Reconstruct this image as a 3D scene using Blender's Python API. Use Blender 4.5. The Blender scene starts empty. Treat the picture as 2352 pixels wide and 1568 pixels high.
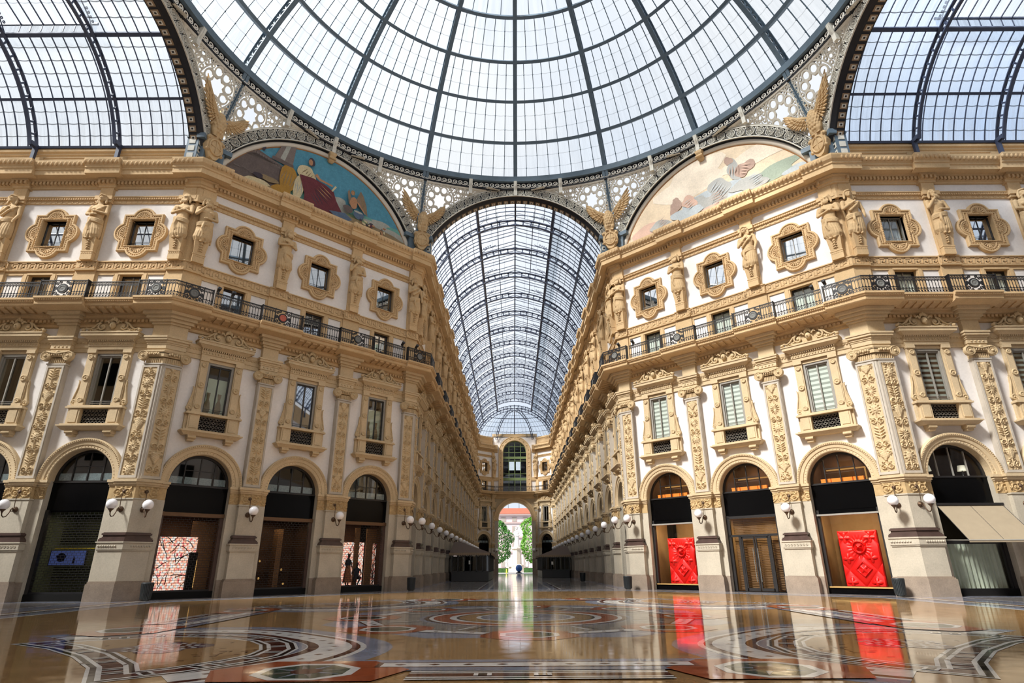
import bpy, math, random
import numpy as np
from mathutils import Vector, Matrix

random.seed(7)
S = bpy.context.scene
COL = S.collection
PI = math.pi
SQ = math.sqrt(0.5)

# ------------------------------------------------------------------ camera
R = 18.07          # distance from the middle of the octagon to each of its eight sides
H = 7.25           # half the width of the arcades
CAM = Vector((-.3306, -21.3227, 1.365))
YAW, PITCH, ROLL, FPX = -.0004, .3618, -.006, 1361.86
fw = Vector((math.sin(YAW) * math.cos(PITCH), math.cos(YAW) * math.cos(PITCH), math.sin(PITCH)))
rt = Vector((math.cos(YAW), -math.sin(YAW), 0))
up = rt.cross(fw)
r2 = rt * math.cos(ROLL) + up * math.sin(ROLL)
u2 = -rt * math.sin(ROLL) + up * math.cos(ROLL)
cam_data = bpy.data.cameras.new('camera')
cam_data.sensor_width = 36
cam_data.lens = FPX / 2352 * 36
cam_data.clip_start = .05
cam_data.clip_end = 2000
cam = bpy.data.objects.new('camera', cam_data)
COL.objects.link(cam)
cam.matrix_world = Matrix(((r2.x, u2.x, -fw.x, CAM.x), (r2.y, u2.y, -fw.y, CAM.y), (r2.z, u2.z, -fw.z, CAM.z), (0, 0, 0, 1)))
S.camera = cam

# ------------------------------------------------------------------ light
S.view_settings.view_transform = 'Standard'
S.view_settings.look = 'None'
S.view_settings.gamma = 1
S.view_settings.use_curve_mapping = False
S.view_settings.exposure = 0.05
w = bpy.data.worlds.new('overcast_sky')
S.world = w
w.use_nodes = True
nt = w.node_tree
nt.nodes.clear()
wo = nt.nodes.new('ShaderNodeOutputWorld')
bg = nt.nodes.new('ShaderNodeBackground')
tc = nt.nodes.new('ShaderNodeTexCoord')
nz = nt.nodes.new('ShaderNodeTexNoise')
nz.inputs['Scale'].default_value = 2.2
nz.inputs['Detail'].default_value = 4
cr = nt.nodes.new('ShaderNodeValToRGB')
cr.color_ramp.elements[0].position = .3
cr.color_ramp.elements[0].color = (.70, .80, .95, 1)
cr.color_ramp.elements[1].position = .62
cr.color_ramp.elements[1].color = (1, 1, 1, 1)
nt.links.new(tc.outputs['Generated'], nz.inputs['Vector'])
nt.links.new(nz.outputs['Fac'], cr.inputs['Fac'])
nt.links.new(cr.outputs['Color'], bg.inputs['Color'])
bg.inputs['Strength'].default_value = 1.0
nt.links.new(bg.outputs[0], wo.inputs[0])

sun_data = bpy.data.lights.new('hazy_sun', 'SUN')
sun_data.energy = 10.5
sun_data.color = (1, .95, .88)
sun_data.angle = math.radians(10)
sun = bpy.data.objects.new('hazy_sun', sun_data)
COL.objects.link(sun)
sd = Vector((.80, .56, -1.0)).normalized()
sun.rotation_mode = 'QUATERNION'
sun.rotation_quaternion = sd.to_track_quat('-Z', 'Y')
sun.location = (-60, -60, 90)

cy = S.cycles
cy.max_bounces = 7
cy.diffuse_bounces = 3
cy.glossy_bounces = 3
cy.transmission_bounces = 4
cy.transparent_max_bounces = 10
cy.use_adaptive_sampling = True
cy.adaptive_threshold = .03
cy.use_denoising = True
cy.caustics_reflective = False
cy.caustics_refractive = False
cy.sample_clamp_indirect = 6

# ------------------------------------------------------------------ materials
M = {}


def lin(c):
    return tuple(((v / 255) / 12.92 if v / 255 <= .04045 else ((v / 255 + .055) / 1.055) ** 2.4) for v in c)


def mat(name, col, rough=.7, metal=0, spec=.3, noise=0, nscale=3., noise2=0, n2scale=40., bump=0, bscale=25., emit=None, estr=0):
    """principled material; col is sRGB 0-255; noise = +- share of large soft variation, noise2 = fine"""
    m = bpy.data.materials.new(name)
    m.use_nodes = True
    t = m.node_tree
    b = t.nodes['Principled BSDF']
    c = lin(col)
    b.inputs['Base Color'].default_value = (*c, 1)
    b.inputs['Roughness'].default_value = rough
    b.inputs['Metallic'].default_value = metal
    b.inputs['Specular IOR Level'].default_value = spec
    g = None
    if noise or noise2 or bump:
        g = t.nodes.new('ShaderNodeNewGeometry')
    last = None
    for amt, sc in ((noise, nscale), (noise2, n2scale)):
        if not amt:
            continue
        n = t.nodes.new('ShaderNodeTexNoise')
        n.inputs['Scale'].default_value = sc
        n.inputs['Detail'].default_value = 5
        n.inputs['Roughness'].default_value = .6
        t.links.new(g.outputs['Position'], n.inputs['Vector'])
        mr = t.nodes.new('ShaderNodeMapRange')
        mr.inputs[1].default_value = .3
        mr.inputs[2].default_value = .7
        mr.inputs[3].default_value = 1 - amt
        mr.inputs[4].default_value = 1 + amt * .6
        t.links.new(n.outputs['Fac'], mr.inputs[0])
        mx = t.nodes.new('ShaderNodeMix')
        mx.data_type = 'RGBA'
        mx.blend_type = 'MULTIPLY'
        mx.inputs[0].default_value = 1
        if last is None:
            mx.inputs[6].default_value = (*c, 1)
        else:
            t.links.new(last, mx.inputs[6])
        t.links.new(mr.outputs[0], mx.inputs[7])
        last = mx.outputs[2]
    if last is not None:
        t.links.new(last, b.inputs['Base Color'])
    if bump:
        n = t.nodes.new('ShaderNodeTexNoise')
        n.inputs['Scale'].default_value = bscale
        n.inputs['Detail'].default_value = 4
        t.links.new(g.outputs['Position'], n.inputs['Vector'])
        bp = t.nodes.new('ShaderNodeBump')
        bp.inputs['Strength'].default_value = bump
        bp.inputs['Distance'].default_value = .03
        t.links.new(n.outputs['Fac'], bp.inputs['Height'])
        t.links.new(bp.outputs[0], b.inputs['Normal'])
    if emit:
        b.inputs['Emission Color'].default_value = (*lin(emit), 1)
        b.inputs['Emission Strength'].default_value = estr
    M[name] = m
    return m


mat('plaster', (232, 226, 221), .85, noise=.07, nscale=.7, noise2=.05, n2scale=9)
mat('tan', (208, 177, 134), .8, noise=.12, nscale=.9, noise2=.10, n2scale=14)
mat('tan_low', (206, 183, 147), .8, noise=.12, nscale=.9, noise2=.10, n2scale=14)
mat('low_carved', (200, 176, 138), .8, noise=.16, nscale=5, bump=.25, bscale=30)
mat('grille_iron', (112, 106, 98), .5)
mat('tan_carved', (200, 168, 126), .8, noise=.16, nscale=5, bump=.25, bscale=30)
mat('stone', (188, 178, 160), .75, noise=.12, nscale=1.1, noise2=.10, n2scale=16)
mat('plinth_stone', (150, 134, 118), .75, noise=.18, nscale=2, noise2=.14, n2scale=20)
mat('dark_marble', (84, 66, 60), .35, spec=.5, noise=.25, nscale=3)
mat('relief_tan', (204, 180, 142), .8, noise=.16, nscale=6)
mat('relief_ground', (186, 168, 138), .85, noise=.1, nscale=3)
mat('grey_stone', (188, 178, 164), .7, noise=.1, nscale=3)
mat('frieze_gold', (190, 162, 118), .8, noise=.2, nscale=5)
mat('statue_stone', (198, 168, 126), .75, noise=.14, nscale=3, noise2=.08, n2scale=20)
mat('iron', (98, 116, 130), .5, spec=.4, noise=.15, nscale=2)
mat('vault_iron', (62, 70, 92), .5, spec=.4, noise=.15, nscale=2)
mat('lattice_white', (238, 235, 226), .7)
mat('dark_iron', (34, 36, 42), .5, noise=.2, nscale=3)
mat('black_iron', (26, 25, 28), .45, spec=.5)
mat('lattice', (214, 211, 200), .7, noise=.15, nscale=4)
mat('plaque_brown', (150, 128, 102), .7, noise=.3, nscale=2)
mat('frame_grey', (150, 146, 138), .55, noise=.08)
mat('frame_dark', (38, 36, 36), .4, spec=.5)
mat('bronze', (110, 84, 62), .4, metal=.4)
mat('lamp_iron', (92, 72, 56), .45, metal=.5)
mat('globe', (246, 244, 246), .18, spec=.5)
mat('sign_black', (8, 8, 9), .16, spec=.15, noise=.3, nscale=4)
mat('interior_dark', (17, 16, 15), .9)
mat('interior_brown', (92, 66, 48), .8, noise=.3, nscale=2)
mat('interior_gold', (168, 138, 98), .7, noise=.15, nscale=2)
mat('interior_green', (116, 124, 100), .8, noise=.2, nscale=2)
mat('frost', (150, 162, 168), .5, noise=.35, nscale=14)
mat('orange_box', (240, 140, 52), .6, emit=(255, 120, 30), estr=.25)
mat('red_quilt', (226, 18, 14), .42, spec=.4)
mat('curtain_pale', (214, 220, 198), .85, noise=.08)
mat('curtain_grey', (176, 180, 184), .85)
mat('blind', (244, 246, 238), .8)
mat('blind_dark', (178, 180, 172), .8)
mat('awning_cloth', (154, 139, 116), .85, noise=.06, nscale=3)
mat('lamp_shade', (236, 232, 214), .8, emit=(255, 244, 214), estr=.35)
mat('kiosk_dark', (26, 25, 25), .4, spec=.5)
mat('kiosk_roof', (106, 92, 84), .85)
mat('valance', (158, 138, 116), .85)
mat('green_frame', (112, 128, 84), .6)
mat('bin_iron', (40, 44, 46), .5, spec=.5)
mat('mirror_white', (235, 235, 232), .4)
mat('wood', (126, 92, 60), .6, noise=.2, nscale=6)
mat('skin_dark', (40, 30, 28), .5)
mat('cloth_brown', (150, 98, 66), .8)
mat('cloth_navy', (40, 46, 58), .8)
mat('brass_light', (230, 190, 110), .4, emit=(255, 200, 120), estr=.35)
mat('brass', (196, 160, 100), .4, metal=.3)
mat('lit_ceiling', (240, 220, 180), .6, emit=(255, 214, 150), estr=3.0)
mat('screen_blue', (40, 50, 90), .3, emit=(84, 100, 160), estr=.28)
mat('screen_ink', (14, 16, 40), .3)
mat('yellow', (226, 200, 60), .6)
mat('ball_blue', (40, 84, 150), .5, noise=.3, nscale=3)
mat('facade_pale', (196, 184, 186), .85, noise=.05)
mat('facade_trim', (168, 150, 148), .85)
mat('roof_red', (150, 84, 66), .85, noise=.2, nscale=2)
mat('bark', (96, 78, 62), .9)
mat('leaf', (92, 150, 44), .7, noise=.3, nscale=1.5)
mat('leaf_dark', (58, 116, 40), .7, noise=.3, nscale=1.5)
mat('hedge', (58, 92, 46), .85, noise=.3, nscale=3)
mat('marble_white', (206, 202, 200), .5, noise=.05)
mat('pavement', (160, 158, 160), .8, noise=.1, nscale=1)
# paintings
for n_, c_ in dict(p_sky=(86, 146, 168), p_sky2=(112, 168, 158), p_sky3=(150, 172, 130), p_wall=(104, 92, 88), p_wall2=(124, 112, 106), p_gold=(170, 128, 58),
                   p_maroon=(106, 52, 58), p_cream=(206, 190, 152), p_skin=(178, 132, 98), p_dark=(70, 62, 70), p_ground=(142, 122, 92), p_cloud=(170, 170, 160), p_wing=(136, 116, 96), p_bowl=(92, 108, 130)).items():
    mat(n_, c_, .85, noise=.14, nscale=3, noise2=.12, n2scale=12)
for n_, c_ in dict(q_base=(226, 206, 178), q_pale=(234, 220, 200), q_grey=(174, 174, 170), q_pink=(214, 180, 162), q_mauve=(178, 152, 138), q_green=(156, 168, 152), q_blue=(182, 190, 194)).items():
    mat(n_, c_, .85, noise=.10, nscale=1.6, noise2=.12, n2scale=10)
mat('p_frame', (214, 206, 192), .7)
mat('p_bead', (150, 104, 60), .7)


def thin_fresnel(t, ior):
    """same reflection from either side of a thin sheet"""
    g = t.nodes.new('ShaderNodeNewGeometry')
    m = t.nodes.new('ShaderNodeMapRange')
    m.inputs[3].default_value = ior
    m.inputs[4].default_value = 1 / ior
    t.links.new(g.outputs['Backfacing'], m.inputs[0])
    f = t.nodes.new('ShaderNodeFresnel')
    t.links.new(m.outputs[0], f.inputs[0])
    return f


def glass_mat(name, tint, lap_w, dirt_col, dirt=.25, streak=.3, gloss=.06, lap_col=(.2, .23, .27), lap=.6):
    """thin sheet of glass: mostly see-through, with a fresnel reflection and a film of dirt that runs down in streaks"""
    m = bpy.data.materials.new(name)
    m.use_nodes = True
    t = m.node_tree
    t.nodes.clear()
    o = t.nodes.new('ShaderNodeOutputMaterial')
    tr = t.nodes.new('ShaderNodeBsdfTransparent')
    tr.inputs[0].default_value = (*tint, 1)
    tl = t.nodes.new('ShaderNodeBsdfTranslucent')
    tl.inputs[0].default_value = (*dirt_col, 1)
    uv = t.nodes.new('ShaderNodeUVMap')
    mp = t.nodes.new('ShaderNodeMapping')
    mp.inputs['Scale'].default_value = (3.2, .22, 1)
    n = t.nodes.new('ShaderNodeTexNoise')
    n.inputs['Scale'].default_value = 1.0
    n.inputs['Detail'].default_value = 6
    n.inputs['Roughness'].default_value = .65
    t.links.new(uv.outputs[0], mp.inputs[0])
    t.links.new(mp.outputs[0], n.inputs['Vector'])
    mr = t.nodes.new('ShaderNodeMapRange')
    mr.inputs[1].default_value = .38
    mr.inputs[2].default_value = .78
    mr.inputs[3].default_value = dirt * .3
    mr.inputs[4].default_value = dirt + streak
    t.links.new(n.outputs['Fac'], mr.inputs[0])
    # the lapped lower edge of every pane holds a dark wavy line of dirt (v counts panes, u counts bars)
    sp = t.nodes.new('ShaderNodeSeparateXYZ')
    t.links.new(uv.outputs[0], sp.inputs[0])
    fx = t.nodes.new('ShaderNodeMath'); fx.operation = 'FRACT'
    t.links.new(sp.outputs[0], fx.inputs[0])
    s1 = t.nodes.new('ShaderNodeMath'); s1.operation = 'MULTIPLY'; s1.inputs[1].default_value = PI
    t.links.new(fx.outputs[0], s1.inputs[0])
    s2 = t.nodes.new('ShaderNodeMath'); s2.operation = 'SINE'
    t.links.new(s1.outputs[0], s2.inputs[0])
    s3 = t.nodes.new('ShaderNodeMath'); s3.operation = 'MULTIPLY_ADD'; s3.inputs[1].default_value = .05
    t.links.new(s2.outputs[0], s3.inputs[0])
    t.links.new(sp.outputs[1], s3.inputs[2])
    fr = t.nodes.new('ShaderNodeMath'); fr.operation = 'FRACT'
    t.links.new(s3.outputs[0], fr.inputs[0])
    lt = t.nodes.new('ShaderNodeMath'); lt.operation = 'LESS_THAN'; lt.inputs[1].default_value = lap_w
    t.links.new(fr.outputs[0], lt.inputs[0])
    lm = t.nodes.new('ShaderNodeMath'); lm.operation = 'MULTIPLY'; lm.inputs[1].default_value = lap
    t.links.new(lt.outputs[0], lm.inputs[0])
    m1 = t.nodes.new('ShaderNodeMixShader')
    t.links.new(mr.outputs[0], m1.inputs[0])
    t.links.new(tr.outputs[0], m1.inputs[1])
    t.links.new(tl.outputs[0], m1.inputs[2])
    gl = t.nodes.new('ShaderNodeBsdfGlossy')
    gl.inputs['Roughness'].default_value = .05
    fn = thin_fresnel(t, 1.45)
    fm = t.nodes.new('ShaderNodeMath'); fm.operation = 'MULTIPLY'; fm.inputs[1].default_value = gloss
    t.links.new(fn.outputs[0], fm.inputs[0])
    m2 = t.nodes.new('ShaderNodeMixShader')
    t.links.new(fm.outputs[0], m2.inputs[0])
    ld = t.nodes.new('ShaderNodeBsdfDiffuse')
    ld.inputs[0].default_value = (*lap_col, 1)
    m3 = t.nodes.new('ShaderNodeMixShader')
    t.links.new(lm.outputs[0], m3.inputs[0])
    t.links.new(m1.outputs[0], m3.inputs[1])
    t.links.new(ld.outputs[0], m3.inputs[2])
    t.links.new(m3.outputs[0], m2.inputs[1])
    t.links.new(gl.outputs[0], m2.inputs[2])
    t.links.new(m2.outputs[0], o.inputs[0])
    M[name] = m


glass_mat('roof_glass', (.92, .96, 1.0), .05, (.55, .58, .60), .16, .22, .3, (.45, .52, .56), .35)
glass_mat('vault_glass', (.90, .95, 1.0), .085, (.52, .55, .58), .2, .4, .3, (.10, .12, .15), .75)
glass_mat('vault_glass_dirty', (.80, .86, .92), .085, (.30, .34, .38), .9, .2, .2, (.08, .10, .13), .8)
glass_mat('vault_glass_blue', (.74, .84, .98), .085, (.45, .52, .62), .25, .4, .3, (.10, .12, .16), .75)


def window_glass(name, tint, rough=.02, boost=1.0):
    m = bpy.data.materials.new(name)
    m.use_nodes = True
    t = m.node_tree
    t.nodes.clear()
    o = t.nodes.new('ShaderNodeOutputMaterial')
    tr = t.nodes.new('ShaderNodeBsdfTransparent')
    tr.inputs[0].default_value = (*tint, 1)
    gl = t.nodes.new('ShaderNodeBsdfGlossy')
    gl.inputs['Roughness'].default_value = rough
    fn = thin_fresnel(t, 1.5)
    ml = t.nodes.new('ShaderNodeMath'); ml.operation = 'MULTIPLY'; ml.inputs[1].default_value = boost
    ml.use_clamp = True
    t.links.new(fn.outputs[0], ml.inputs[0])
    mx = t.nodes.new('ShaderNodeMixShader')
    t.links.new(ml.outputs[0], mx.inputs[0])
    t.links.new(tr.outputs[0], mx.inputs[1])
    t.links.new(gl.outputs[0], mx.inputs[2])
    t.links.new(mx.outputs[0], o.inputs[0])
    M[name] = m


window_glass('glass', (.84, .88, .86), .02, 2.2)
window_glass('glass_sky', (.35, .40, .45), .02, 30.0)
window_glass('glass_reflective', (.35, .42, .5), .02, 12.0)
window_glass('shop_glass', (.88, .90, .90), .02, 1.2)


def floor_mat(name, col, var=.2, vs=1.2, speck=.0, vein=0):
    m = mat(name, col, .12, spec=.32, noise=var, nscale=vs, noise2=.12, n2scale=7)
    t = m.node_tree
    b = t.nodes['Principled BSDF']
    g = [n for n in t.nodes if n.type == 'NEW_GEOMETRY'][0]
    # polished stone: slightly uneven gloss and the faintest waviness between slabs
    n = t.nodes.new('ShaderNodeTexNoise')
    n.inputs['Scale'].default_value = 2.3
    n.inputs['Detail'].default_value = 5
    t.links.new(g.outputs['Position'], n.inputs['Vector'])
    mr = t.nodes.new('ShaderNodeMapRange')
    mr.inputs[1].default_value = .3
    mr.inputs[2].default_value = .75
    mr.inputs[3].default_value = .03
    mr.inputs[4].default_value = .13
    t.links.new(n.outputs['Fac'], mr.inputs[0])
    t.links.new(mr.outputs[0], b.inputs['Roughness'])
    n2 = t.nodes.new('ShaderNodeTexNoise')
    n2.inputs['Scale'].default_value = 1.4
    n2.inputs['Detail'].default_value = 3
    t.links.new(g.outputs['Position'], n2.inputs['Vector'])
    bp = t.nodes.new('ShaderNodeBump')
    bp.inputs['Strength'].default_value = .05
    bp.inputs['Distance'].default_value = .02
    t.links.new(n2.outputs['Fac'], bp.inputs['Height'])
    t.links.new(bp.outputs[0], b.inputs['Normal'])
    return m


floor_mat('f_beige', (168, 132, 88), .2, 1.5)
floor_mat('f_grey', (146, 152, 170), .3, 1.3)
floor_mat('f_white', (236, 234, 230), .1, 2)
floor_mat('f_maroon', (86, 44, 38), .25, 2)
floor_mat('f_black', (22, 20, 24), .2, 2)
floor_mat('f_rust', (172, 88, 54), .2, 2)
floor_mat('f_green', (58, 78, 68), .25, 3)
floor_mat('f_purple', (92, 70, 84), .25, 3)
floor_mat('f_buff', (140, 134, 130), .2, 1.2)


def blossom():
    m = bpy.data.materials.new('blossom_screen')
    m.use_nodes = True
    t = m.node_tree
    b = t.nodes['Principled BSDF']
    g = t.nodes.new('ShaderNodeNewGeometry')
    n = t.nodes.new('ShaderNodeTexNoise')
    n.inputs['Scale'].default_value = 8
    n.inputs['Detail'].default_value = 4
    t.links.new(g.outputs['Position'], n.inputs['Vector'])
    c = t.nodes.new('ShaderNodeValToRGB')
    e = c.color_ramp.elements
    e[0].position = .28; e[0].color = (*lin((190, 50, 76)), 1)
    e[1].position = .74; e[1].color = (*lin((206, 226, 230)), 1)
    for p_, k in ((.38, (236, 132, 136)), (.46, (255, 190, 150)), (.52, (255, 222, 204)), (.60, (232, 234, 232))):
        x = e.new(p_)
        x.color = (*lin(k), 1)
    t.links.new(n.outputs['Fac'], c.inputs['Fac'])
    t.links.new(c.outputs['Color'], b.inputs['Emission Color'])
    t.links.new(c.outputs['Color'], b.inputs['Base Color'])
    b.inputs['Emission Strength'].default_value = .8
    M['blossom_screen'] = m


blossom()
# ------------------------------------------------------------------ mesh building
class MB:
    """collects shapes into one mesh"""

    def __init__(self):
        self.v, self.f, self.m, self.s, self.uv = [], [], [], [], {}

    def add(self, verts, faces, m, smooth=False, uvs=None):
        o = len(self.v)
        self.v.extend(verts)
        for i, f in enumerate(faces):
            if uvs is not None:
                self.uv[len(self.f)] = uvs[i]
            self.f.append(tuple(k + o for k in f))
            self.m.append(m)
            self.s.append(smooth)
        return self

    def box(self, x0, x1, y0, y1, z0, z1, m):
        if x0 > x1: x0, x1 = x1, x0
        if y0 > y1: y0, y1 = y1, y0
        if z0 > z1: z0, z1 = z1, z0
        v = [(x0, y0, z0), (x1, y0, z0), (x1, y1, z0), (x0, y1, z0), (x0, y0, z1), (x1, y0, z1), (x1, y1, z1), (x0, y1, z1)]
        f = [(3, 2, 1, 0), (4, 5, 6, 7), (0, 1, 5, 4), (1, 2, 6, 5), (2, 3, 7, 6), (3, 0, 4, 7)]
        return self.add(v, f, m)

    def quad(self, a, b, c, d, m, uv=None):
        return self.add([tuple(a), tuple(b), tuple(c), tuple(d)], [(0, 1, 2, 3)], m, False, None if uv is None else [uv])

    def frus(self, a, b, m):
        """a,b = (x0,x1,y0,y1,z): two rectangles joined"""
        def r(q): return [(q[0], q[2], q[4]), (q[1], q[2], q[4]), (q[1], q[3], q[4]), (q[0], q[3], q[4])]
        return self.add(r(a) + r(b), [(3, 2, 1, 0), (4, 5, 6, 7), (0, 1, 5, 4), (1, 2, 6, 5), (2, 3, 7, 6), (3, 0, 4, 7)], m)

    def poly(self, pts, y0, y1, m, ax='y'):
        """extrude outline of (x,z) points from y0 to y1 (or (x,y) points along z with ax='z')"""
        n = len(pts)
        if ax == 'y':
            v = [(p[0], y0, p[1]) for p in pts] + [(p[0], y1, p[1]) for p in pts]
        else:
            v = [(p[0], p[1], y0) for p in pts] + [(p[0], p[1], y1) for p in pts]
        f = [tuple(range(n)), tuple(range(2 * n - 1, n - 1, -1))]
        f += [(i, n + i, n + (i + 1) % n, (i + 1) % n) for i in range(n)]
        return self.add(v, f, m)

    def loft(self, rings, m, smooth=True, closed=True, caps=True):
        n = len(rings[0])
        v = [tuple(p) for r in rings for p in r]
        f = []
        for i in range(len(rings) - 1):
            for j in range(n if closed else n - 1):
                a, b = i * n + j, i * n + (j + 1) % n
                f.append((a, b, b + n, a + n))
        self.add(v, f, m, smooth)
        if caps and closed:
            k = (len(rings) - 1) * n
            self.add([tuple(p) for p in rings[0]], [tuple(range(n - 1, -1, -1))], m)
            self.add([tuple(p) for p in rings[-1]], [tuple(range(n))], m)
        return self

    def tube(self, path, r, m, n=5, closed=False):
        P = [Vector(p) for p in path]
        L = len(P)
        rs = r if isinstance(r, (list, tuple)) else [r] * L
        rings = []
        nrm = None
        for i in range(L):
            if closed:
                d = P[(i + 1) % L] - P[i - 1]
            else:
                d = P[min(i + 1, L - 1)] - P[max(i - 1, 0)]
            d = d.normalized() if d.length > 1e-9 else Vector((0, 0, 1))
            if nrm is None:
                nrm = d.cross(Vector((.31, .2, .93)))
                if nrm.length < .1:
                    nrm = d.cross(Vector((1, 0, 0)))
            nrm = (nrm - d * nrm.dot(d)).normalized()
            b = d.cross(nrm)
            rings.append([P[i] + (nrm * math.cos(2 * PI * k / n) + b * math.sin(2 * PI * k / n)) * rs[i] for k in range(n)])
        if closed:
            rings.append(rings[0])
        return self.loft(rings, m, n > 4, True, not closed)

    def lathe(self, prof, m, n=16, axis='z', c=(0, 0, 0), smooth=True):
        rings = []
        for r, h in prof:
            ring = []
            for k in range(n):
                a = 2 * PI * k / n
                if axis == 'z':
                    p = (c[0] + r * math.cos(a), c[1] + r * math.sin(a), c[2] + h)
                elif axis == 'y':
                    p = (c[0] + r * math.cos(a), c[1] - h, c[2] + r * math.sin(a))
                else:
                    p = (c[0] + h, c[1] + r * math.cos(a), c[2] + r * math.sin(a))
                ring.append(p)
            rings.append(ring)
        return self.loft(rings, m, smooth)

    def ball(self, c, r, m, n=10, k=6):
        rx, ry, rz = r if isinstance(r, (list, tuple)) else (r, r, r)
        rings = []
        for i in range(k + 1):
            t = -PI / 2 + PI * i / k
            cr_ = max(math.cos(t), .02)
            rings.append([(c[0] + rx * cr_ * math.cos(2 * PI * j / n), c[1] + ry * cr_ * math.sin(2 * PI * j / n), c[2] + rz * math.sin(t)) for j in range(n)])
        return self.loft(rings, m)

    def ringflat(self, c, r0, r1, y0, y1, m, n=16, a0=0, a1=2 * PI):
        """flat ring in the x-z plane with thickness y0..y1"""
        full = abs(a1 - a0 - 2 * PI) < 1e-6
        k = n if full else n + 1
        v = []
        for i in range(k):
            a = a0 + (a1 - a0) * i / n
            ca, sa = math.cos(a), math.sin(a)
            v += [(c[0] + r0 * ca, y0, c[1] + r0 * sa), (c[0] + r1 * ca, y0, c[1] + r1 * sa), (c[0] + r1 * ca, y1, c[1] + r1 * sa), (c[0] + r0 * ca, y1, c[1] + r0 * sa)]
        f = []
        for i in range(n):
            a, b = 4 * i, 4 * ((i + 1) % k)
            f += [(a, a + 1, b + 1, b), (a + 1, a + 2, b + 2, b + 1), (a + 2, a + 3, b + 3, b + 2), (a + 3, a, b, b + 3)]
        return self.add(v, f, m, False)

    def grid(self, X, Y, Z, m, smooth=True):
        nz_, nx_ = X.shape
        v = list(zip(X.ravel().tolist(), Y.ravel().tolist(), Z.ravel().tolist()))
        f = [(i * nx_ + j, i * nx_ + j + 1, (i + 1) * nx_ + j + 1, (i + 1) * nx_ + j) for i in range(nz_ - 1) for j in range(nx_ - 1)]
        return self.add(v, f, m, smooth)

    def merge(self, o, mtx=None):
        k = len(self.v)
        fo = len(self.f)
        if mtx is None:
            self.v.extend(o.v)
        else:
            self.v.extend([tuple(mtx @ Vector(p)) for p in o.v])
        self.f.extend([tuple(i + k for i in f) for f in o.f])
        self.m.extend(o.m)
        self.s.extend(o.s)
        for i, u in o.uv.items():
            self.uv[i + fo] = u
        return self

    def mesh(self, name):
        me = bpy.data.meshes.new(name)
        me.from_pydata(self.v, [], self.f)
        names = []
        for x in self.m:
            if x not in names:
                names.append(x)
        for x in names:
            me.materials.append(M[x])
        idx = {x: i for i, x in enumerate(names)}
        me.polygons.foreach_set('material_index', [idx[x] for x in self.m])
        me.polygons.foreach_set('use_smooth', self.s)
        if self.uv:
            l = me.uv_layers.new(name='UVMap')
            d = [0.0] * (2 * len(me.loops))
            st = 0
            for i, f in enumerate(self.f):
                u = self.uv.get(i)
                if u:
                    for j, q in enumerate(u):
                        d[2 * (st + j)] = q[0]
                        d[2 * (st + j) + 1] = q[1]
                st += len(f)
            l.data.foreach_set('uv', d)
        me.update()
        return me


def tag(o, label=None, cat=None, group=None, kind=None):
    if label: o['label'] = label
    if cat: o['category'] = cat
    if group: o['group'] = group
    if kind: o['kind'] = kind
    return o


def ob(name, me, parent=None, mtx=None):
    o = bpy.data.objects.new(name, me if isinstance(me, bpy.types.Mesh) else (me.mesh(name) if me is not None else None))
    COL.objects.link(o)
    if parent is not None:
        o.parent = parent
    if mtx is not None:
        o.matrix_basis = mtx
    return o


class Kit:
    """one thing: its parts are built once, then copied part by part to every place it stands"""

    def __init__(self, name):
        self.name = name
        self.parts = []      # (name, MB, parent part index or None, label)
        self.cache = None
        self.solid = None

    def part(self, name, parent=None, label=None):
        b = MB()
        self.parts.append((name, b, parent, label))
        return b

    def last(self):
        return len(self.parts) - 1

    def place(self, mtx, label, cat, group=None, merged=False, skip=()):
        if merged:
            if self.solid is None:
                b = MB()
                for p in self.parts:
                    if p[0] in skip: continue
                    b.merge(p[1])
                self.solid = b.mesh(self.name)
            o = ob(self.name, self.solid, None, mtx)
            return tag(o, label, cat, group, 'thing')
        if self.cache is None:
            self.cache = [p[1].mesh(p[0]) for p in self.parts]
        root = ob(self.name, None, None, mtx)
        root.empty_display_size = .2
        tag(root, label, cat, group, 'thing')
        objs = []
        for (n, b, par, lab), me in zip(self.parts, self.cache):
            o = ob(n, me, root if par is None else objs[par])
            if lab: o['label'] = lab
            objs.append(o)
        return root


# ------------------------------------------------------------------ facades
class Facade:
    def __init__(self, o, t, n):
        self.o, self.t, self.n = Vector((*o, 0)), Vector((*t, 0)), Vector((*n, 0))
        x = Vector((-self.n.y, self.n.x, 0))
        self.sx = 1 if x.dot(self.t) > 0 else -1
        self.rot = math.atan2(x.y, x.x)

    def P(self, u, e, z):
        return self.o + self.t * u + self.n * e + Vector((0, 0, z))

    def mtx(self, u, e=0, z=0):
        return Matrix.Translation(self.P(u, e, z)) @ Matrix.Rotation(self.rot, 4, 'Z')


FA = {
    'AL': Facade((-R, H), (-1, 0), (0, -1)), 'AR': Facade((R, H), (1, 0), (0, -1)),
    'DL': Facade((-R, H), (SQ, SQ), (SQ, -SQ)), 'DR': Facade((R, H), (-SQ, SQ), (-SQ, -SQ)),
    'FL': Facade((-H, R), (0, 1), (1, 0)), 'FR': Facade((H, R), (0, 1), (-1, 0)),
}
YE = 88.9                       # the far arcade's side walls end here
XC = 4.1                        # half width of the end wall's middle
EL_LEN = (H - XC) / SQ
FA['EL'] = Facade((-H, YE), (SQ, SQ), (SQ, -SQ))
FA['ER'] = Facade((H, YE), (-SQ, SQ), (-SQ, -SQ))
YC = YE + H - XC
FA['EC'] = Facade((0, YC), (1, 0), (0, -1))
DLEN = (R - H) / SQ
BAY, B0 = 4.9, 2.75
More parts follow.
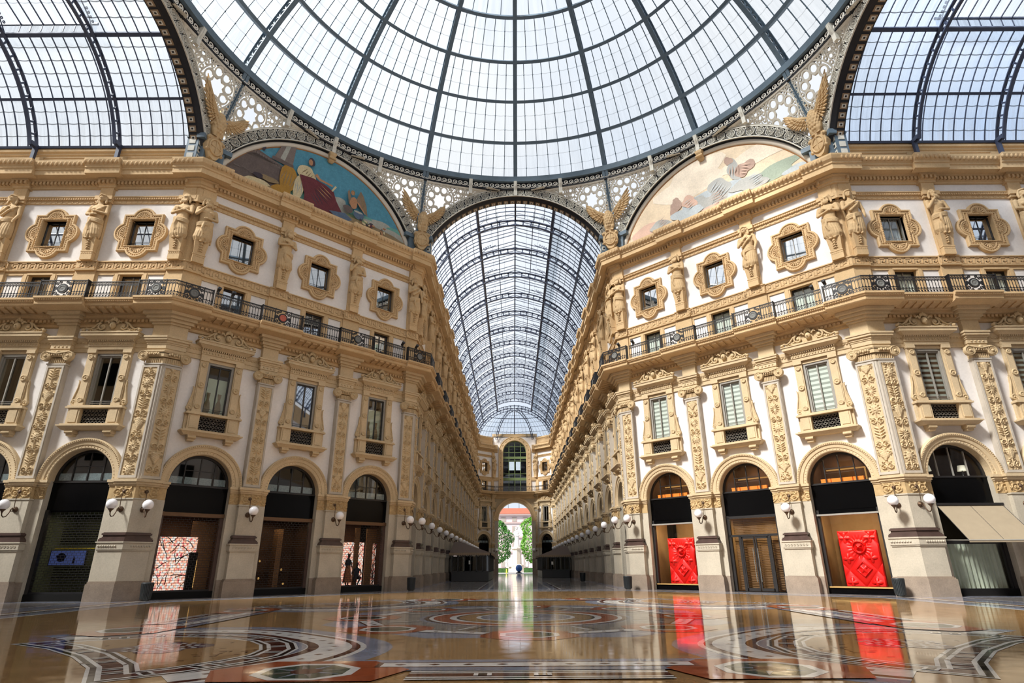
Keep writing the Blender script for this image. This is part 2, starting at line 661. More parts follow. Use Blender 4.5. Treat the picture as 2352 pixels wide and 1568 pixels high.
# bays (centre u) and single pilasters (u) of each wall; the corners carry wrapped pilasters of their own
BAYS = {'AL': [B0 + BAY * k for k in range(4)], 'AR': [B0 + BAY * k for k in range(4)], 'DL': [2.75, 7.65, 12.55], 'DR': [2.75, 7.65, 12.55],
        'FL': [B0 + BAY * k for k in range(14)], 'FR': [B0 + BAY * k for k in range(14)], 'EL': [EL_LEN / 2], 'ER': [EL_LEN / 2]}
PIL = {'AL': [5.2 + BAY * k for k in range(3)], 'AR': [5.2 + BAY * k for k in range(3)], 'DL': [5.2, 10.1], 'DR': [5.2, 10.1],
       'FL': [5.2 + BAY * k for k in range(13)], 'FR': [5.2 + BAY * k for k in range(13)]}
RANGE = {'AL': (0, 22), 'AR': (0, 22), 'DL': (0, DLEN), 'DR': (0, DLEN), 'FL': (0, YE - R), 'FR': (0, YE - R), 'EL': (0, EL_LEN), 'ER': (0, EL_LEN), 'EC': (-XC, XC)}
# which ends turn outward round a corner of the block (+1), inward (-1)
MIT = {'AL': (1, 0), 'AR': (1, 0), 'DL': (1, 1), 'DR': (1, 1), 'FL': (1, -1), 'FR': (1, -1), 'EL': (-1, -1), 'ER': (-1, -1), 'EC': (-1, -1)}
T225 = math.tan(PI / 8)


def sweep(mb, fa, prof, u0, u1, m, m0=0, m1=0, add=0.0):
    """moulding: profile of (e,z) run along a wall, mitred at corners (m0/m1)"""
    F = FA[fa]
    a = [F.P(u0 - m0 * max(e + add, 0) * T225, e + add if e > 0 else e, z) for e, z in prof]
    b = [F.P(u1 + m1 * max(e + add, 0) * T225, e + add if e > 0 else e, z) for e, z in prof]
    n = len(prof)
    v = [tuple(p) for p in a + b]
    f = [(i, n + i, n + i + 1, i + 1) for i in range(n - 1)]
    f += [tuple(range(n)), tuple(range(2 * n - 1, n - 1, -1))]
    mb.add(v, f, m)


def fbox(mb, fa, u0, u1, e0, e1, z0, z1, m):
    F = FA[fa]
    v = [tuple(F.P(u, e, z)) for z in (z0, z1) for u, e in ((u0, e0), (u1, e0), (u1, e1), (u0, e1))]
    mb.add(v, [(3, 2, 1, 0), (4, 5, 6, 7), (0, 1, 5, 4), (1, 2, 6, 5), (2, 3, 7, 6), (3, 0, 4, 7)], m)


# ------------------------------------------------------------------ carved ornament as height fields
def arabesque(X, Z, w, h, seed):
    """mirrored scroll work: height 0..1 over a panel; X in -w/2..w/2, Z in 0..h"""
    rng = random.Random(seed)
    A = np.abs(X)
    out = np.exp(-(X / .022) ** 2) * .7
    z = 0.
    kinds = ['vase', 'scroll', 'leaf', 'scroll', 'mask', 'scroll', 'fan', 'scroll']
    i = rng.randrange(8)
    hw = w / 2

    def blob(cx, cz, rx, rz, ang=0, pw=1.):
        dx, dz = A - cx, Z - cz
        c, s = math.cos(ang), math.sin(ang)
        q = ((dx * c + dz * s) / rx) ** 2 + ((-dx * s + dz * c) / rz) ** 2
        return np.clip(1 - q, 0, 1) ** .6 * pw

    def spiral(cx, cz, r0, hand=1, turns=1.0):
        dx, dz = A - cx, Z - cz
        r = np.hypot(dx, dz)
        a = np.arctan2(dz, dx) * hand
        p = r0 / 1.7
        q = np.cos(2 * PI * (r / p - a / (2 * PI)))
        return np.where(r < r0, np.clip(q, 0, 1) ** .7 * .9, 0)

    while z < h:
        k = kinds[i % 8]
        i += 1
        ch = rng.uniform(.42, .62)
        m_ = z + ch / 2
        if k == 'scroll':
            hd = rng.choice((1, -1))
            out = np.maximum(out, spiral(hw * .48, m_, hw * .46, hd))
            for q in range(3):
                out = np.maximum(out, blob(hw * rng.uniform(.2, .85), z + ch * rng.uniform(0, 1), .05, .022, rng.uniform(-1, 1), .8))
        elif k == 'vase':
            t = np.clip((Z - z) / ch, 0, 1)
            wd = hw * (.18 + .42 * np.sin(t * PI * .9) ** 2 + .2 * (t > .85))
            out = np.maximum(out, np.where((Z > z) & (Z < z + ch), np.clip(1 - (A / wd) ** 2, 0, 1) ** .5, 0))
            out = np.maximum(out, spiral(hw * .75, z + ch * .7, hw * .25, 1))
        elif k == 'mask':
            out = np.maximum(out, blob(0, m_, hw * .5, ch * .42))
            out = out - blob(hw * .2, m_ + .05, .03, .02) * .5 - blob(0, m_ - .1, .05, .02) * .5
            for q in range(5):
                a = .3 + q * .55
                out = np.maximum(out, blob(hw * .62 * math.sin(a), m_ + ch * .45 * math.cos(a), .06, .03, PI / 2 - a, .75))
        elif k == 'leaf':
            for q in range(4):
                zz = z + ch * (q + .3) / 4
                out = np.maximum(out, blob(hw * .34, zz + .05, hw * .38, .035, .55, .9))
            out = np.maximum(out, blob(hw * .6, m_, .03, .03))
        else:
            for q in range(6):
                a = -1.3 + q * .5
                out = np.maximum(out, blob(hw * .4 * math.cos(a), m_ + ch * .3 * math.sin(a), hw * .36, .03, a, .85))
        z += ch
    n = (np.sin(X * 61 + Z * 17) * np.sin(Z * 53 - X * 23)) * .12
    out = np.clip(out, 0, 1.1)
    out = out + np.where(out > .15, n, n * .2)
    edge = np.clip((hw - A) / .05, 0, 1) * np.clip(np.minimum(Z, h - Z) / .04, 0, 1)
    return out * edge


def relief(mb, w, h, z0, e, amp, m, seed, step=.016, mp=None):
    nx_, nz_ = max(8, int(w / step)), max(8, int(h / step))
    x = np.linspace(-w / 2, w / 2, nx_)
    z = np.linspace(0, h, nz_)
    X, Z = np.meshgrid(x, z)
    Hh = arabesque(X, Z, w, h, seed)
    Y = -(e + amp * Hh)
    if mp is not None:
        X, Y = mp(X, Y)
    mb.grid(X, Y, Z + z0, m)
    return mb


def frieze_h(X, Z, w, h):
    """acanthus scroll frieze; repeated rosette scrolls"""
    p = .46
    q = (X / p) % 1 - .5
    r = np.hypot(q * p, Z - h / 2)
    a = np.arctan2(Z - h / 2, q * p)
    out = np.clip(np.cos(2 * PI * (r / .11 - a / (2 * PI))), 0, 1) * (r < .24) * .8
    out = np.maximum(out, np.clip(1 - (r / .06) ** 2, 0, 1))
    out = np.maximum(out, np.clip(np.cos(5 * a + 2), 0, 1) * ((r > .15) & (r < .29)) * .7)
    out += (np.sin(X * 70) * np.sin(Z * 64)) * .1
    return out * np.clip(np.minimum(Z, h - Z) / .03, 0, 1)
# ------------------------------------------------------------------ pilasters
A225 = PI / 8
TL, TR = (-math.cos(A225), math.sin(A225)), (math.cos(A225), math.sin(A225))
NL, NR = (-math.sin(A225), -math.cos(A225)), (math.sin(A225), -math.cos(A225))


def pblk(mb, hw, e, z0, z1, m, corner=False):
    if not corner:
        mb.box(-hw, hw, -e, 0, z0, z1, m)
    else:
        w = hw + .30
        pts = [(TL[0] * w, TL[1] * w), (TL[0] * w + NL[0] * e, TL[1] * w + NL[1] * e), (0, -e / math.cos(A225)),
               (TR[0] * w + NR[0] * e, TR[1] * w + NR[1] * e), (TR[0] * w, TR[1] * w), (0, .02)]
        mb.poly(pts, z0, z1, m, 'z')


def cmap(side, xc):
    """bends a flat panel (x, y outward negative) on to one face of a corner pilaster"""
    t, n = (TR, NR) if side > 0 else ((-TL[0], -TL[1]), NL)

    def f(X, Y):
        return t[0] * (xc + X) - n[0] * Y, t[1] * (xc + X) - n[1] * Y
    return f


def make_pilaster(name, seed, corner=False):
    K = Kit(name)
    c = corner
    b = K.part('plinth')
    pblk(b, .78, .52, 0, .72, 'plinth_stone', c)
    pblk(b, .74, .48, .72, .78, 'plinth_stone', c)
    pblk(b, .69, .43, .78, .83, 'plinth_stone', c)
    pblk(b, .97, .13, 0, .80, 'plinth_stone', c)
    b = K.part('pedestal')
    pblk(b, .64, .40, .83, 2.12, 'stone', c)
    pblk(b, .96, .09, .8, 4.42, 'stone', c)
    pblk(b, .68, .44, 2.10, 2.16, 'stone', c)
    pblk(b, .71, .47, 2.16, 2.44, 'stone', c)
    pblk(b, .75, .51, 2.44, 2.50, 'stone', c)
    # carved band of small scrolls
    for s in ((-1, 1) if c else (0,)):
        n = 8
        for k in range(n):
            xx = (-.60 + (k + .5) * 1.2 / n) if not c else 0
            if not c:
                b.ringflat((xx, 2.30), .035, .06, -.49, -.46, 'stone', 8)
                b.ball((xx, -.475, 2.30), (.022, .015, .022), 'stone', 6, 4)
            else:
                q = .1 + (k + .5) * .86 / n
                f = cmap(s, s * q)
                px_, py_ = f(0, -.475)
                b.ball((px_, py_, 2.30), .05, 'stone', 6, 4)
    b = K.part('marble_base', label='dark red marble base moulding')
    for z0, z1, hw, e in ((2.50, 2.60, .69, .46), (2.60, 2.66, .66, .43), (2.66, 2.70, .60, .385), (2.70, 2.78, .57, .36), (2.78, 2.86, .62, .41), (2.86, 2.90, .57, .37)):
        pblk(b, hw, e, z0, z1, 'dark_marble', c)
    b = K.part('lower_shaft')
    pblk(b, .50, .33, 2.90, 4.36, 'stone', c)
    pblk(b, .54, .37, 4.36, 4.42, 'stone', c)
    b = K.part('impost', label='gilded carved frieze and impost moulding')
    pblk(b, .50, .33, 4.42, 4.97, 'frieze_gold', c)
    pblk(b, .95, .10, 4.42, 4.97, 'frieze_gold', c)
    for z0, z1, hw, e, hj, ej in ((4.97, 5.05, .54, .37, .97, .13), (5.05, 5.16, .59, .43, 1.0, .18), (5.16, 5.28, .64, .49, 1.04, .24)):
        pblk(b, hw, e, z0, z1, 'tan_low', c)
        pblk(b, hj, ej, z0, z1, 'tan_low', c)
    xs = np.linspace(-.5, .5, 50)
    zs = np.linspace(0, .54, 28)
    X, Z = np.meshgrid(xs, zs)
    if not c:
        b.grid(X, -(.335 + .075 * frieze_h(X, Z, 1, .54)), Z + 4.425, 'frieze_gold')
        for sg in (-1, 1):
            xs2 = np.linspace(.52, .95, 22)
            X2, Z2 = np.meshgrid(xs2, zs)
            if sg < 0: X2 = -X2[:, ::-1]
            b.grid(X2, -(.105 + .06 * frieze_h(X2 + .3, Z2, 1, .54)), Z2 + 4.425, 'frieze_gold')
    else:
        for s in (-1, 1):
            xs2 = np.linspace(-.40, .40, 42)
            X2, Z2 = np.meshgrid(xs2, zs)
            PX, PY = cmap(s, s * .42)(X2, -(.335 + .075 * frieze_h(X2, Z2, 1, .54)))
            b.grid(PX, PY, Z2 + 4.425, 'frieze_gold')
    b = K.part('shaft', label='pale grey shaft framing a carved panel')
    pblk(b, .455, .31, 5.28, 10.95, 'grey_stone', c)
    for s in ((-1, 1) if c else (0,)):
        mp = cmap(s, s * .40) if c else None
        def q(X, Y, mp=mp):
            return mp(X, Y) if mp else (X, Y)
        # raised border
        for x0, x1, z0, z1 in ((-.43, -.345, 5.34, 10.9), (.345, .43, 5.34, 10.9), (-.345, .345, 5.34, 5.46), (-.345, .345, 10.80, 10.9)):
            vs = []
            for z in (z0, z1):
                for x, y in ((x0, -.30), (x1, -.30), (x1, -.355), (x0, -.355)):
                    a = q(x, y)
                    vs.append((a[0], a[1], z))
            b.add(vs, [(0, 1, 2, 3), (7, 6, 5, 4), (4, 5, 1, 0), (5, 6, 2, 1), (6, 7, 3, 2), (7, 4, 0, 3)], 'grey_stone')
    b = K.part('carved_panel', parent=K.last(), label='arabesque relief in ochre stone')
    for s in ((-1, 1) if c else (0,)):
        relief(b, .69, 5.36, 5.45, .318, .085, 'relief_tan', seed + (s + 1) * 3, .0175, cmap(s, s * .40) if c else None)
    b = K.part('capital', label='ionic capital with volutes')
    pblk(b, .49, .36, 10.95, 11.02, 'grey_stone', c)
    pblk(b, .43, .33, 11.02, 11.30, 'low_carved', c)
    for s in ((-1, 1) if c else (0,)):
        n = 9
        for k in range(n):
            x = -.38 + k * .76 / (n - 1)
            px_, py_ = cmap(s, s * .40)(x, -.345) if c else (x, -.345)
            b.tube([(px_, py_, 11.04), (px_, py_, 11.27)], .025, 'low_carved', 5)
    pblk(b, .50, .42, 11.34, 11.52, 'low_carved', c)
    pblk(b, .56, .45, 11.55, 11.60, 'low_carved', c)
    pblk(b, .60, .47, 11.60, 11.66, 'low_carved', c)
    vol = [(.26, -.10), (.26, .06), (.235, .11), (.205, .06), (.175, .06), (.145, .10), (.115, .06), (.08, .06), (.065, .12), (.01, .13)]
    if not c:
        for s in (-1, 1):
            b.lathe(vol, 'low_carved', 16, 'y', (s * .56, -.40, 11.38))
            b.tube([(s * .5, -.46, 11.60), (s * .3, -.48, 11.55), (0, -.49, 11.50)], .05, 'low_carved', 6)
        for k in range(5):
            b.ball((-.24 + .12 * k, -.46, 11.44), (.05, .05, .07), 'low_carved', 8, 5)
        b.ball((0, -.48, 11.58), (.1, .06, .1), 'low_carved', 8, 5)
    else:
        for s in (-1, 1):
            t = MB().lathe(vol, 'low_carved', 16, 'y', (0, 0, 0))
            px_, py_ = cmap(s, s * .86)(0, -.40)
            b.merge(t, Matrix.Translation((px_, py_, 11.40)) @ Matrix.Rotation(s * A225, 4, 'Z'))
            for k in range(6):
                px_, py_ = cmap(s, s * (.08 + .11 * k))(0, -.46)
                b.ball((px_, py_, 11.46 + .03 * (k % 2)), (.06, .06, .08), 'low_carved', 8, 5)
    b = K.part('entablature_block')
    for z0, z1, hw, e in ((11.66, 11.80, .47, .33), (11.80, 12.02, .50, .37), (12.02, 12.10, .53, .40), (12.10, 12.22, .56, .44), (12.22, 12.34, .63, .52), (12.34, 12.43, .67, .56)):
        pblk(b, hw, e, z0, z1, 'tan_low', c)
    for k in range(4 if not c else 0):
        b.ball((-.3 + .2 * k, -.38, 11.91), (.05, .03, .05), 'low_carved', 8, 4)
    pblk(b, .45, .27, 12.43, 13.14, 'tan_low', c)
    for z0, z1, hw, e in ((13.12, 13.24, .52, .36), (13.24, 13.40, .62, .48), (13.40, 13.56, .72, .62), (13.56, 13.72, .84, .80)):
        pblk(b, hw, e, z0, z1, 'tan_low', c)
    # the plain strip of the storey above, as far as the greek key band
    b = K.part('balcony_pier')
    pblk(b, .55, .14, 14.26, 16.36, 'tan', c)
    return K


# ------------------------------------------------------------------ sculpture helper
def fused(mb, name, voxel, m, smooth=4):
    """melts a pile of shapes into one continuous skin"""
    me = mb.mesh('tmp')
    o = bpy.data.objects.new('tmp', me)
    COL.objects.link(o)
    d = o.modifiers.new('r', 'REMESH')
    d.mode = 'VOXEL'
    d.voxel_size = voxel
    s = o.modifiers.new('s', 'SMOOTH')
    s.factor = .5
    s.iterations = smooth
    dg = bpy.context.evaluated_depsgraph_get()
    dg.update()
    n = bpy.data.meshes.new_from_object(o.evaluated_get(dg))
    v = [tuple(x.co) for x in n.vertices]
    f = [tuple(p.vertices) for p in n.polygons]
    bpy.data.objects.remove(o)
    bpy.data.meshes.remove(me)
    bpy.data.meshes.remove(n)
    out = MB()
    out.add(v, f, m, True)
    return out


def make_statue(name, kind):
    """herm-like wall figure: draped half figure on a tapering pedestal. kind picks the pose"""
    K = Kit(name)
    Z0 = 18.12
    man = kind in (0, 3)
    g = 'g'
    b = MB()
    yc = -.34
    def L(rows, m='statue_stone', n=16):
        rg = []
        for z, rx, ry, y in rows:
            rg.append([(rx * math.cos(2 * PI * k / n), yc + y + ry * math.sin(2 * PI * k / n), z) for k in range(n)])
        b.loft(rg, m)
    L([(1.12, .30, .22, .02), (1.35, .285, .21, 0), (1.55, .30, .21, 0), (1.78, .345, .225, -.01), (1.96, .385, .22, 0), (2.10, .36, .19, .01), (2.20, .20, .14, .02), (2.28, .11, .11, .0), (2.44, .105, .11, -.02)])
    for s in (-1, 1):
        b.ball((s * .37, yc, 2.06), (.13, .13, .14), 'statue_stone', 10, 6)
        if not man:
            b.ball((s * .15, yc - .19, 1.83), (.125, .11, .12), 'statue_stone', 10, 6)
        else:
            b.ball((s * .15, yc - .16, 1.88), (.16, .09, .12), 'statue_stone', 10, 6)
    # head
    tilt = {0: .03, 1: -.05, 2: .06, 3: -.04}[kind]
    hx, hy, hz = tilt, yc - .06, 2.60
    b.ball((hx, hy, hz), (.145, .165, .20), 'statue_stone', 12, 8)
    b.ball((hx, hy - .06, hz - .12), (.10, .11, .10), 'statue_stone', 10, 6)
    b.tube([(hx, hy - .16, hz + .06), (hx, hy - .205, hz - .05)], [.018, .035], 'statue_stone', 6)
    for s in (-1, 1):
        b.ball((hx + s * .062, hy - .135, hz + .055), (.05, .03, .018), 'statue_stone', 6, 4)
        b.ball((hx + s * .15, hy + .01, hz), (.03, .04, .06), 'statue_stone', 6, 4)
    b.ball((hx, hy - .155, hz - .105), (.045, .03, .014), 'statue_stone', 6, 4)
    rng = random.Random(kind)
    for k in range(16):
        a = PI * (k + .5) / 16
        x = math.cos(a)
        b.ball((hx + .165 * x, hy - .03 + .05 * rng.random(), hz + .03 + .20 * math.sin(a)), .062, 'statue_stone', 8, 5)
    for s in (-1, 1):
        n = 6 if not man else 5
        b.tube([(hx + s * .17, hy + .02, hz + .06), (hx + s * .20, hy + .03, hz - .12), (hx + s * .22, hy - .02, hz - .34)], [.06, .07, .05], 'statue_stone', 7)
    if man:
        for k in range(5):
            x = (k - 2) * .045
            b.tube([(hx + x, hy - .12, hz - .11), (hx + x * 1.3, hy - .15, hz - .24), (hx + x * .6, hy - .13, hz - .36)], [.045, .05, .02], 'statue_stone', 6)
    else:
        b.tube([(hx - .15, hy - .06, hz + .15), (hx, hy - .17, hz + .19), (hx + .15, hy - .06, hz + .15)], .045, 'statue_stone', 7)

    def arm(s, elbow, hand, fdir):
        b.tube([(s * .39, yc, 2.06), elbow], [.115, .09], 'statue_stone', 9)
        b.ball(elbow, .09, 'statue_stone', 8, 6)
        b.tube([elbow, hand], [.088, .058], 'statue_stone', 9)
        b.ball(hand, (.065, .05, .06), 'statue_stone', 8, 6)
        hv, fv = Vector(hand), Vector(fdir).normalized()
        sv = fv.cross(Vector((0, -1, 0))).normalized()
        for k in range(4):
            p = hv + sv * (.026 * (k - 1.5)) + fv * .04
            q = p + fv * (.075 - .012 * abs(k - 1.3)) + Vector((0, -.01, 0))
            b.tube([p, q, q + fv * .03 + Vector((0, .035, 0))], [.02, .018, .014], 'statue_stone', 5)
        b.tube([hv + sv * .05, hv + sv * .075 + fv * .05 + Vector((0, -.02, 0))], [.02, .015], 'statue_stone', 5)
    if kind == 0:
        arm(-1, (-.47, yc - .12, 1.62), (.10, yc - .30, 1.72), (1, 0, .25))
        arm(1, (.47, yc - .12, 1.62), (-.12, yc - .34, 1.86), (-1, 0, .3))
    elif kind == 1:
        arm(-1, (-.46, yc - .10, 1.60), (.04, yc - .30, 1.98), (.7, 0, .7))
        arm(1, (.50, yc - .06, 1.56), (.44, yc - .24, 1.12), (-.1, -.1, -1))
    elif kind == 2:
        arm(-1, (-.48, yc - .10, 1.58), (.02, yc - .34, 1.46), (1, 0, 0))
        arm(1, (.48, yc - .10, 1.58), (.00, yc - .36, 1.64), (-1, 0, .1))
    else:
        arm(-1, (-.48, yc - .14, 1.62), (-.16, yc - .28, 2.16), (.5, 0, .8))
        arm(1, (.48, yc - .12, 1.56), (-.02, yc - .34, 1.44), (-1, 0, -.1))
    b.v = [(x * 1.13, y, z) for x, y, z in b.v]
    fig = fused(b, 'f', .022, 'statue_stone')
    # drapery
    b = MB()
    L([(.02, .25, .20, 0), (.10, .33, .25, 0), (.30, .37, .27, 0), (.60, .38, .27, 0), (.90, .37, .26, 0), (1.12, .345, .24, 0), (1.30, .315, .225, 0)])
    for k in range(11):
        a = PI * (k + .5) / 11
        x, y = -math.cos(a), -math.sin(a)
        j = rng.uniform(-.08, .08)
        sw = .25 if kind % 2 else -.25
        b.tube([(x * .34 + j, yc + y * .23, .02 + .04 * (k % 2)), (x * .40, yc + y * .30, .25), (x * .38 + sw * .1, yc + y * .30, .6), (x * .30 + sw * .35, yc + y * .26, .95), (x * .22 + sw * .5, yc + y * .24, 1.22)],
               [.05, .055, .05, .04, .03], 'statue_stone', 6)
    for q in range(3):
        n = 12
        b.tube([(.36 * math.cos(PI * k / n), yc - .29 * math.sin(PI * k / n) - .01, 1.22 - q * .09 + (.10 if kind % 2 else -.10) * math.cos(PI * k / n)) for k in range(n + 1)], .055 - q * .006, 'statue_stone', 7)
    b.tube([(-.1, yc - .3, 1.2), (-.16, yc - .34, .8), (-.06, yc - .33, .45)], [.05, .075, .05], 'statue_stone', 6)
    if kind in (1, 2):
        b.tube([(.36, yc - .1, 2.1), (.1, yc - .27, 1.75), (-.25, yc - .22, 1.4)], [.06, .07, .07], 'statue_stone', 7)
    # feet peep out under the hem
    for s in (-1, 1):
        b.ball((s * .10, yc - .22, .0), (.07, .13, .06), 'statue_stone', 8, 5)
    b.v = [(x * 1.12, y, z) for x, y, z in b.v]
    drp = fused(b, 'd', .024, 'statue_stone')
    T = Matrix.Translation((0, 0, Z0))
    p = K.part('figure')
    p.merge(fig, T)
    p = K.part('drapery')
    p.merge(drp, T)
    p = K.part('pedestal')
    p.box(-.31, .31, -.42, 0, 16.90, 17.36, 'tan')
    p.box(-.33, .33, -.44, 0, 17.36, 17.42, 'tan')
    for k in range(6):
        p.box(-.28 + k * .1, -.22 + k * .1, -.435, -.4, 17.24, 17.32, 'tan')
    p.frus((-.29, .29, -.42, 0, 17.42), (-.37, .37, -.53, 0, 18.20), 'tan')
    for k in range(4):
        p.ball((0, -.47 - .022 * k, 17.60 + .13 * k), (.055 + .012 * k, .05, .07), 'statue_stone', 8, 5)
        p.ball((-.07, -.46 - .022 * k, 17.56 + .13 * k), (.05, .03, .025), 'statue_stone', 6, 4)
        p.ball((.07, -.46 - .022 * k, 17.56 + .13 * k), (.05, .03, .025), 'statue_stone', 6, 4)
    p = K.part('backing_pilaster')
    p.box(-.36, .36, -.16, 0, 16.90, 20.60, 'tan')
    p.box(-.44, .44, -.26, 0, 20.60, 20.76, 'tan')
    p.box(-.48, .48, -.32, 0, 20.76, 21.00, 'tan')
    p.box(-.36, .36, -.20, 0, 21.00, 21.62, 'tan')
    return K


# ------------------------------------------------------------------ windows
def make_window(name, style):
    """tall first-floor window with pilasters, broken scroll pediment and iron apron"""
    K = Kit(name)
    b = K.part('surround')
    m = 'tan_low'
    for s in (-1, 1):
        def bx(x0, x1, y0, y1, z0, z1, mm=m):
            b.box(s * x0, s * x1, y0, y1, z0, z1, mm)
        bx(.69, 1.10, -.17, 0, 8.86, 11.74)
        bx(.74, 1.05, -.20, -.17, 9.15, 11.35)
        bx(.68, 1.12, -.24, 0, 11.62, 11.80)
        bx(.68, 1.13, -.23, 0, 8.80, 9.02)
        # roundel in the middle, half roundels at the ends
        b.lathe([(.16, 0), (.16, .05), (.12, .06), (.10, .03), (.05, .03), (.04, .06), (.005, .07)], 'low_carved', 14, 'y', (s * .895, -.20, 10.30))
        b.lathe([(.13, 0), (.13, .05), (.09, .06), (.07, .03), (.03, .05), (.005, .06)], 'low_carved', 12, 'y', (s * .895, -.20, 9.16))
        b.lathe([(.13, 0), (.13, .05), (.09, .06), (.07, .03), (.03, .05), (.005, .06)], 'low_carved', 12, 'y', (s * .895, -.20, 11.40))
        # side scrolls
        b.lathe([(.15, -.06), (.15, .05), (.11, .07), (.09, .04), (.05, .04), (.04, .08), (.01, .09)], 'low_carved', 14, 'y', (s * 1.24, -.10, 9.05))
        b.poly([(s * 1.10, 8.92), (s * 1.38, 9.05), (s * 1.30, 9.30), (s * 1.20, 9.75), (s * 1.17, 10.1), (s * 1.10, 10.2)][::(1 if s < 0 else -1)], -.12, 0, 'low_carved')
        b.tube([(s * 1.36, -.12, 9.05), (s * 1.28, -.13, 9.4), (s * 1.19, -.13, 9.8), (s * 1.18, -.13, 10.12), (s * 1.22, -.13, 10.18)], .035, 'low_carved', 6)
        # apron blocks
        bx(.69, 1.24, -.30, 0, 7.92, 8.72)
        bx(.78, 1.16, -.33, -.30, 8.02, 8.64)
        bx(1.24, 1.36, -.18, 0, 7.92, 8.72)
        # brackets under the sill
        bx(.72, 1.12, -.36, 0, 7.46, 7.66)
        bx(.76, 1.08, -.30, 0, 7.36, 7.46)
        b.tube([(s * .72, -.34, 7.53), (s * 1.12, -.34, 7.53)], .07, 'low_carved', 8)
    b.box(-1.40, 1.40, -.38, 0, 8.72, 8.80, m)
    b.box(-1.34, 1.34, -.33, 0, 8.80, 8.86, m)
    b.frus((-1.34, 1.34, -.36, 0, 7.64), (-1.50, 1.50, -.50, 0, 7.80), m)
    b.box(-1.53, 1.53, -.53, 0, 7.80, 7.86, m)
    b.box(-1.42, 1.42, -.44, 0, 7.86, 7.93, m)
    b.box(-.70, .70, -.10, .3, 11.62, 11.76, m)
    b = K.part('pediment', label='scroll pediment with a crowned mask')
    b.box(-1.13, 1.13, -.22, 0, 11.80, 11.98, m)
    b.box(-1.15, 1.15, -.26, 0, 11.98, 12.20, m)
    for k in range(15):
        b.ball((-1.05 + k * .15, -.27, 12.08), (.05, .03, .06), 'low_carved', 6, 4)
    for k in range(22):
        b.box(-1.16 + k * .108, -1.10 + k * .108, -.34, -.2, 12.20, 12.30, m)
    b.frus((-1.18, 1.18, -.34, 0, 12.28), (-1.40, 1.40, -.52, 0, 12.44), m)
    b.box(-1.46, 1.46, -.56, 0, 12.44, 12.60, m)
    b.box(-1.50, 1.50, -.60, 0, 12.60, 12.66, m)
    for s in (-1, 1):
        b.poly([(s * x, z) for x, z in ((.0, 12.66), (1.42, 12.66), (1.30, 12.78), (1.05, 12.84), (.85, 12.98), (.60, 13.16), (.35, 13.20), (.0, 13.25))][::(1 if s > 0 else -1)], -.34, -.12, 'low_carved')
        pth = [(s * 1.44, -.42, 12.80), (s * 1.34, -.42, 12.88), (s * 1.16, -.42, 12.82), (s * .98, -.42, 12.92), (s * .80, -.42, 13.12), (s * .58, -.42, 13.22)]
        for k in range(1, 15):
            a = PI / 2 + k * .52
            rr = .24 - .0135 * k
            pth.append((s * (.55 - rr * math.cos(a + 0) * 1.0), -.42, 12.97 + rr * math.sin(a)))
        b.tube(pth, .05, 'low_carved', 6)
        b.ball((s * .55, -.42, 12.97), .09, 'low_carved', 8, 5)
        for q_ in range(5):
            b.ball((s * (.80 + .11 * q_), -.38, 12.86 - .03 * q_), (.085 - .008 * q_, .06, .06), 'low_carved', 7, 4)
        b.tube([(s * .20, -.44, 13.14), (s * .30, -.46, 13.26), (s * .42, -.44, 13.20)], [.05, .06, .03], 'low_carved', 6)
        b.ball((s * 1.44, -.44, 12.78), (.10, .12, .09), 'low_carved', 8, 5)
        b.tube([(s * .25, -.42, 12.72), (s * .55, -.42, 12.70), (s * .95, -.42, 12.76)], .045, 'low_carved', 6)
    b.ball((0, -.46, 13.02), (.15, .14, .19), 'low_carved', 12, 8)
    b.tube([(0, -.58, 13.07), (0, -.62, 12.98)], [.02, .035], 'low_carved', 5)
    for k in range(7):
        a = -1.2 + k * .4
        b.ball((.16 * math.sin(a), -.42, 13.24 + .14 * math.cos(a)), (.05, .07, .11), 'low_carved', 8, 5)
    b.ball((0, -.44, 13.43), (.06, .06, .09), 'low_carved', 8, 5)
    b = K.part('apron_grille', label='black iron lattice panel')
    b.box(-.69, .69, -.06, .0, 7.92, 8.72, 'sign_black')
    for k in range(8):
        for q in range(4):
            b.ringflat((-.60 + k * .171, 8.03 + q * .195), .052, .078, -.10, -.06, 'grille_iron', 8)
    for q in (7.96, 8.68):
        b.box(-.69, .69, -.11, -.05, q - .02, q + .02, 'grille_iron')
    b = K.part('window_frame')
    fm = 'frame_grey'
    mm = 'frame_dark' if style in ('dark_mullion', 'reflective') else fm
    for s in (-1, 1):
        b.box(s * .56, s * .66, -.06, .30, 8.86, 11.60, fm)
        b.box(s * .50, s * .56, .02, .10, 8.86, 11.55, mm)
    b.box(-.66, .66, -.06, .30, 11.50, 11.62, fm)
    b.box(-.56, .56, .02, .10, 11.42, 11.5, mm)
    b.box(-.56, .56, .02, .10, 8.86, 8.94, mm)
    b.box(-.028, .028, .0, .08, 8.9, 11.5, mm)
    b.box(-.52, .52, -.03, -.01, 9.02, 9.04, mm)
    b.box(-.52, .52, -.03, -.01, 9.12, 9.135, mm)
    b = K.part('window_pane', parent=K.last())
    b.quad((-.55, .06, 8.9), (.55, .06, 8.9), (.55, .06, 11.48), (-.55, .06, 11.48), 'glass_reflective' if style == 'reflective' else 'glass')
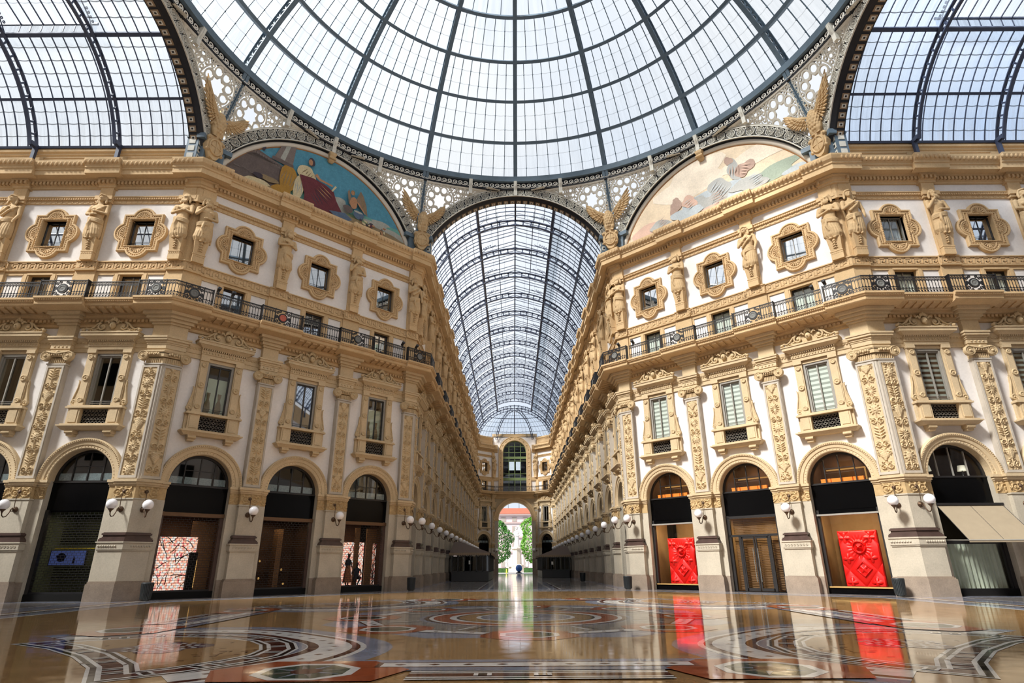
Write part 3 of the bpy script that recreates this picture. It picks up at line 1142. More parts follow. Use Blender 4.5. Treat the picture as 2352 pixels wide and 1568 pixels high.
    if style == 'blind':
        b = K.part('striped_blind', label='pale roller blind with broad grey stripes')
        for k in range(10):
            z0 = 8.9 + k * .26
            b.quad((-.56, .12, z0), (.56, .12, z0), (.56, .12, z0 + .14), (-.56, .12, z0 + .14), 'blind')
            b.quad((-.56, .12, z0 + .14), (.56, .12, z0 + .14), (.56, .12, z0 + .26), (-.56, .12, z0 + .26), 'blind_dark')
    elif style == 'dark_blind':
        b = K.part('striped_blind')
        for k in range(10):
            z0 = 8.9 + k * .26
            b.quad((-.56, .14, z0), (.56, .14, z0), (.56, .14, z0 + .12), (-.56, .14, z0 + .12), 'blind_dark')
            b.quad((-.56, .14, z0 + .12), (.56, .14, z0 + .12), (.56, .14, z0 + .26), (-.56, .14, z0 + .26), 'interior_brown')
    elif style == 'dark_mullion':
        b = K.part('display_panel', label='pale green lit screen with two dark vase outlines')
        b.quad((-.6, .34, 8.7), (.6, .34, 8.7), (.6, .34, 10.9), (-.6, .34, 10.9), 'curtain_pale')
        for s in (-.28, .28):
            b.poly([(s + x, 8.6 + z) for x, z in ((-.08, 0), (.08, 0), (.06, .2), (.17, .6), (.12, .95), (.05, 1.15), (.09, 1.5), (-.09, 1.5), (-.05, 1.15), (-.12, .95), (-.17, .6), (-.06, .2))], .28, .31, 'p_ground')
    return K


def quatre_r(a, hx, hz, cxo, czo, r):
    """outline of a rectangle with a round lobe on every side, as a distance in direction a"""
    c, s = math.cos(a), math.sin(a)
    t = min(hx / max(abs(c), 1e-6), hz / max(abs(s), 1e-6))
    for px_, pz_ in ((cxo, 0), (-cxo, 0), (0, czo), (0, -czo)):
        d = px_ * c + pz_ * s
        q = r * r - (px_ * px_ + pz_ * pz_ - d * d)
        if q > 0:
            t = max(t, d + math.sqrt(q))
    return t


def make_quatrefoil(name, style):
    """small square window in a four-lobed moulded plaque"""
    K = Kit(name)
    cz = 18.69
    hx, hz, cxo, czo, r = 1.10, 1.16, .82, .92, .64
    ang = sorted(set([2 * PI * k / 144 for k in range(144)] + [math.atan2(sz * hz, sx * hx) % (2 * PI) for sx in (-1, 1) for sz in (-1, 1)]))
    b = K.part('plaque')
    prof = [(0, 0), (0, .15), (-.03, .19), (-.10, .19), (-.13, .12), (-.17, .12), (-.20, .16), (-.24, .16), (-.27, .10), (-.34, .09)]
    rings = []
    for d, e in prof:
        rings.append([(quatre_r(a, hx + d, hz + d, cxo, czo, r + d) * math.cos(a), -e, cz + quatre_r(a, hx + d, hz + d, cxo, czo, r + d) * math.sin(a)) for a in ang])
    def rect(a, x, z):
        t = min(x / max(abs(math.cos(a)), 1e-6), z / max(abs(math.sin(a)), 1e-6))
        return t * math.cos(a), t * math.sin(a)
    for x, z, e in ((.76, .91, .09), (.75, .90, .17), (.68, .83, .17), (.66, .81, .12), (.66, .81, -.38)):
        rings.append([(rect(a, x, z)[0], -e, cz + rect(a, x, z)[1]) for a in ang])
    n = len(ang)
    v = [p for rg in rings for p in rg]
    f = []
    for i in range(len(rings) - 1):
        for j in range(n):
            a, c = i * n + j, i * n + (j + 1) % n
            f.append((a, a + n, c + n, c))
    b.add(v, f, 'tan')
    # beads along the moulding and rope round the opening
    for k in range(0, n, 2):
        a = ang[k]
        q = quatre_r(a, hx - .15, hz - .15, cxo, czo, r - .15)
        b.box(q * math.cos(a) - .025, q * math.cos(a) + .025, -.155, -.11, cz + q * math.sin(a) - .025, cz + q * math.sin(a) + .025, 'tan_carved')
    for k in range(17):
        for s in (-1, 1):
            b.ball((s * .715, -.17, cz - .86 + k * .1075), (.035, .03, .05), 'tan_carved', 6, 4)
            b.ball((-.70 + k * .0875, -.17, cz + s * .865), (.045, .03, .035), 'tan_carved', 6, 4)
    for dx, dz, cxx, czz in ((1, 0, .80, 0), (-1, 0, -.80, 0), (0, 1, 0, .94), (0, -1, 0, -.94)):
        b = K.part('shell_ornament')
        base = math.atan2(dz, dx)
        b.ringflat((cxx, cz + czz), .33, .375, -.14, -.08, 'tan_carved', 12, base - PI / 2, base + PI / 2)
        for k in range(7):
            a = base - 1.35 + k * .45
            p0 = (cxx + .06 * math.cos(a), -.10, cz + czz + .06 * math.sin(a))
            p1 = (cxx + .31 * math.cos(a), -.115, cz + czz + .31 * math.sin(a))
            b.tube([p0, p1], [.02, .058], 'tan_carved', 6)
    b = K.part('window_frame')
    fm = 'frame_dark' if style == 'reflective' else 'frame_grey'
    for s in (-1, 1):
        b.box(s * .62, s * .66, .16, .30, cz - .81, cz + .81, fm)
        b.box(-.63, .63, .16, .30, cz + s * .77, cz + s * .81, fm)
    b.box(-.018, .018, .18, .24, cz - .78, cz + .78, fm)
    b.box(-.63, .63, .10, .12, cz - .56, cz - .54, fm)
    b.box(-.63, .63, .10, .12, cz - .66, cz - .645, fm)
    b = K.part('window_pane', parent=K.last())
    b.quad((-.63, .21, cz - .78), (.63, .21, cz - .78), (.63, .21, cz + .78), (-.63, .21, cz + .78), {'curtain': 'glass', 'sky': 'glass_sky'}.get(style, 'glass_reflective'))
    if style == 'curtain':
        b = K.part('curtain', label='grey pleated curtain')
        xs = np.linspace(-.6, .6, 60)
        X, Z = np.meshgrid(xs, np.array([cz - .8, cz + .8]))
        b.grid(X, .36 + .03 * np.sin(X * 45), Z, 'curtain_grey')
    return K


def make_balcony_door(name, white=False):
    K = Kit('french_window')
    b = K.part('surround')
    z1 = 16.36
    m = 'tan'
    b.box(-1.90, 1.90, -.06, 0, 16.14, z1, m)
    b.box(-1.90, -1.78, -.06, 0, 14.26, 16.14, m)
    b.box(1.78, 1.90, -.06, 0, 14.26, 16.14, m)
    for s in (-1, 1):
        b.box(s * .60, s * .93, -.06, 0, 14.26, 16.14, m)
        b.box(s * .68, s * .86, -.09, -.06, 14.26, 16.2, m)
    b.box(-.68, .68, -.09, -.05, 16.14, 16.24, m)
    for s in (-1, 1):
        b.box(s * .90, s * 1.80, -.085, -.05, 16.12, 16.19, m)
    b = K.part('white_panel')
    b.box(.93, 1.78, -.025, 0, 14.26, 16.12, 'plaster')
    b = K.part('white_panel')
    b.box(-1.78, -.93, -.025, 0, 14.26, 16.12, 'plaster')
    b = K.part('door_frame')
    for s in (-1, 1):
        b.box(s * .52, s * .60, .2, .3, 14.26, 16.14, 'frame_dark')
    b.box(-.55, .55, .2, .3, 16.04, 16.14, 'frame_dark')
    b.box(-.03, .03, .2, .28, 14.26, 16.1, 'frame_grey')
    b = K.part('door_pane', parent=K.last())
    b.quad((-.55, .25, 14.26), (.55, .25, 14.26), (.55, .25, 16.1), (-.55, .25, 16.1), 'glass' if white else 'glass_reflective')
    if white:
        b = K.part('curtain', label='white curtain')
        X, Z = np.meshgrid(np.linspace(-.55, .55, 50), np.array([14.2, 16.2]))
        b.grid(X, .32 + .02 * np.sin(X * 50), Z, 'blind')
    return K


# ------------------------------------------------------------------ railings
def rail_bars(b, w, e):
    n = max(2, round(w / .155))
    st = w / n
    z0, z1 = 14.27, 15.22
    m = 'black_iron'
    b.box(-w / 2, w / 2, -e - .03, -e + .03, z1 - .05, z1, m)
    b.box(-w / 2, w / 2, -e - .015, -e + .015, z1 - .19, z1 - .165, m)
    b.box(-w / 2, w / 2, -e - .02, -e + .02, z0 + .02, z0 + .05, m)
    b.box(-w / 2, w / 2, -e - .015, -e + .015, z0 + .27, z0 + .295, m)
    for k in range(n + 1):
        x = -w / 2 + k * st
        b.box(x - .011, x + .011, -e - .011, -e + .011, z0, z1 - .05, m)
        if k < n:
            xm = x + st / 2
            b.ringflat((xm, z1 - .11), .028, .045, -e - .01, -e + .01, m, 8)
            b.ringflat((xm, z0 + .16), .045, .066, -e - .01, -e + .01, m, 8)
            b.ringflat((xm, z0 + .69), .045, .066, -e - .01, -e + .01, m, 6, 0, PI)
            b.ringflat((xm, z0 + .34), .045, .066, -e - .01, -e + .01, m, 6, PI, 2 * PI)
            b.ball((x, -e, z0 + .32), .032, m, 6, 4)


def rail_medallion(b, x0, e, disc, mtx=None):
    t = MB()
    m = 'black_iron'
    zc = 14.74
    for s in (-1, 1):
        t.box(s * .44, s * .48, -e - .03, -e + .03, 14.27, 15.24, m)
        for q, (dx, dz, rr) in enumerate(((.33, .28, .09), (.36, .05, .07), (.33, -.26, .10), (.18, .36, .08), (.16, -.37, .08), (.40, -.08, .05))):
            t.ringflat((s * dx, zc + dz), rr - .03, rr, -e - .015, -e + .015, m, 10)
            t.ringflat((s * dx, zc + dz), rr - .065, rr - .045, -e - .015, -e + .015, m, 8)
    t.box(-.44, .44, -e - .012, -e + .012, zc - .06, zc + .06, m)
    t.ringflat((0, zc), .21, .27, -e - .04, -e + .03, m, 18)
    d = MB()
    d.lathe([(.215, -.02), (.20, .04), (.14, .055), (.13, .04), (.06, .05), (.01, .06)], disc, 18, 'y', (0, -e, zc))
    if mtx:
        q = MB(); q.merge(t, mtx); t = q
        q = MB(); q.merge(d, mtx); d = q
    b.merge(t, Matrix.Translation((x0, 0, 0)))
    q = MB()
    q.merge(d, Matrix.Translation((x0, 0, 0)))
    return q


mat('medal_grey', (118, 118, 114), .6)
mat('medal_red', (186, 100, 84), .6)


def make_rail(name, kind, disc='medal_grey'):
    K = Kit(name)
    if kind == 'plain':
        b = K.part('baluster_panel')
        rail_bars(b, 2.50, 1.06)
    elif kind == 'medal':
        b = K.part('baluster_panel')
        for s in (-1, 1):
            t = MB()
            rail_bars(t, .70, 1.26)
            b.merge(t, Matrix.Translation((s * .83, 0, 0)))
            b.box(s * 1.18, s * 1.22, -1.29, -1.03, 14.27, 15.25, 'black_iron')
            b.box(s * 1.18, s * 1.22, -1.29, -1.0, 15.17, 15.22, 'black_iron')
        t = MB()
        rail_bars(t, .9, 1.26)
        b.box(-.48, .48, -1.29, -1.23, 15.17, 15.22, 'black_iron')
        b.box(-.48, .48, -1.28, -1.24, 14.29, 14.32, 'black_iron')
        d = rail_medallion(b, 0, 1.26, disc)
        p = K.part('medallion', label='round painted shield')
        p.merge(d)
    else:
        # wraps a corner: two wings of 1.5 m plus a medallion on either face
        b = K.part('baluster_panel')
        for s in (-1, 1):
            p = K.part('medallion', label='round painted shield')
            e = 1.26
            tip = e * math.tan(A225)
            Wd = 1.35 + tip
            f = cmap(s, s * (Wd / 2 - tip))
            ox, oy = f(0, 0)
            mt = Matrix.Translation((ox, oy, 0)) @ Matrix.Rotation(s * A225, 4, 'Z')
            t = MB()
            rail_bars(t, Wd, e)
            dd = rail_medallion(t, 0, e + .005, disc)
            t.box(s * Wd / 2 - .02, s * Wd / 2 + .02, -e - .03, -e + .22, 14.27, 15.25, 'black_iron')
            b.merge(t, mt)
            p.merge(dd, mt)
    return K


# ------------------------------------------------------------------ wall lamps
def make_lamp(name):
    """opal globe on a curled bracket"""
    K = Kit(name)
    b = K.part('bracket')
    m = 'lamp_iron'
    b.lathe([(.13, 0), (.13, .03), (.09, .05), (.08, .09), (.04, .11), (.01, .13)], m, 14, 'y', (0, -.34, 3.92))
    b.lathe([(.09, 0), (.08, .03), (.03, .05), (.01, .06)], m, 12, 'y', (0, -.37, 4.72))
    b.tube([(0, -.42, 4.72), (0, -.47, 4.5), (0, -.47, 4.2), (0, -.44, 4.0)], .016, m, 6)
    b.tube([(0, -.44, 3.92), (0, -.52, 3.98), (0, -.60, 3.90), (0, -.66, 3.74), (0, -.78, 3.58), (0, -.92, 3.55), (0, -1.02, 3.62), (0, -1.05, 3.76), (0, -1.05, 3.82)], .024, m, 7)
    pts = []
    for k in range(14):
        a = k * .55
        r_ = .085 - .005 * k
        pts.append((0, -.55 - r_ * math.cos(a), 3.86 + r_ * math.sin(a)))
    b.tube(pts, .014, m, 5)
    b.lathe([(.03, 3.72), (.05, 3.78), (.10, 3.84), (.13, 3.88), (.10, 3.87), (.02, 3.86)], m, 12, 'z', (0, -1.05, 0))
    b = K.part('globe', label='white opal glass globe')
    b.ball((0, -1.05, 4.08), .235, 'globe', 24, 14)
    return K


# ------------------------------------------------------------------ archways with shops
def make_arch(name, shop):
    K = Kit(name)
    b = K.part('archivolt', label='moulded stone arch')
    zc = 5.27
    n = 36
    prof = [(1.50, -.40), (1.50, .10), (1.54, .13), (1.66, .13), (1.68, .17), (1.84, .19), (1.86, .24), (1.97, .25), (2.0, .20), (2.0, 0)]
    rings = []
    for k in range(n + 1):
        a = PI * k / n
        rings.append([(r_ * math.cos(a), -e, zc + r_ * math.sin(a)) for r_, e in prof])
    m = 'tan_low'
    b.loft(rings, m, False, False, False)
    for k in range(64):
        a = PI * (k + .5) / 64
        c, s = math.cos(a), math.sin(a)
        b.ball((1.915 * c, -.245, zc + 1.915 * s), .034, 'low_carved', 6, 4)
        if k % 2:
            b.ball((1.60 * c, -.13, zc + 1.60 * s), .025, 'low_carved', 6, 4)
    fd = 'frame_dark'
    y0, y1 = .34, .42
    b = K.part('fanlight', label='dark metal fanlight grid')
    b.ringflat((0, zc), 1.38, 1.50, y0 - .02, y1, fd, 28, 0, PI)
    b.box(-1.5, 1.5, y0 - .03, y1, zc - .07, zc + .02, fd)
    for x in (-.72, 0, .72):
        b.box(x - .022, x + .022, y0, y1, zc, zc + math.sqrt(1.42 ** 2 - x * x), fd if shop != 'awning' else 'frame_grey')
    if shop not in ('awning',):
        zz = .72
        b.box(-.72, .72, y0 + .01, y1 - .01, zc + zz - .015, zc + zz + .015, fd)
    b = K.part('fanlight_pane', parent=K.last())
    b.add([(1.42 * math.cos(PI * k / 24), .38, zc + 1.42 * math.sin(PI * k / 24)) for k in range(25)], [tuple(range(25))], 'shop_glass' if shop in ('quilt', 'quilt_far', 'door', 'awning') else 'glass')
    lit = shop in ('quilt', 'quilt_far', 'door')
    b = K.part('lintel_panel')
    b.box(-1.8, 1.8, .42, .52, 3.86, 5.26, 'interior_dark')
    # room behind the fanlight
    b = K.part('upper_room')
    mm = 'interior_brown' if lit or shop == 'awning' else 'interior_dark'
    X0, X1, YB = -1.62, 1.62, 2.6
    b.quad((X0, .5, 5.2), (X1, .5, 5.2), (X1, YB, 5.2), (X0, YB, 5.2), mm)
    b.quad((X0, YB, 5.2), (X1, YB, 5.2), (X1, YB, 7.0), (X0, YB, 7.0), mm)
    b.quad((X0, .5, 5.2), (X0, YB, 5.2), (X0, YB, 7.0), (X0, .5, 7.0), mm)
    b.quad((X1, YB, 5.2), (X1, .5, 5.2), (X1, .5, 7.0), (X1, YB, 7.0), mm)
    b.quad((X0, YB, 7.0), (X1, YB, 7.0), (X1, .5, 7.0), (X0, .5, 7.0), mm)
    if lit:
        b = K.part('shelf_rail', label='lit brass shelf')
        b.box(-.9, 1.0, 1.2, 1.28, 5.98, 6.04, 'brass_light')
        b.box(.92, .98, 1.2, 1.28, 5.2, 6.0, 'brass_light')
        b.box(-.9, .85, .9, .95, 5.82, 5.85, 'frame_grey')
        b.box(-1.2, -.2, 1.6, 2.2, 6.93, 6.96, 'lit_ceiling')
    elif shop in ('blossom', 'mannequin', 'dim', 'screen', 'plain'):
        b = K.part('frosted_strip', label='frosted glass strip')
        for k in range(4):
            b.box(-1.36 + k * .70, -.76 + k * .70, .385, .39, 5.32, 5.66, 'frost')
    b = K.part('signboard', label='glossy black sign panel')
    zb = 3.92 if shop != 'awning' else 3.95
    b.box(-1.5, 1.5, .30, .40, zb, 5.22, 'sign_black')
    b.box(-1.5, 1.5, .26, .40, 5.2, 5.24, 'frame_dark')
    # side posts of the shop front
    b = K.part('shop_front')
    dk = 'frame_dark' if shop not in ('blossom', 'dim', 'mannequin') else 'dark_marble'
    for s in (-1, 1):
        b.box(s * 1.33, s * 1.5, .25, .45, 0, 3.95, dk)
    base = .30
    if shop in ('door',):
        base = .03
    b.box(-1.5, 1.5, .22, .5, 0, base, 'sign_black' if lit else 'interior_dark')
    if shop in ('blossom', 'dim', 'mannequin'):
        b.box(-1.5, 1.5, .18, .45, 3.74, 3.92, 'bronze')
    if shop in ('quilt', 'quilt_far'):
        b.box(-1.42, 1.42, .14, .4, 3.66, 3.74, 'frame_grey')
        b.box(-1.42, 1.42, .16, .5, .28, .34, 'brass')
        b.box(-1.5, 1.5, .30, .42, 3.74, 3.95, 'sign_black')
    # shop interior
    if True:
        b = K.part('shop_room')
        X0, X1, YB = -1.75, 1.75, 3.0
        mm = {'quilt': 'interior_gold', 'quilt_far': 'interior_gold', 'door': 'interior_gold', 'plain': 'interior_dark', 'screen': 'interior_green', 'awning': 'interior_dark', 'blossom': 'interior_brown', 'dim': 'interior_brown', 'mannequin': 'interior_brown'}[shop]
        b.quad((X0, .5, .02), (X1, .5, .02), (X1, YB, .02), (X0, YB, .02), 'interior_brown' if shop != 'plain' else 'interior_dark')
        b.quad((X0, YB, 0), (X1, YB, 0), (X1, YB, 3.9), (X0, YB, 3.9), mm)
        b.quad((X0, .5, 0), (X0, YB, 0), (X0, YB, 3.9), (X0, .5, 3.9), mm)
        b.quad((X1, YB, 0), (X1, .5, 0), (X1, .5, 3.9), (X1, YB, 3.9), mm)
        b.quad((X0, YB, 3.9), (X1, YB, 3.9), (X1, .5, 3.9), (X0, .5, 3.9), mm)
        if lit:
            b.box(-1.2, 1.2, .9, 1.2, 3.84, 3.88, 'lit_ceiling')
        if shop in ('quilt', 'quilt_far'):
            b.box(-1.5, -.9, 2.85, 2.95, .4, 2.6, 'interior_brown')
            b.box(-1.44, -.96, 2.8, 2.86, .5, 1.6, 'interior_gold')
            b.box(-1.44, -.96, 2.8, 2.86, 1.7, 2.5, 'interior_gold')
        if shop == 'dim':
            b.box(.2, .5, 1.6, 2.2, 0, 3.4, 'wood')
            b.box(-1.4, 1.4, 2.7, 2.9, 1.15, 1.2, 'bronze')
            for x, z in ((-.4, 1.7), (-.35, .8), (.9, 1.25), (-1.1, .5), (1.1, .5), (-.55, .5)):
                b.ball((x, 2.2, z), .06, 'brass_light', 8, 5)
        if shop == 'screen':
            for k in range(11):
                b.box(-1.2, 1.3, 1.3, 1.34, 2.45 + k * .11, 2.49 + k * .11, 'interior_dark')
            for k in range(12):
                b.box(-1.2, 1.3, 1.3, 1.34, .2 + k * .11, .24 + k * .11, 'interior_dark')
            b.box(-1.3, 1.4, 1.2, 1.26, 2.24, 2.30, 'yellow')
        if shop in ('blossom', 'mannequin'):
            b.box(-.2 if shop == 'blossom' else -.1, .2, 1.0, 1.1, .34, 3.6, 'wood') if shop == 'mannequin' else None
            b.box(.35 if shop == 'blossom' else .75, 1.45, 1.1, 1.2, .3, 3.6, 'wood')
    if shop in ('blossom', 'dim', 'mannequin', 'screen'):
        b = K.part('roller_grille', label='open brick-pattern roller grille')
        gm = 'black_iron'
        k = 0
        z = .36
        while z < 3.74:
            b.box(-1.4, 1.4, .300, .314, z - .008, z + .008, gm)
            st = .20
            off = st / 2 if k % 2 else 0
            x = -1.4 + off
            while x < 1.4:
                b.box(x - .006, x + .006, .302, .312, z, z + .112, gm)
                x += st
            z += .112
            k += 1
        b.box(-1.42, 1.42, .27, .34, .28, .38, gm)
    return K


def make_quilt(name):
    """tall red padded display panel: stitched diamonds, four-petal flowers and a flower in a round boss"""
    K = Kit(name)
    W, Hh = 1.78, 2.62
    nx_, nz_ = 110, 160
    X, Z = np.meshgrid(np.linspace(-W / 2, W / 2, nx_), np.linspace(0, Hh, nz_))
    u = X / .62 + Z / .76
    v = X / .62 - Z / .76
    h = .09 * (np.abs(np.sin(PI * u / 2)) * np.abs(np.sin(PI * v / 2))) ** .45

    def flower(cx, cz, r, rot, pts=4):
        dx, dz = X - cx, Z - cz
        rr = np.hypot(dx, dz)
        a = np.arctan2(dz, dx) + rot
        lim = r * (.45 + .55 * np.abs(np.cos(a * pts / 2)) ** 1.5)
        return np.clip(1 - rr / lim, 0, 1) ** .5
    for cx, cz in ((-.58, 2.28), (.55, 2.28), (-.56, 1.30), (.50, 1.34), (-.56, .22), (.52, .22)):
        h = h + .07 * flower(cx, cz, .25, 0)
    rr = np.hypot(X - .02, Z - 1.84)
    h = h + .09 * np.exp(-((rr - .27) / .045) ** 2) + .06 * np.exp(-(rr / .2) ** 2)
    h = h + .10 * flower(.02, 1.84, .19, PI / 4)
    a = np.arctan2(Z - 1.84, X - .02)
    h = h + .012 * np.cos(a * 20) * np.exp(-((rr - .42) / .10) ** 2)
    d = np.abs(X - .05) / .34 + np.abs(Z - .82) / .34
    h = h + .07 * np.clip(1 - np.abs(d - 1) / .12, 0, 1) + .06 * flower(.05, .82, .24, PI / 4)
    edge = np.clip((W / 2 - np.abs(X)) / .04, 0, 1) * np.clip(np.minimum(Z, Hh - Z) / .04, 0, 1)
    b = K.part('padded_front')
    b.grid(X, -.06 - h * edge * 1.2, Z, 'red_quilt')
    b = K.part('panel_body')
    b.box(-W / 2, W / 2, -.06, .14, 0, Hh, 'red_quilt')
    return K
# ------------------------------------------------------------------ floor
FC = (0.0, -2.75)       # middle of the inlaid design


def make_floor():
    b = MB()
    lay = [0]

    def poly(pts, m, rel=True):
        lay[0] += 1
        z = .0004 * lay[0] if lay[0] < 60 else .024 + .00001 * lay[0]
        b.add([(p[0] + (FC[0] if rel else 0), p[1] + (FC[1] if rel else 0), z) for p in pts], [tuple(range(len(pts)))], m)

    level = {'v': 0.0}

    def flat(pts, m, z):
        b.add([(p[0] + FC[0], p[1] + FC[1], z) for p in pts], [tuple(range(len(pts)))], m)

    def strip(pts, w0, w1, m, z, closed=False):
        """band between offsets w0..w1 to the left of a path"""
        n = len(pts)
        v = []
        for i in range(n):
            if closed:
                p, q = pts[i - 1], pts[(i + 1) % n]
            else:
                p, q = pts[max(i - 1, 0)], pts[min(i + 1, n - 1)]
            d = Vector((q[0] - p[0], q[1] - p[1]))
            d.normalize()
            nr = Vector((-d.y, d.x))
            # keep the width through corners
            k = 1.0
            if closed or 0 < i < n - 1:
                e = Vector((pts[i][0] - p[0], pts[i][1] - p[1])).normalized()
                c = max(.45, e.dot(d))
                k = 1 / c
            for w in (w0, w1):
                v.append((pts[i][0] + nr.x * w * k + FC[0], pts[i][1] + nr.y * w * k + FC[1], z))
        f = [(2 * i, 2 * i + 1, 2 * ((i + 1) % n) + 1, 2 * ((i + 1) % n)) for i in range(n if closed else n - 1)]
        f = [t if True else t for t in f]
        b.add(v, [(t[0], t[3], t[2], t[1]) for t in f], m)

    def ngon(c, r, n, rot=0, sx=1, sy=1):
        return [(c[0] + sx * r * math.cos(rot + 2 * PI * k / n), c[1] + sy * r * math.sin(rot + 2 * PI * k / n)) for k in range(n)]

    def ring(c, r0, r1, m, z, n=64):
        v, f = [], []
        for k in range(n):
            a = 2 * PI * k / n
            for r_ in (r0, r1):
                v.append((c[0] + r_ * math.cos(a) + FC[0], c[1] + r_ * math.sin(a) + FC[1], z))
        b.add(v, [(2 * k, 2 * k + 1, 2 * ((k + 1) % n) + 1, 2 * ((k + 1) % n)) for k in range(n)], m)

    # slab under everything
    b.box(-60, 60, -60, YC + .6, -.3, 0, 'f_buff')
    # octagon ground, grey with a beige star of fields
    Z = [.0006 * k for k in range(1, 60)]
    o = [(R, H), (H, R), (-H, R), (-R, H), (-R, -H), (-H, -R), (H, -R), (R, -H)]
    b.add([(x * .985, y * .985, Z[0]) for x, y in o], [tuple(range(8))], 'f_grey')
    b.add([(x * .95, y * .95, Z[1]) for x, y in o], [tuple(range(8))], 'f_beige')
    for f0, f1, m, z in ((.93, .915, 'f_white', Z[3]), (.915, .905, 'f_black', Z[4]), (.90, .86, 'f_grey', Z[5]), (.86, .85, 'f_white', Z[6])):
        for i in range(8):
            p, q = o[i], o[(i + 1) % 8]
            b.add([(p[0] * f0, p[1] * f0, z), (q[0] * f0, q[1] * f0, z), (q[0] * f1, q[1] * f1, z), (p[0] * f1, p[1] * f1, z)], [(0, 1, 2, 3)], m)
    # arcade floors: long beige panels in grey borders
    for ang, ln in ((0, YC - R), (PI / 2, 40), (-PI / 2, 40), (PI, 40)):
        def w2(x, y):
            c, s = math.cos(ang), math.sin(ang)
            return (x * c - y * s, x * s + y * c)
        def rq(x0, x1, y0, y1, z, m):
            b.add([(*w2(x, y), z) for x, y in ((x0, y0), (x1, y0), (x1, y1), (x0, y1))], [(0, 1, 2, 3)], m)
        rq(-H, H, R, R + ln, Z[0], 'f_grey')
        y = R + .4
        while y < R + ln - 4:
            for x0, x1 in ((-6.2, -2.4), (2.4, 6.2)):
                rq(x0, x1, y, y + 4.5, Z[1], 'f_maroon')
                rq(x0 + .12, x1 - .12, y + .12, y + 4.38, Z[2], 'f_white')
                rq(x0 + .24, x1 - .24, y + .24, y + 4.26, Z[3], 'f_buff')
            rq(-2.0, 2.0, y, y + 4.5, Z[1], 'f_white')
            rq(-1.85, 1.85, y + .15, y + 4.35, Z[2], 'f_grey')
            b.add([(*w2(p, q), Z[3]) for p, q in ((0, y + .5), (1.4, y + 2.25), (0, y + 4.0), (-1.4, y + 2.25))], [(0, 1, 2, 3)], 'f_rust')
            b.add([(*w2(p, q), Z[4]) for p, q in ((0, y + .9), (1.1, y + 2.25), (0, y + 3.6), (-1.1, y + 2.25))], [(0, 1, 2, 3)], 'f_buff')
            y += BAY
    # --- middle medallion
    flat(ngon((0, 0), 5.6, 8, PI / 8), 'f_grey', Z[2])
    ring((0, 0), 3.0, 4.2, 'f_buff', Z[3])
    ring((0, 0), 2.72, 2.86, 'f_maroon', Z[4])
    ring((0, 0), 2.60, 2.72, 'f_white', Z[4])
    ring((0, 0), 2.13, 2.62, 'f_rust', Z[3])
    ring((0, 0), 1.96, 2.15, 'f_white', Z[5])
    ring((0, 0), 1.88, 1.96, 'f_black', Z[5])
    ring((0, 0), 1.40, 1.88, 'f_beige', Z[4])
    ring((0, 0), 1.28, 1.40, 'f_white', Z[5])
    flat(ngon((0, 0), 1.28, 40), 'f_grey', Z[4])
    flat([(-.35, .5), (.35, .5), (.35, -.1), (0, -.55), (-.35, -.1)][::-1], 'f_maroon', Z[6])
    flat([(-.07, .45), (.07, .45), (.07, -.4), (-.07, -.4)][::-1], 'f_white', Z[7])
    flat([(-.32, .2), (.32, .2), (.32, .06), (-.32, .06)][::-1], 'f_white', Z[7])
    # octagons between straight inlaid bars
    r_o = 4.62
    for k in range(8):
        a = PI / 4 * k
        c = (r_o * math.cos(a), r_o * math.sin(a))
        flat(ngon(c, 1.12, 8, a + PI / 8), 'f_rust', Z[6])
        flat(ngon(c, .68, 8, a + PI / 8), 'f_white', Z[9])
        flat(ngon(c, .55, 8, a + PI / 8), 'f_green', Z[10])
        flat(ngon(c, .22, 12), 'f_maroon', Z[11])
        a2 = a + PI / 8
        t = Vector((-math.sin(a2), math.cos(a2)))
        n = Vector((math.cos(a2), math.sin(a2)))
        m_ = n * r_o * math.cos(PI / 8) * 1.02
        for hl, hw, mt, z in ((.86, .24, 'f_maroon', Z[7]), (.80, .19, 'f_white', Z[8])):
            q = [m_ - t * hl - n * hw, m_ + t * hl - n * hw, m_ + t * hl + n * hw, m_ - t * hl + n * hw]
            flat([(p.x, p.y) for p in q][::-1], mt, z)
        for s in (-.45, 0, .45):
            q = m_ + t * s
            flat([(q.x + .07 * math.cos(j * PI / 2 + a2), q.y + .07 * math.sin(j * PI / 2 + a2)) for j in range(4)], 'f_maroon', Z[12])
        # short dark-white bars pointing to the middle
        for s in (-.12, .12):
            q0 = n * 3.05 + t * s
            q1 = n * 3.9 + t * s
            q = [q0 - t * .04, q0 + t * .04, q1 + t * .04, q1 - t * .04]
            flat([(p.x, p.y) for p in q], 'f_black' if s > 0 else 'f_white', Z[5])
    # --- four corner fields, mirrored round the middle
    C0 = Vector((-6.95, -6.95))

    def fieldcurve(r_, n=40, a0=-.42, a1=.0):
        pts = []
        for k in range(n + 1):
            a = -PI * .30 + (PI * .5 + PI * .60) * k / n
            fl = 1 - .10 * max(0, math.cos(2 * (a - PI / 4))) ** 2
            pts.append((C0.x + r_ * fl * math.cos(a), C0.y + r_ * fl * math.sin(a)))
        return pts
    inner = [(-7.55, -7.55), (-6.5, -8.75), (-5.75, -9.95), (-4.95, -9.20), (-4.42, -8.30), (-4.20, -7.60), (-4.28, -6.75), (-4.62, -5.9), (-5.15, -5.15), (-5.9, -4.62), (-6.75, -4.28), (-7.60, -4.20), (-8.30, -4.42), (-9.20, -4.95), (-9.95, -5.75), (-8.75, -6.5)]

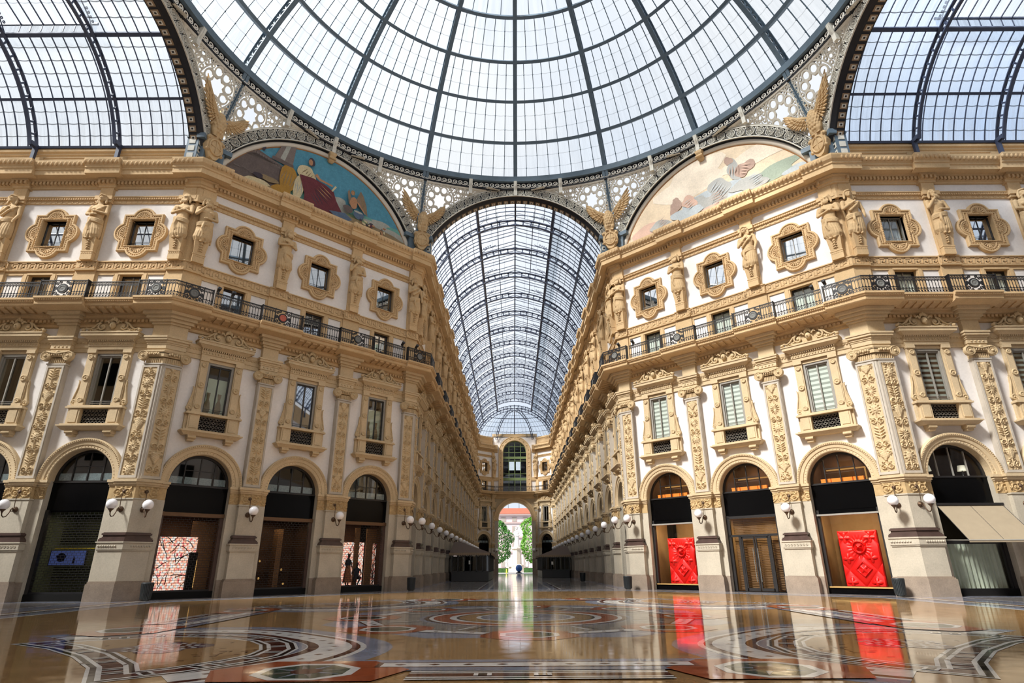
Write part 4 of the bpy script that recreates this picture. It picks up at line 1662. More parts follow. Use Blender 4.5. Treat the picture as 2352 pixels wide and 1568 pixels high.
    def inset(pts, d):
        n = len(pts)
        out = []
        for i in range(n):
            p, q, c = Vector(pts[i - 1]), Vector(pts[(i + 1) % n]), Vector(pts[i])
            a, e = (c - p).normalized(), (q - c).normalized()
            n1, n2 = Vector((-a.y, a.x)), Vector((-e.y, e.x))
            bi = (n1 + n2)
            bi = bi / max(.35, (1 + n1.dot(n2)))
            out.append(tuple(c + bi * d))
        return out

    def tx(pts, sx, sy):
        q = [(p[0] * sx, p[1] * sy) for p in pts]
        return q[::-1] if sx * sy < 0 else q
    for sx in (1, -1):
        for sy in (1, -1):
            # bands between the field and the middle
            for r0, r1, m, z in ((3.55, 4.45, 'f_grey', Z[3]), (2.9, 3.1, 'f_white', Z[4]), (3.85, 3.98, 'f_white', Z[5]), (3.70, 3.87, 'f_maroon', Z[6]), (3.08, 3.72, 'f_white', Z[7]), (2.93, 3.12, 'f_maroon', Z[8]), (2.0, 2.95, 'f_grey', Z[2])):
                A, B_ = fieldcurve(r0), fieldcurve(r1)
                v = [(p[0] * sx + FC[0], p[1] * sy + FC[1], z) for p in A + B_]
                n = len(A)
                b.add(v, [((i, n + i, n + i + 1, i + 1) if sx * sy < 0 else (i, i + 1, n + i + 1, n + i)) for i in range(n - 1)], m)
            cc = fieldcurve(3.40, 22)
            for p in cc[1:-1]:
                d = .085
                flat([(p[0] * sx + d, p[1] * sy), (p[0] * sx, p[1] * sy + d * .8), (p[0] * sx - d, p[1] * sy), (p[0] * sx, p[1] * sy - d * .8)], 'f_maroon', Z[8])
            # the field itself
            for d, m, z in ((-.10, 'f_white', Z[9]), (-.05, 'f_black', Z[10]), (.03, 'f_white', Z[11]), (.10, 'f_maroon', Z[12]), (.36, 'f_white', Z[13]), (.43, 'f_black', Z[14]), (.50, 'f_white', Z[15]), (.56, 'f_beige', Z[16])):
                flat(tx(inset(inner, d), sx, sy), m, z)
            # small crossings on the maroon band
            mid = inset(inner, .23)
            n = len(mid)
            for i in range(n):
                p, q = Vector(mid[i]), Vector(mid[(i + 1) % n])
                for t_ in (.33, .67) if (q - p).length > .9 else (.5,):
                    c = p.lerp(q, t_)
                    d = (q - p).normalized()
                    nn = Vector((-d.y, d.x))
                    for w_, m, z in ((.10, 'f_white', Z[19]), (.05, 'f_black', Z[20])):
                        qd = [c - d * w_ - nn * .13, c + d * w_ - nn * .13, c + d * w_ + nn * .13, c - d * w_ + nn * .13]
                        flat(tx([(k.x, k.y) for k in qd], sx, sy), m, z)
            # dark rosette of four discs with a pale mosaic in it
            rc = (-6.75 * sx, -6.5 * sy)
            for k in range(4):
                a = PI / 2 * k + .4
                flat(ngon((rc[0] + .48 * math.cos(a), rc[1] + .48 * math.sin(a)), .40, 18), 'f_purple', Z[17 + k])
            flat(ngon(rc, .52, 20), 'f_maroon', Z[21])
            rg = random.Random(3)
            for k in range(46):
                a, r_ = k * 2.4, .09 * math.sqrt(k) + .08
                c = (rc[0] + r_ * math.cos(a), rc[1] + r_ * math.sin(a))
                w_ = .045
                flat([(c[0] - w_, c[1] - w_), (c[0] + w_, c[1] - w_), (c[0] + w_, c[1] + w_), (c[0] - w_, c[1] + w_)], 'f_white', Z[22])
            # flecks in the beige ground
            for k in range(120):
                x, y = rg.uniform(-9.4, -4.6), rg.uniform(-9.3, -4.6)
                if math.hypot(x + 7.6, y + 7.6) < 1.0 or math.hypot(x + 6.75, y + 6.5) < 1.1 or math.hypot(x + 6.9, y + 6.9) > 2.5 or math.hypot(x + 6.6, y + 6.6) > 2.0:
                    continue
                w_, h_ = rg.choice(((.06, .018), (.018, .06)))
                flat(tx([(x - w_, y - h_), (x + w_, y - h_), (x + w_, y + h_), (x - w_, y + h_)], sx, sy), 'f_maroon', Z[23])
    # --- outer octagons on the axes and the straight bars between them
    for k in range(4):
        a = PI / 2 * k
        c, s = math.cos(a), math.sin(a)

        def rr(p):
            return (p[0] * c - p[1] * s, p[0] * s + p[1] * c)
        for sx in (-1, 1):
            oc = (3.2 * sx, -9.30)
            P_ = [(oc[0] + dx, oc[1] + dy) for dx, dy in ((-1.05, -.75), (1.05, -.75), (1.4, .15), (.75, .95), (-.75, .95), (-1.4, .15))]
            flat([rr(p) for p in P_], 'f_rust', Z[26])
            flat([rr(p) for p in ngon(oc, .74, 8, PI / 8)], 'f_white', Z[29])
            flat([rr(p) for p in ngon(oc, .60, 8, PI / 8)], 'f_green', Z[30])
            for j in range(8):
                a2 = PI / 8 + j * PI / 4
                flat([rr((oc[0] + .18 * math.cos(a2 - .3), oc[1] + .18 * math.sin(a2 - .3))), rr((oc[0] + .56 * math.cos(a2), oc[1] + .56 * math.sin(a2))), rr((oc[0] + .18 * math.cos(a2 + .3), oc[1] + .18 * math.sin(a2 + .3)))], 'f_grey' if j % 2 else 'f_buff', Z[31])
            flat([rr(p) for p in ngon(oc, .22, 14)], 'f_maroon', Z[32])

        def bar(x0, x1, y0, y1, m, z):
            flat([rr(p) for p in ((x0, y0), (x1, y0), (x1, y1), (x0, y1))], m, z)
        bar(-2.75, 2.75, -9.25, -8.25, 'f_grey', Z[24])
        bar(-2.35, 2.35, -8.98, -8.52, 'f_maroon', Z[27])
        bar(-2.27, 2.27, -8.92, -8.58, 'f_white', Z[28])
        for j in range(9):
            x = -2.0 + j * .5
            flat([rr(p) for p in ((x - .09, -8.75), (x, -8.81), (x + .09, -8.75), (x, -8.69))], 'f_maroon', Z[33])
        for y0, y1, m in ((-9.37, -9.30, 'f_white'), (-9.43, -9.37, 'f_black'), (-9.50, -9.43, 'f_white'), (-9.76, -9.50, 'f_maroon'), (-9.83, -9.76, 'f_white'), (-9.9, -9.83, 'f_black'), (-9.97, -9.9, 'f_white')):
            x = 1.75
            bar(-x, x, y0, y1, m, Z[25])
            for s2 in ():
                d = -9.3 - y0
                d2 = -9.3 - y1
                q = [(s2 * (x), y0), (s2 * x, y1), (s2 * (x + .75 + d2 * .35), y1 - 1.0), (s2 * (x + .75 + d * .35), y0 - 1.0)]
                if s2 > 0: q = q[::-1]
                flat([rr(p) for p in q], m, Z[6])
        for j in (-.75, .05):
            for m, w_, z in (('f_white', .12, Z[34]), ('f_black', .06, Z[35])):
                bar(j - w_, j + w_, -9.72, -9.54, m, z)
    me = b.mesh('floor')
    o_ = ob('floor', me)
    tag(o_, 'polished marble floor with inlaid rings, octagons and beige fields', None, None, 'structure')


make_floor()


# ------------------------------------------------------------------ walls
WALL_NAMES = {'AL': 'wall_left', 'AR': 'wall_right', 'DL': 'wall_left_diagonal', 'DR': 'wall_right_diagonal', 'FL': 'wall_far_left', 'FR': 'wall_far_right', 'EL': 'wall_end_left', 'ER': 'wall_end_right', 'EC': 'wall_end'}


def make_wall(fa):
    F = FA[fa]
    u0, u1 = RANGE[fa]
    b = MB()
    TOP = 23.0

    def q(ua, ub, za, zb, m):
        if ub - ua < 1e-4 or zb - za < 1e-4: return
        b.quad(F.P(ua, 0, za), F.P(ub, 0, za), F.P(ub, 0, zb), F.P(ua, 0, zb), m)

    def band(ua, ub):
        q(ua, ub, 0, 5.27, 'stone'); q(ua, ub, 5.27, 13.4, 'plaster'); q(ua, ub, 13.4, 16.9, 'tan'); q(ua, ub, 16.9, TOP, 'plaster')

    def reveal(c, hx, z0, z1, d, m, back=True, open_bottom=False):
        for s in (-1, 1):
            b.quad(F.P(c + s * hx, 0, z0), F.P(c + s * hx, 0, z1), F.P(c + s * hx, -d, z1), F.P(c + s * hx, -d, z0), m)
        b.quad(F.P(c - hx, 0, z1), F.P(c + hx, 0, z1), F.P(c + hx, -d, z1), F.P(c - hx, -d, z1), m)
        b.quad(F.P(c - hx, 0, z0), F.P(c + hx, 0, z0), F.P(c + hx, -d, z0), F.P(c - hx, -d, z0), m)
        if back:
            D = d + 1.1
            x = hx + .3
            mm = 'interior_dark'
            b.quad(F.P(c - x, -D, z0 - .4), F.P(c + x, -D, z0 - .4), F.P(c + x, -D, z1 + .3), F.P(c - x, -D, z1 + .3), mm)
            for s in (-1, 1):
                b.quad(F.P(c + s * x, -d, z0 - .4), F.P(c + s * x, -d, z1 + .3), F.P(c + s * x, -D, z1 + .3), F.P(c + s * x, -D, z0 - .4), mm)
            b.quad(F.P(c - x, -d, z1 + .3), F.P(c + x, -d, z1 + .3), F.P(c + x, -D, z1 + .3), F.P(c - x, -D, z1 + .3), mm)
            b.quad(F.P(c - x, -d, z0 - .4), F.P(c + x, -d, z0 - .4), F.P(c + x, -D, z0 - .4), F.P(c - x, -D, z0 - .4), mm)
    prev = u0
    for c in BAYS[fa]:
        band(prev, c - 2.0)
        prev = c + 2.0
        for s in (-1, 1):
            a, e = sorted((c + s * 1.5, c + s * 2.0))
            q(a, e, 0, 5.27, 'stone')
        # round arch
        n = 24
        zt = 7.45
        pr = None
        for k in range(n + 1):
            a = PI * k / n
            ca, sa = math.cos(a), math.sin(a)
            t = min(2.0 / max(abs(ca), 1e-6), (zt - 5.27) / max(sa, 1e-6))
            p = (c + 1.5 * ca, 5.27 + 1.5 * sa)
            o_ = (c + t * ca, 5.27 + t * sa)
            if pr:
                b.quad(F.P(pr[0][0], 0, pr[0][1]), F.P(pr[1][0], 0, pr[1][1]), F.P(o_[0], 0, o_[1]), F.P(p[0], 0, p[1]), 'plaster')
                if (pr[1][0] - c) * (o_[0] - c) > 0 and abs(abs(pr[1][0] - c) - 2) < 1e-6 and abs(o_[1] - zt) < 1e-6:
                    s = 1 if o_[0] > c else -1
                    b.add([tuple(F.P(*x)) for x in ((pr[1][0], 0, pr[1][1]), (c + s * 2.0, 0, zt), (o_[0], 0, o_[1]))], [(0, 1, 2)], 'plaster')
                if (pr[1][0] - c) * (o_[0] - c) > 0 and abs(abs(o_[0] - c) - 2) < 1e-6 and abs(pr[1][1] - zt) < 1e-6:
                    s = 1 if o_[0] > c else -1
                    b.add([tuple(F.P(*x)) for x in ((pr[1][0], 0, pr[1][1]), (c + s * 2.0, 0, zt), (o_[0], 0, o_[1]))], [(0, 1, 2)], 'plaster')
            pr = (p, o_)
        # jambs of the archway
        for s in (-1, 1):
            b.quad(F.P(c + s * 1.5, 0, 0), F.P(c + s * 1.5, -.5, 0), F.P(c + s * 1.5, -.5, 5.27), F.P(c + s * 1.5, 0, 5.27), 'stone')
            b.quad(F.P(c + s * 1.5, -.5, 0), F.P(c + s * 1.85, -.5, 0), F.P(c + s * 1.85, -.5, 7.0), F.P(c + s * 1.5, -.5, 7.0), 'interior_dark')
        ho = .66
        z = zt
        for (hx, za, zb) in ((.66, 8.86, 11.62), (.60, 14.26, 16.14), (.66, 17.88, 19.50)):
            for (zz0, zz1, full) in ((z, za, True), (za, zb, False)):
                cuts = [zz0] + [k for k in (13.4, 16.9) if zz0 < k < zz1] + [zz1]
                for i in range(len(cuts) - 1):
                    mid = (cuts[i] + cuts[i + 1]) / 2
                    m = 'tan' if 13.4 < mid < 16.9 else 'plaster'
                    if full:
                        q(c - 2, c + 2, cuts[i], cuts[i + 1], m)
                    else:
                        q(c - 2, c - hx, cuts[i], cuts[i + 1], m)
                        q(c + hx, c + 2, cuts[i], cuts[i + 1], m)
            z = zb
            reveal(c, hx, za, zb, .36, 'tan')
        q(c - 2, c + 2, z, TOP, 'plaster')
    band(prev, u1)
    # roof slab behind the wall head, so that no sky leaks in
    b.quad(F.P(u0, -.2, TOP), F.P(u1, -.2, TOP), F.P(u1, -3, TOP), F.P(u0, -3, TOP), 'stone')
    tag(ob(WALL_NAMES[fa], b.mesh(WALL_NAMES[fa])), None, None, None, 'structure')


for fa in ('AL', 'AR', 'DL', 'DR', 'FL', 'FR', 'EL', 'ER'):
    make_wall(fa)

# the wall behind the camera, plain: it is never in the picture but it shades the hall and stands in the window reflections
b = MB()
for p, q in (((-R, -H), (-H, -R)), ((H, -R), (R, -H)), ((-H, -R), (-H, -60)), ((H, -60), (H, -R)), ((-60, -H), (-R, -H)), ((R, -H), (60, -H)), ((-40.5, H), (-60, H)), ((60, H), (40.5, H))):
    d = Vector((q[0] - p[0], q[1] - p[1]))
    ln = d.length
    for z0, z1, m in ((0, 5.3, 'stone'), (5.3, 13.2, 'plaster'), (13.2, 16.9, 'tan'), (16.9, 21.6, 'plaster'), (21.6, 24, 'tan')):
        b.quad((*p, z0), (*q, z0), (*q, z1), (*p, z1), m)
    n = max(1, int(ln / BAY))
    nr = Vector((-d.y, d.x)).normalized()
    cen = Vector((p[0] + q[0], p[1] + q[1])) / 2
    if nr.dot(-cen) < 0 and abs(cen.x) < 20 and abs(cen.y) < 20: nr = -nr
    for k in range(n):
        c = Vector(p) + d * ((k + .5) / n)
        t = d.normalized()
        for hx, z0, z1 in ((1.4, 0, 6.5), (.7, 8.8, 11.6), (.65, 18, 19.5), (.6, 14.3, 16.1)):
            for sg in (.03, -.03):
                a, e = c - t * hx + nr * sg, c + t * hx + nr * sg
                b.quad((a.x, a.y, z0), (e.x, e.y, z0), (e.x, e.y, z1), (a.x, a.y, z1), 'interior_dark')
tag(ob('wall_rear', b.mesh('wall_rear')), None, None, None, 'structure')

# ------------------------------------------------------------------ mouldings that run along the walls
tn = [0]


def trim(b, label):
    tn[0] += 1
    tag(ob('trim_%d' % tn[0], b.mesh('trim_%d' % tn[0])), label, None, None, 'structure')


KEY = [(0, 0), (0, .30), (.30, .30), (.30, .09), (.15, .09), (.15, .19)]


def beads(b, fa, u0, u1, step, e, z, w_, h_, d_, m):
    n = int((u1 - u0) / step)
    st = (u1 - u0) / max(n, 1)
    for k in range(n):
        u = u0 + (k + .5) * st
        fbox(b, fa, u - w_ / 2, u + w_ / 2, e, e + d_, z, z + h_, m)


for fa in ('AL', 'AR', 'DL', 'DR', 'FL', 'FR', 'EL', 'ER'):
    u0, u1 = RANGE[fa]
    m0, m1 = MIT[fa]
    pil = list(PIL.get(fa, []))
    where = {'AL': 'nearer left arcade wall', 'AR': 'nearer right arcade wall', 'DL': 'left diagonal wall', 'DR': 'right diagonal wall', 'FL': 'left wall of far arcade', 'FR': 'right wall of far arcade', 'EL': 'end wall, left', 'ER': 'end wall, right'}[fa]
    # string course at the window heads
    b = MB()
    sweep(b, fa, [(0, 11.70), (.08, 11.70), (.08, 11.92), (.12, 11.94), (.12, 12.14), (.20, 12.26), (.22, 12.42), (0, 12.43)], u0, u1, 'tan_low', m0, m1)
    beads(b, fa, u0, u1, .16, .11, 12.15, .07, .08, .06, 'low_carved')
    trim(b, 'string course at the window heads, ' + where)
    # balcony slab on its brackets
    b = MB()
    res = [(p - 1.22, p + 1.22, 0, 0) for p in pil]
    if m0 > 0: res.append((u0, 1.40, m0, 0))
    if m1 > 0: res.append((u1 - 1.40, u1, 0, m1))
    prof = [(0, 13.05), (.12, 13.08), (.12, 13.22), (.20, 13.26), (.20, 13.42), (.34, 13.52), (.34, 13.66), (.46, 13.74), (1.08, 13.86), (1.12, 13.90), (1.12, 14.04), (1.18, 14.06), (1.22, 14.14), (1.26, 14.15), (1.26, 14.25), (0, 14.25)]
    sweep(b, fa, prof, u0, u1, 'tan', m0, m1)
    for a, c, p0, p1 in res:
        sweep(b, fa, [(.46, 13.70), (1.08, 13.83), (1.12, 13.88), (1.12, 14.05), (1.18, 14.07), (1.22, 14.15), (1.26, 14.16), (1.26, 14.262), (.3, 14.262)], a, c, 'tan', p0, p1, .20)
        beads(b, fa, a + .05, c - .05, .11, 1.36, 14.075, .06, .06, .06, 'tan_carved')
    beads(b, fa, u0, u1, .21, .19, 13.27, .12, .14, .12, 'tan_carved')
    beads(b, fa, u0, u1, .11, 1.16, 14.06, .06, .06, .06, 'tan_carved')
    n = int((u1 - u0) / .42)
    for k in range(n):
        u = u0 + (k + .5) * (u1 - u0) / n
        F = FA[fa]
        b.add([tuple(F.P(u + du, e, z)) for du in (-.13, .13) for e, z in ((.40, 13.69), (.60, 13.68), (.80, 13.75), (1.0, 13.77), (1.06, 13.87), (.40, 13.80))], [(5, 4, 3, 2, 1, 0), (6, 7, 8, 9, 10, 11)] + [(i, (i + 1) % 6, (i + 1) % 6 + 6, i + 6) for i in range(6)], 'tan_carved')
    trim(b, 'balcony slab on carved brackets, ' + where)
    # greek key band
    b = MB()
    kp = [(0, 16.34), (.14, 16.34), (.16, 16.44), (.08, 16.46), (.08, 16.86), (.14, 16.88), (.14, 16.94), (0, 16.96)]
    sweep(b, fa, kp, u0, u1, 'tan', m0, m1)
    kres = [(p - .55, p + .55, 0, 0) for p in pil]
    if m0 > 0: kres.append((u0, .85, m0, 0))
    if m1 > 0: kres.append((u1 - .85, u1, 0, m1))
    for a, c, p0, p1 in kres:
        sweep(b, fa, kp, a, c, 'tan', p0, p1, .12)
    n = int((u1 - u0) / .46)
    for k in range(n):
        u = u0 + (k + .5) * (u1 - u0) / n - .17
        e = .08
        for a, c, _, _ in kres:
            if a - .1 < u + .17 < c + .1: e = .20
        for i in range(len(KEY) - 1):
            (xa, za), (xb, zb) = KEY[i], KEY[i + 1]
            fbox(b, fa, u + min(xa, xb) - .02, u + max(xa, xb) + .02, e - .02, e + .028, 16.49 + min(za, zb), 16.53 + max(za, zb), 'tan_carved')
        fbox(b, fa, u + .30, u + .46, e - .02, e + .028, 16.49, 16.53, 'tan_carved')
        fbox(b, fa, u + .28, u + .32, e - .02, e + .028, 16.49, 16.60, 'tan_carved')
    trim(b, 'greek key band, ' + where)
    # upper string course
    b = MB()
    sweep(b, fa, [(0, 20.60), (.07, 20.62), (.07, 20.80), (.14, 20.82), (.14, 20.93), (.20, 20.98), (.20, 21.02), (0, 21.04)], u0, u1, 'tan', m0, m1)
    beads(b, fa, u0, u1, .13, .13, 20.83, .08, .09, .05, 'tan_carved')
    beads(b, fa, u0, u1, .30, .06, 20.66, .12, .10, .03, 'tan_carved')
    trim(b, 'upper string course, ' + where)
    # crowning cornice
    b = MB()
    prof = [(0, 21.58), (.10, 21.60), (.12, 21.70), (.20, 21.74), (.20, 21.94), (.30, 21.98), (.34, 22.06), (.72, 22.12), (.74, 22.10), (.74, 22.36), (.80, 22.40), (.80, 22.48), (.92, 22.62), (.98, 22.80), (.98, 22.90), (-.30, 22.95)]
    sweep(b, fa, prof, u0, u1, 'tan', m0, m1)
    cres = [(p - .98, p + .98, 0, 0) for p in pil]
    if m0 > 0: cres.append((u0, 1.25, m0, 0))
    if m1 > 0: cres.append((u1 - 1.25, u1, 0, m1))
    for a, c, p0, p1 in cres:
        sweep(b, fa, [(.34, 22.04), (.72, 22.09), (.74, 22.07), (.74, 22.37), (.80, 22.41), (.80, 22.50), (.92, 22.64), (.98, 22.82), (.98, 22.93), (.1, 22.96)], a, c, 'tan', p0, p1, .20)
        sweep(b, fa, [(.0, 21.5), (.10, 21.60), (.12, 21.70), (.20, 21.74), (.20, 21.94), (.30, 21.98), (.34, 22.06), (0, 22.1)], a + .5, c - (.5 if p1 <= 0 else 0), 'tan', p0, p1, .16) if not p0 else sweep(b, fa, [(.0, 21.5), (.10, 21.60), (.12, 21.70), (.20, 21.74), (.20, 21.94), (.30, 21.98), (.34, 22.06), (0, 22.1)], a, c - .5, 'tan', p0, p1, .16)
    beads(b, fa, u0, u1, .21, .19, 21.75, .12, .19, .15, 'tan_carved')
    for a, c, p0, p1 in cres:
        beads(b, fa, a + .5, c - .5, .21, .35, 21.75, .12, .19, .15, 'tan_carved')
    # leafy moulding along the top edge
    F = FA[fa]
    n = int((u1 - u0) / .25)
    for k in range(n):
        u = u0 + (k + .5) * (u1 - u0) / n
        e = .93
        for a, c, _, _ in cres:
            if a < u < c: e = 1.13
        c_ = F.P(u, e, 22.70)
        b.ball(tuple(c_), (.09, .09, .14), 'tan_carved', 7, 4)
    trim(b, 'crowning cornice, ' + where)
    # attic under the glass vault
    if fa in ('AL', 'AR', 'FL', 'FR', 'EL', 'ER'):
        b = MB()
        z0, z1 = 22.92, 24.55
        sweep(b, fa, [(-.9, z0), (-.12, z0), (-.06, z0 + .02), (-.06, z0 + .25), (-.10, z0 + .28), (-.10, 24.02), (-.04, 24.06), (-.04, 24.16), (.06, 24.24), (.06, 24.36), (.02, 24.38), (.02, 24.50), (-.06, 24.55), (-1.2, 24.55)], u0, u1, 'tan', m0, m1)
        for c in BAYS[fa]:
            if c + 2 > u1: continue
            w_ = 2.05 if fa[0] != 'E' else 1.6
            for za, zb, ua, ub in ((23.34, 23.38, -w_, w_), (23.86, 23.90, -w_, w_), (23.34, 23.9, -w_, -w_ + .04), (23.34, 23.9, w_ - .04, w_)):
                fbox(b, fa, c + ua, c + ub, -.12, -.07, za, zb, 'tan_carved')
        k = 0
        for c in BAYS[fa]:
            if fa in ('AL', 'AR') and k % 2 == (1 if fa == 'AL' else 1):
                pass
            k += 1
        trim(b, 'ochre attic with sunk panels, ' + where)

# small dark vents in the attic
for fa, u in (('AL', BAYS['AL'][1] - 1.35), ('AR', BAYS['AR'][1] - 1.4)):
    v = Kit('attic_vent')
    b = v.part('vent_opening')
    b.box(-.40, .40, .06, .14, 23.05, 23.32, 'interior_dark')
    b = v.part('vent_frame')
    for s in (-1, 1):
        b.box(s * .40, s * .44, .05, .14, 23.02, 23.36, 'frame_dark')
    b.box(-.44, .44, .05, .14, 23.32, 23.36, 'frame_dark')
    b.box(-.44, .44, .05, .14, 23.01, 23.05, 'frame_dark')
    v.place(FA[fa].mtx(u), 'small dark square vent in the ochre attic above the %s arcade cornice' % ('left' if fa == 'AL' else 'right'), 'vent', 'attic vents')
# ------------------------------------------------------------------ glass dome over the octagon
DC, DR_ = 20.4, 20.26          # centre height and inner radius of the dome's ribs
DG = DR_ + .72                 # glass
PHI = [math.asin((z - DC) / DR_) for z in (29.88, 32.2, 34.48, 36.31, 37.95, 39.3)]
PTOP = math.radians(79)


def sph(r, phi, az):
    return (r * math.cos(phi) * math.sin(az), r * math.cos(phi) * math.cos(az), DC + r * math.sin(phi))


def mk_rib():
    b = MB()
    n = 30
    for r0, r1, hw in ((DR_, DR_ + .07, .15), (DG - .09, DG - .02, .12)):
        rings = []
        for k in range(n + 1):
            p = PHI[0] + (PTOP - PHI[0]) * k / n
            c, s = math.cos(p), math.sin(p)
            rings.append([(x, r * c, DC + r * s) for x, r in ((-hw, r0), (hw, r0), (hw, r1), (-hw, r1))])
        b.loft(rings, 'iron', False)
    k = 0
    p = PHI[0] + .012
    rm = (DR_ + DG) / 2 - .01
    while p < PTOP - .01:
        t = MB().ringflat((0, 0), .19, .30, -.03, .03, 'iron', 8)
        # ring lies in the radial plane
        mt = Matrix.Translation((0, rm * math.cos(p), DC + rm * math.sin(p))) @ Matrix.Rotation(PI / 2, 4, 'Z')
        b.merge(t, mt)
        p += .60 / rm
        k += 1
    return b


def mk_sector(bars):
    b = MB()
    A = PI / 8
    edges = PHI + [PTOP]
    for z in range(len(edges) - 1):
        p0, p1 = edges[z], edges[z + 1]
        nb = 8 if z < 3 else (6 if z < 4 else 4)
        if bars:
            for k in range(1, nb):
                az = A * k / nb
                rings = []
                for j in range(7):
                    p = p0 + (p1 - p0) * j / 6
                    rings.append([sph(r, p, az + d / (r * math.cos(p))) for d, r in ((-.022, DG - .05), (.022, DG - .05), (.022, DG + .02), (-.022, DG + .02))])
                b.loft(rings, 'iron', False)
            # small knots where bars and pane laps cross
            for k in range(1, nb):
                for j in (1, 2):
                    p = p0 + (p1 - p0) * j / 3
                    x, y, zz = sph(DG - .05, p, A * k / nb)
                    b.ball((x, y, zz), .055, 'iron', 5, 3)
        else:
            for k in range(nb):
                for j in range(3):
                    a0, a1 = A * k / nb, A * (k + 1) / nb
                    q0, q1 = p0 + (p1 - p0) * j / 3, p0 + (p1 - p0) * (j + 1) / 3
                    # UV mapping
                    uv = [(k, z * 3 + j), (k + 1, z * 3 + j), (k + 1, z * 3 + j + 1), (k, z * 3 + j + 1)]
                    b.quad(sph(DG, q0, a0), sph(DG, q0, a1), sph(DG, q1, a1), sph(DG, q1, a0), 'roof_glass', uv)
    return b


def mk_hoop(phi, r0, r1, w_, m='iron'):
    b = MB()
    n = 128
    rings = []
    for k in range(n + 1):
        az = 2 * PI * k / n
        d = w_ / 2 / DR_
        rings.append([sph(r0, phi - d, az), sph(r0, phi + d, az), sph(r1, phi + d, az), sph(r1, phi - d, az)])
    b.loft(rings, m, False, True, False)
    return b


dome = ob('glass_dome', None, None, Matrix.Translation((0, 0, 0)))
tag(dome, 'huge round iron and glass dome over the central octagon', 'glass dome', None, 'thing')
me = mk_rib().mesh('rib')
gb, gg = mk_sector(True).mesh('glazing_bars'), mk_sector(False).mesh('glazing')
for k in range(16):
    rz = Matrix.Rotation(-PI / 8 * k, 4, 'Z')
    ob('rib', me, dome, rz)
    ob('glazing', gg, dome, rz)
    ob('glazing_bars', gb, dome, rz)
for i, p in enumerate(PHI[1:] + [PTOP]):
    ob('hoop', mk_hoop(p, DR_ - .02, DR_ + .42, .22), dome)
b = MB()
ot = []
for k in range(33):
    a = 2 * PI * k / 32
    ot.append([(r * math.cos(a), r * math.sin(a), z) for r, z in ((3.7, 40.2), (3.7, 41.0), (3.9, 41.0), (3.9, 40.2))])
b.loft(ot, 'iron', False, True, False)
b.add([(3.8 * math.cos(2 * PI * k / 32), 3.8 * math.sin(2 * PI * k / 32), 41.3) for k in range(32)], [tuple(range(32))], 'roof_glass', False, [[(0, .5)] * 32])
ob('oculus', b, dome)
# base ring and the dark frieze with a running wave scroll
b = MB()
rg = []
n = 128
for k in range(n + 1):
    a = 2 * PI * k / n
    rg.append([(r * math.sin(a), r * math.cos(a), z) for r, z in ((17.75, 29.58), (17.68, 29.98), (18.35, 30.02), (18.5, 29.58))])
b.loft(rg, 'iron', False, True, False)
ob('base_ring', b, dome, None)
b = MB()
rg = []
for k in range(n + 1):
    a = 2 * PI * k / n
    rg.append([(r * math.sin(a), r * math.cos(a), z) for r, z in ((18.02, 28.92), (17.94, 28.96), (17.94, 29.02), (18.05, 29.05), (18.05, 29.55), (17.95, 29.60), (18.4, 29.6), (18.4, 28.92))])
b.loft(rg, 'dark_iron', False, True, False)
ob('frieze_band', b, dome)
b = MB()
n = 17
for k in range(n):
    az = PI / 8 * (k + .5) / n
    t = MB()
    pts = []
    for j in range(20):
        a = -PI * .5 + j * .42
        r_ = .185 - .0066 * j
        pts.append((r_ * math.cos(a), 0, .02 + r_ * math.sin(a)))
    t.tube([(-.24, 0, -.16)] + pts, .036, 'lattice_white', 4)
    b.merge(t, Matrix.Rotation(-az, 4, 'Z') @ Matrix.Translation((0, 17.96, 29.29)))
wave = b.mesh('wave_scroll')
for k in range(16):
    ob('wave_scroll', wave, dome, Matrix.Rotation(-PI / 8 * k, 4, 'Z'))
# scrolled brackets between the ring and the arches, and struts down to the corners
b = MB()
b.tube([(0, 17.72, 29.58), (0, 17.78, 29.2), (0, 17.95, 28.9), (0, 18.02, 28.6)], .05, 'lattice', 4)
b.loft([[(x, y, z) for x, y, z in ((-.13, y0, z0), (.13, y0, z0), (.13, y1, z0), (-.13, y1, z0))] for y0, y1, z0 in ((17.70, 18.1, 29.58), (17.80, 18.1, 29.2), (17.93, 18.15, 28.9), (17.98, 18.2, 28.45))], 'lattice', False)
brk = b.mesh('scroll_bracket')
b = MB()
for s in (-1, 1):
    b.loft([[(s * .12 + x, y0 + dy, z0) for x, dy in ((-.10, 0), (.10, 0), (.10, .10), (-.10, .10))] for y0, z0 in ((17.78, 29.6), (18.9, 26.6), (19.2, 24.9))], 'iron', False)
b.loft([[(x, y0 + .12 + dy, z0) for x, dy in ((-.04, 0), (.04, 0), (.04, .35), (-.04, .35))] for y0, z0 in ((17.78, 29.6), (18.9, 26.6), (19.2, 24.9))], 'iron', False)
strut = b.mesh('strut')
for k in range(32):
    az = PI / 16 * k
    if k % 4 == 2:
        ob('strut', strut, dome, Matrix.Rotation(-az, 4, 'Z'))
    else:
        ob('scroll_bracket', brk, dome, Matrix.Rotation(-az, 4, 'Z'))

# ------------------------------------------------------------------ iron arches round the octagon
AZ, AR0, AR1 = 20.8, 7.62, 8.40


def face_mtx(az):
    """local x to the right seen from the middle, y outwards, origin in the middle of a face of the octagon"""
    return Matrix.Rotation(-az, 4, 'Z') @ Matrix.Translation((0, R, 0))


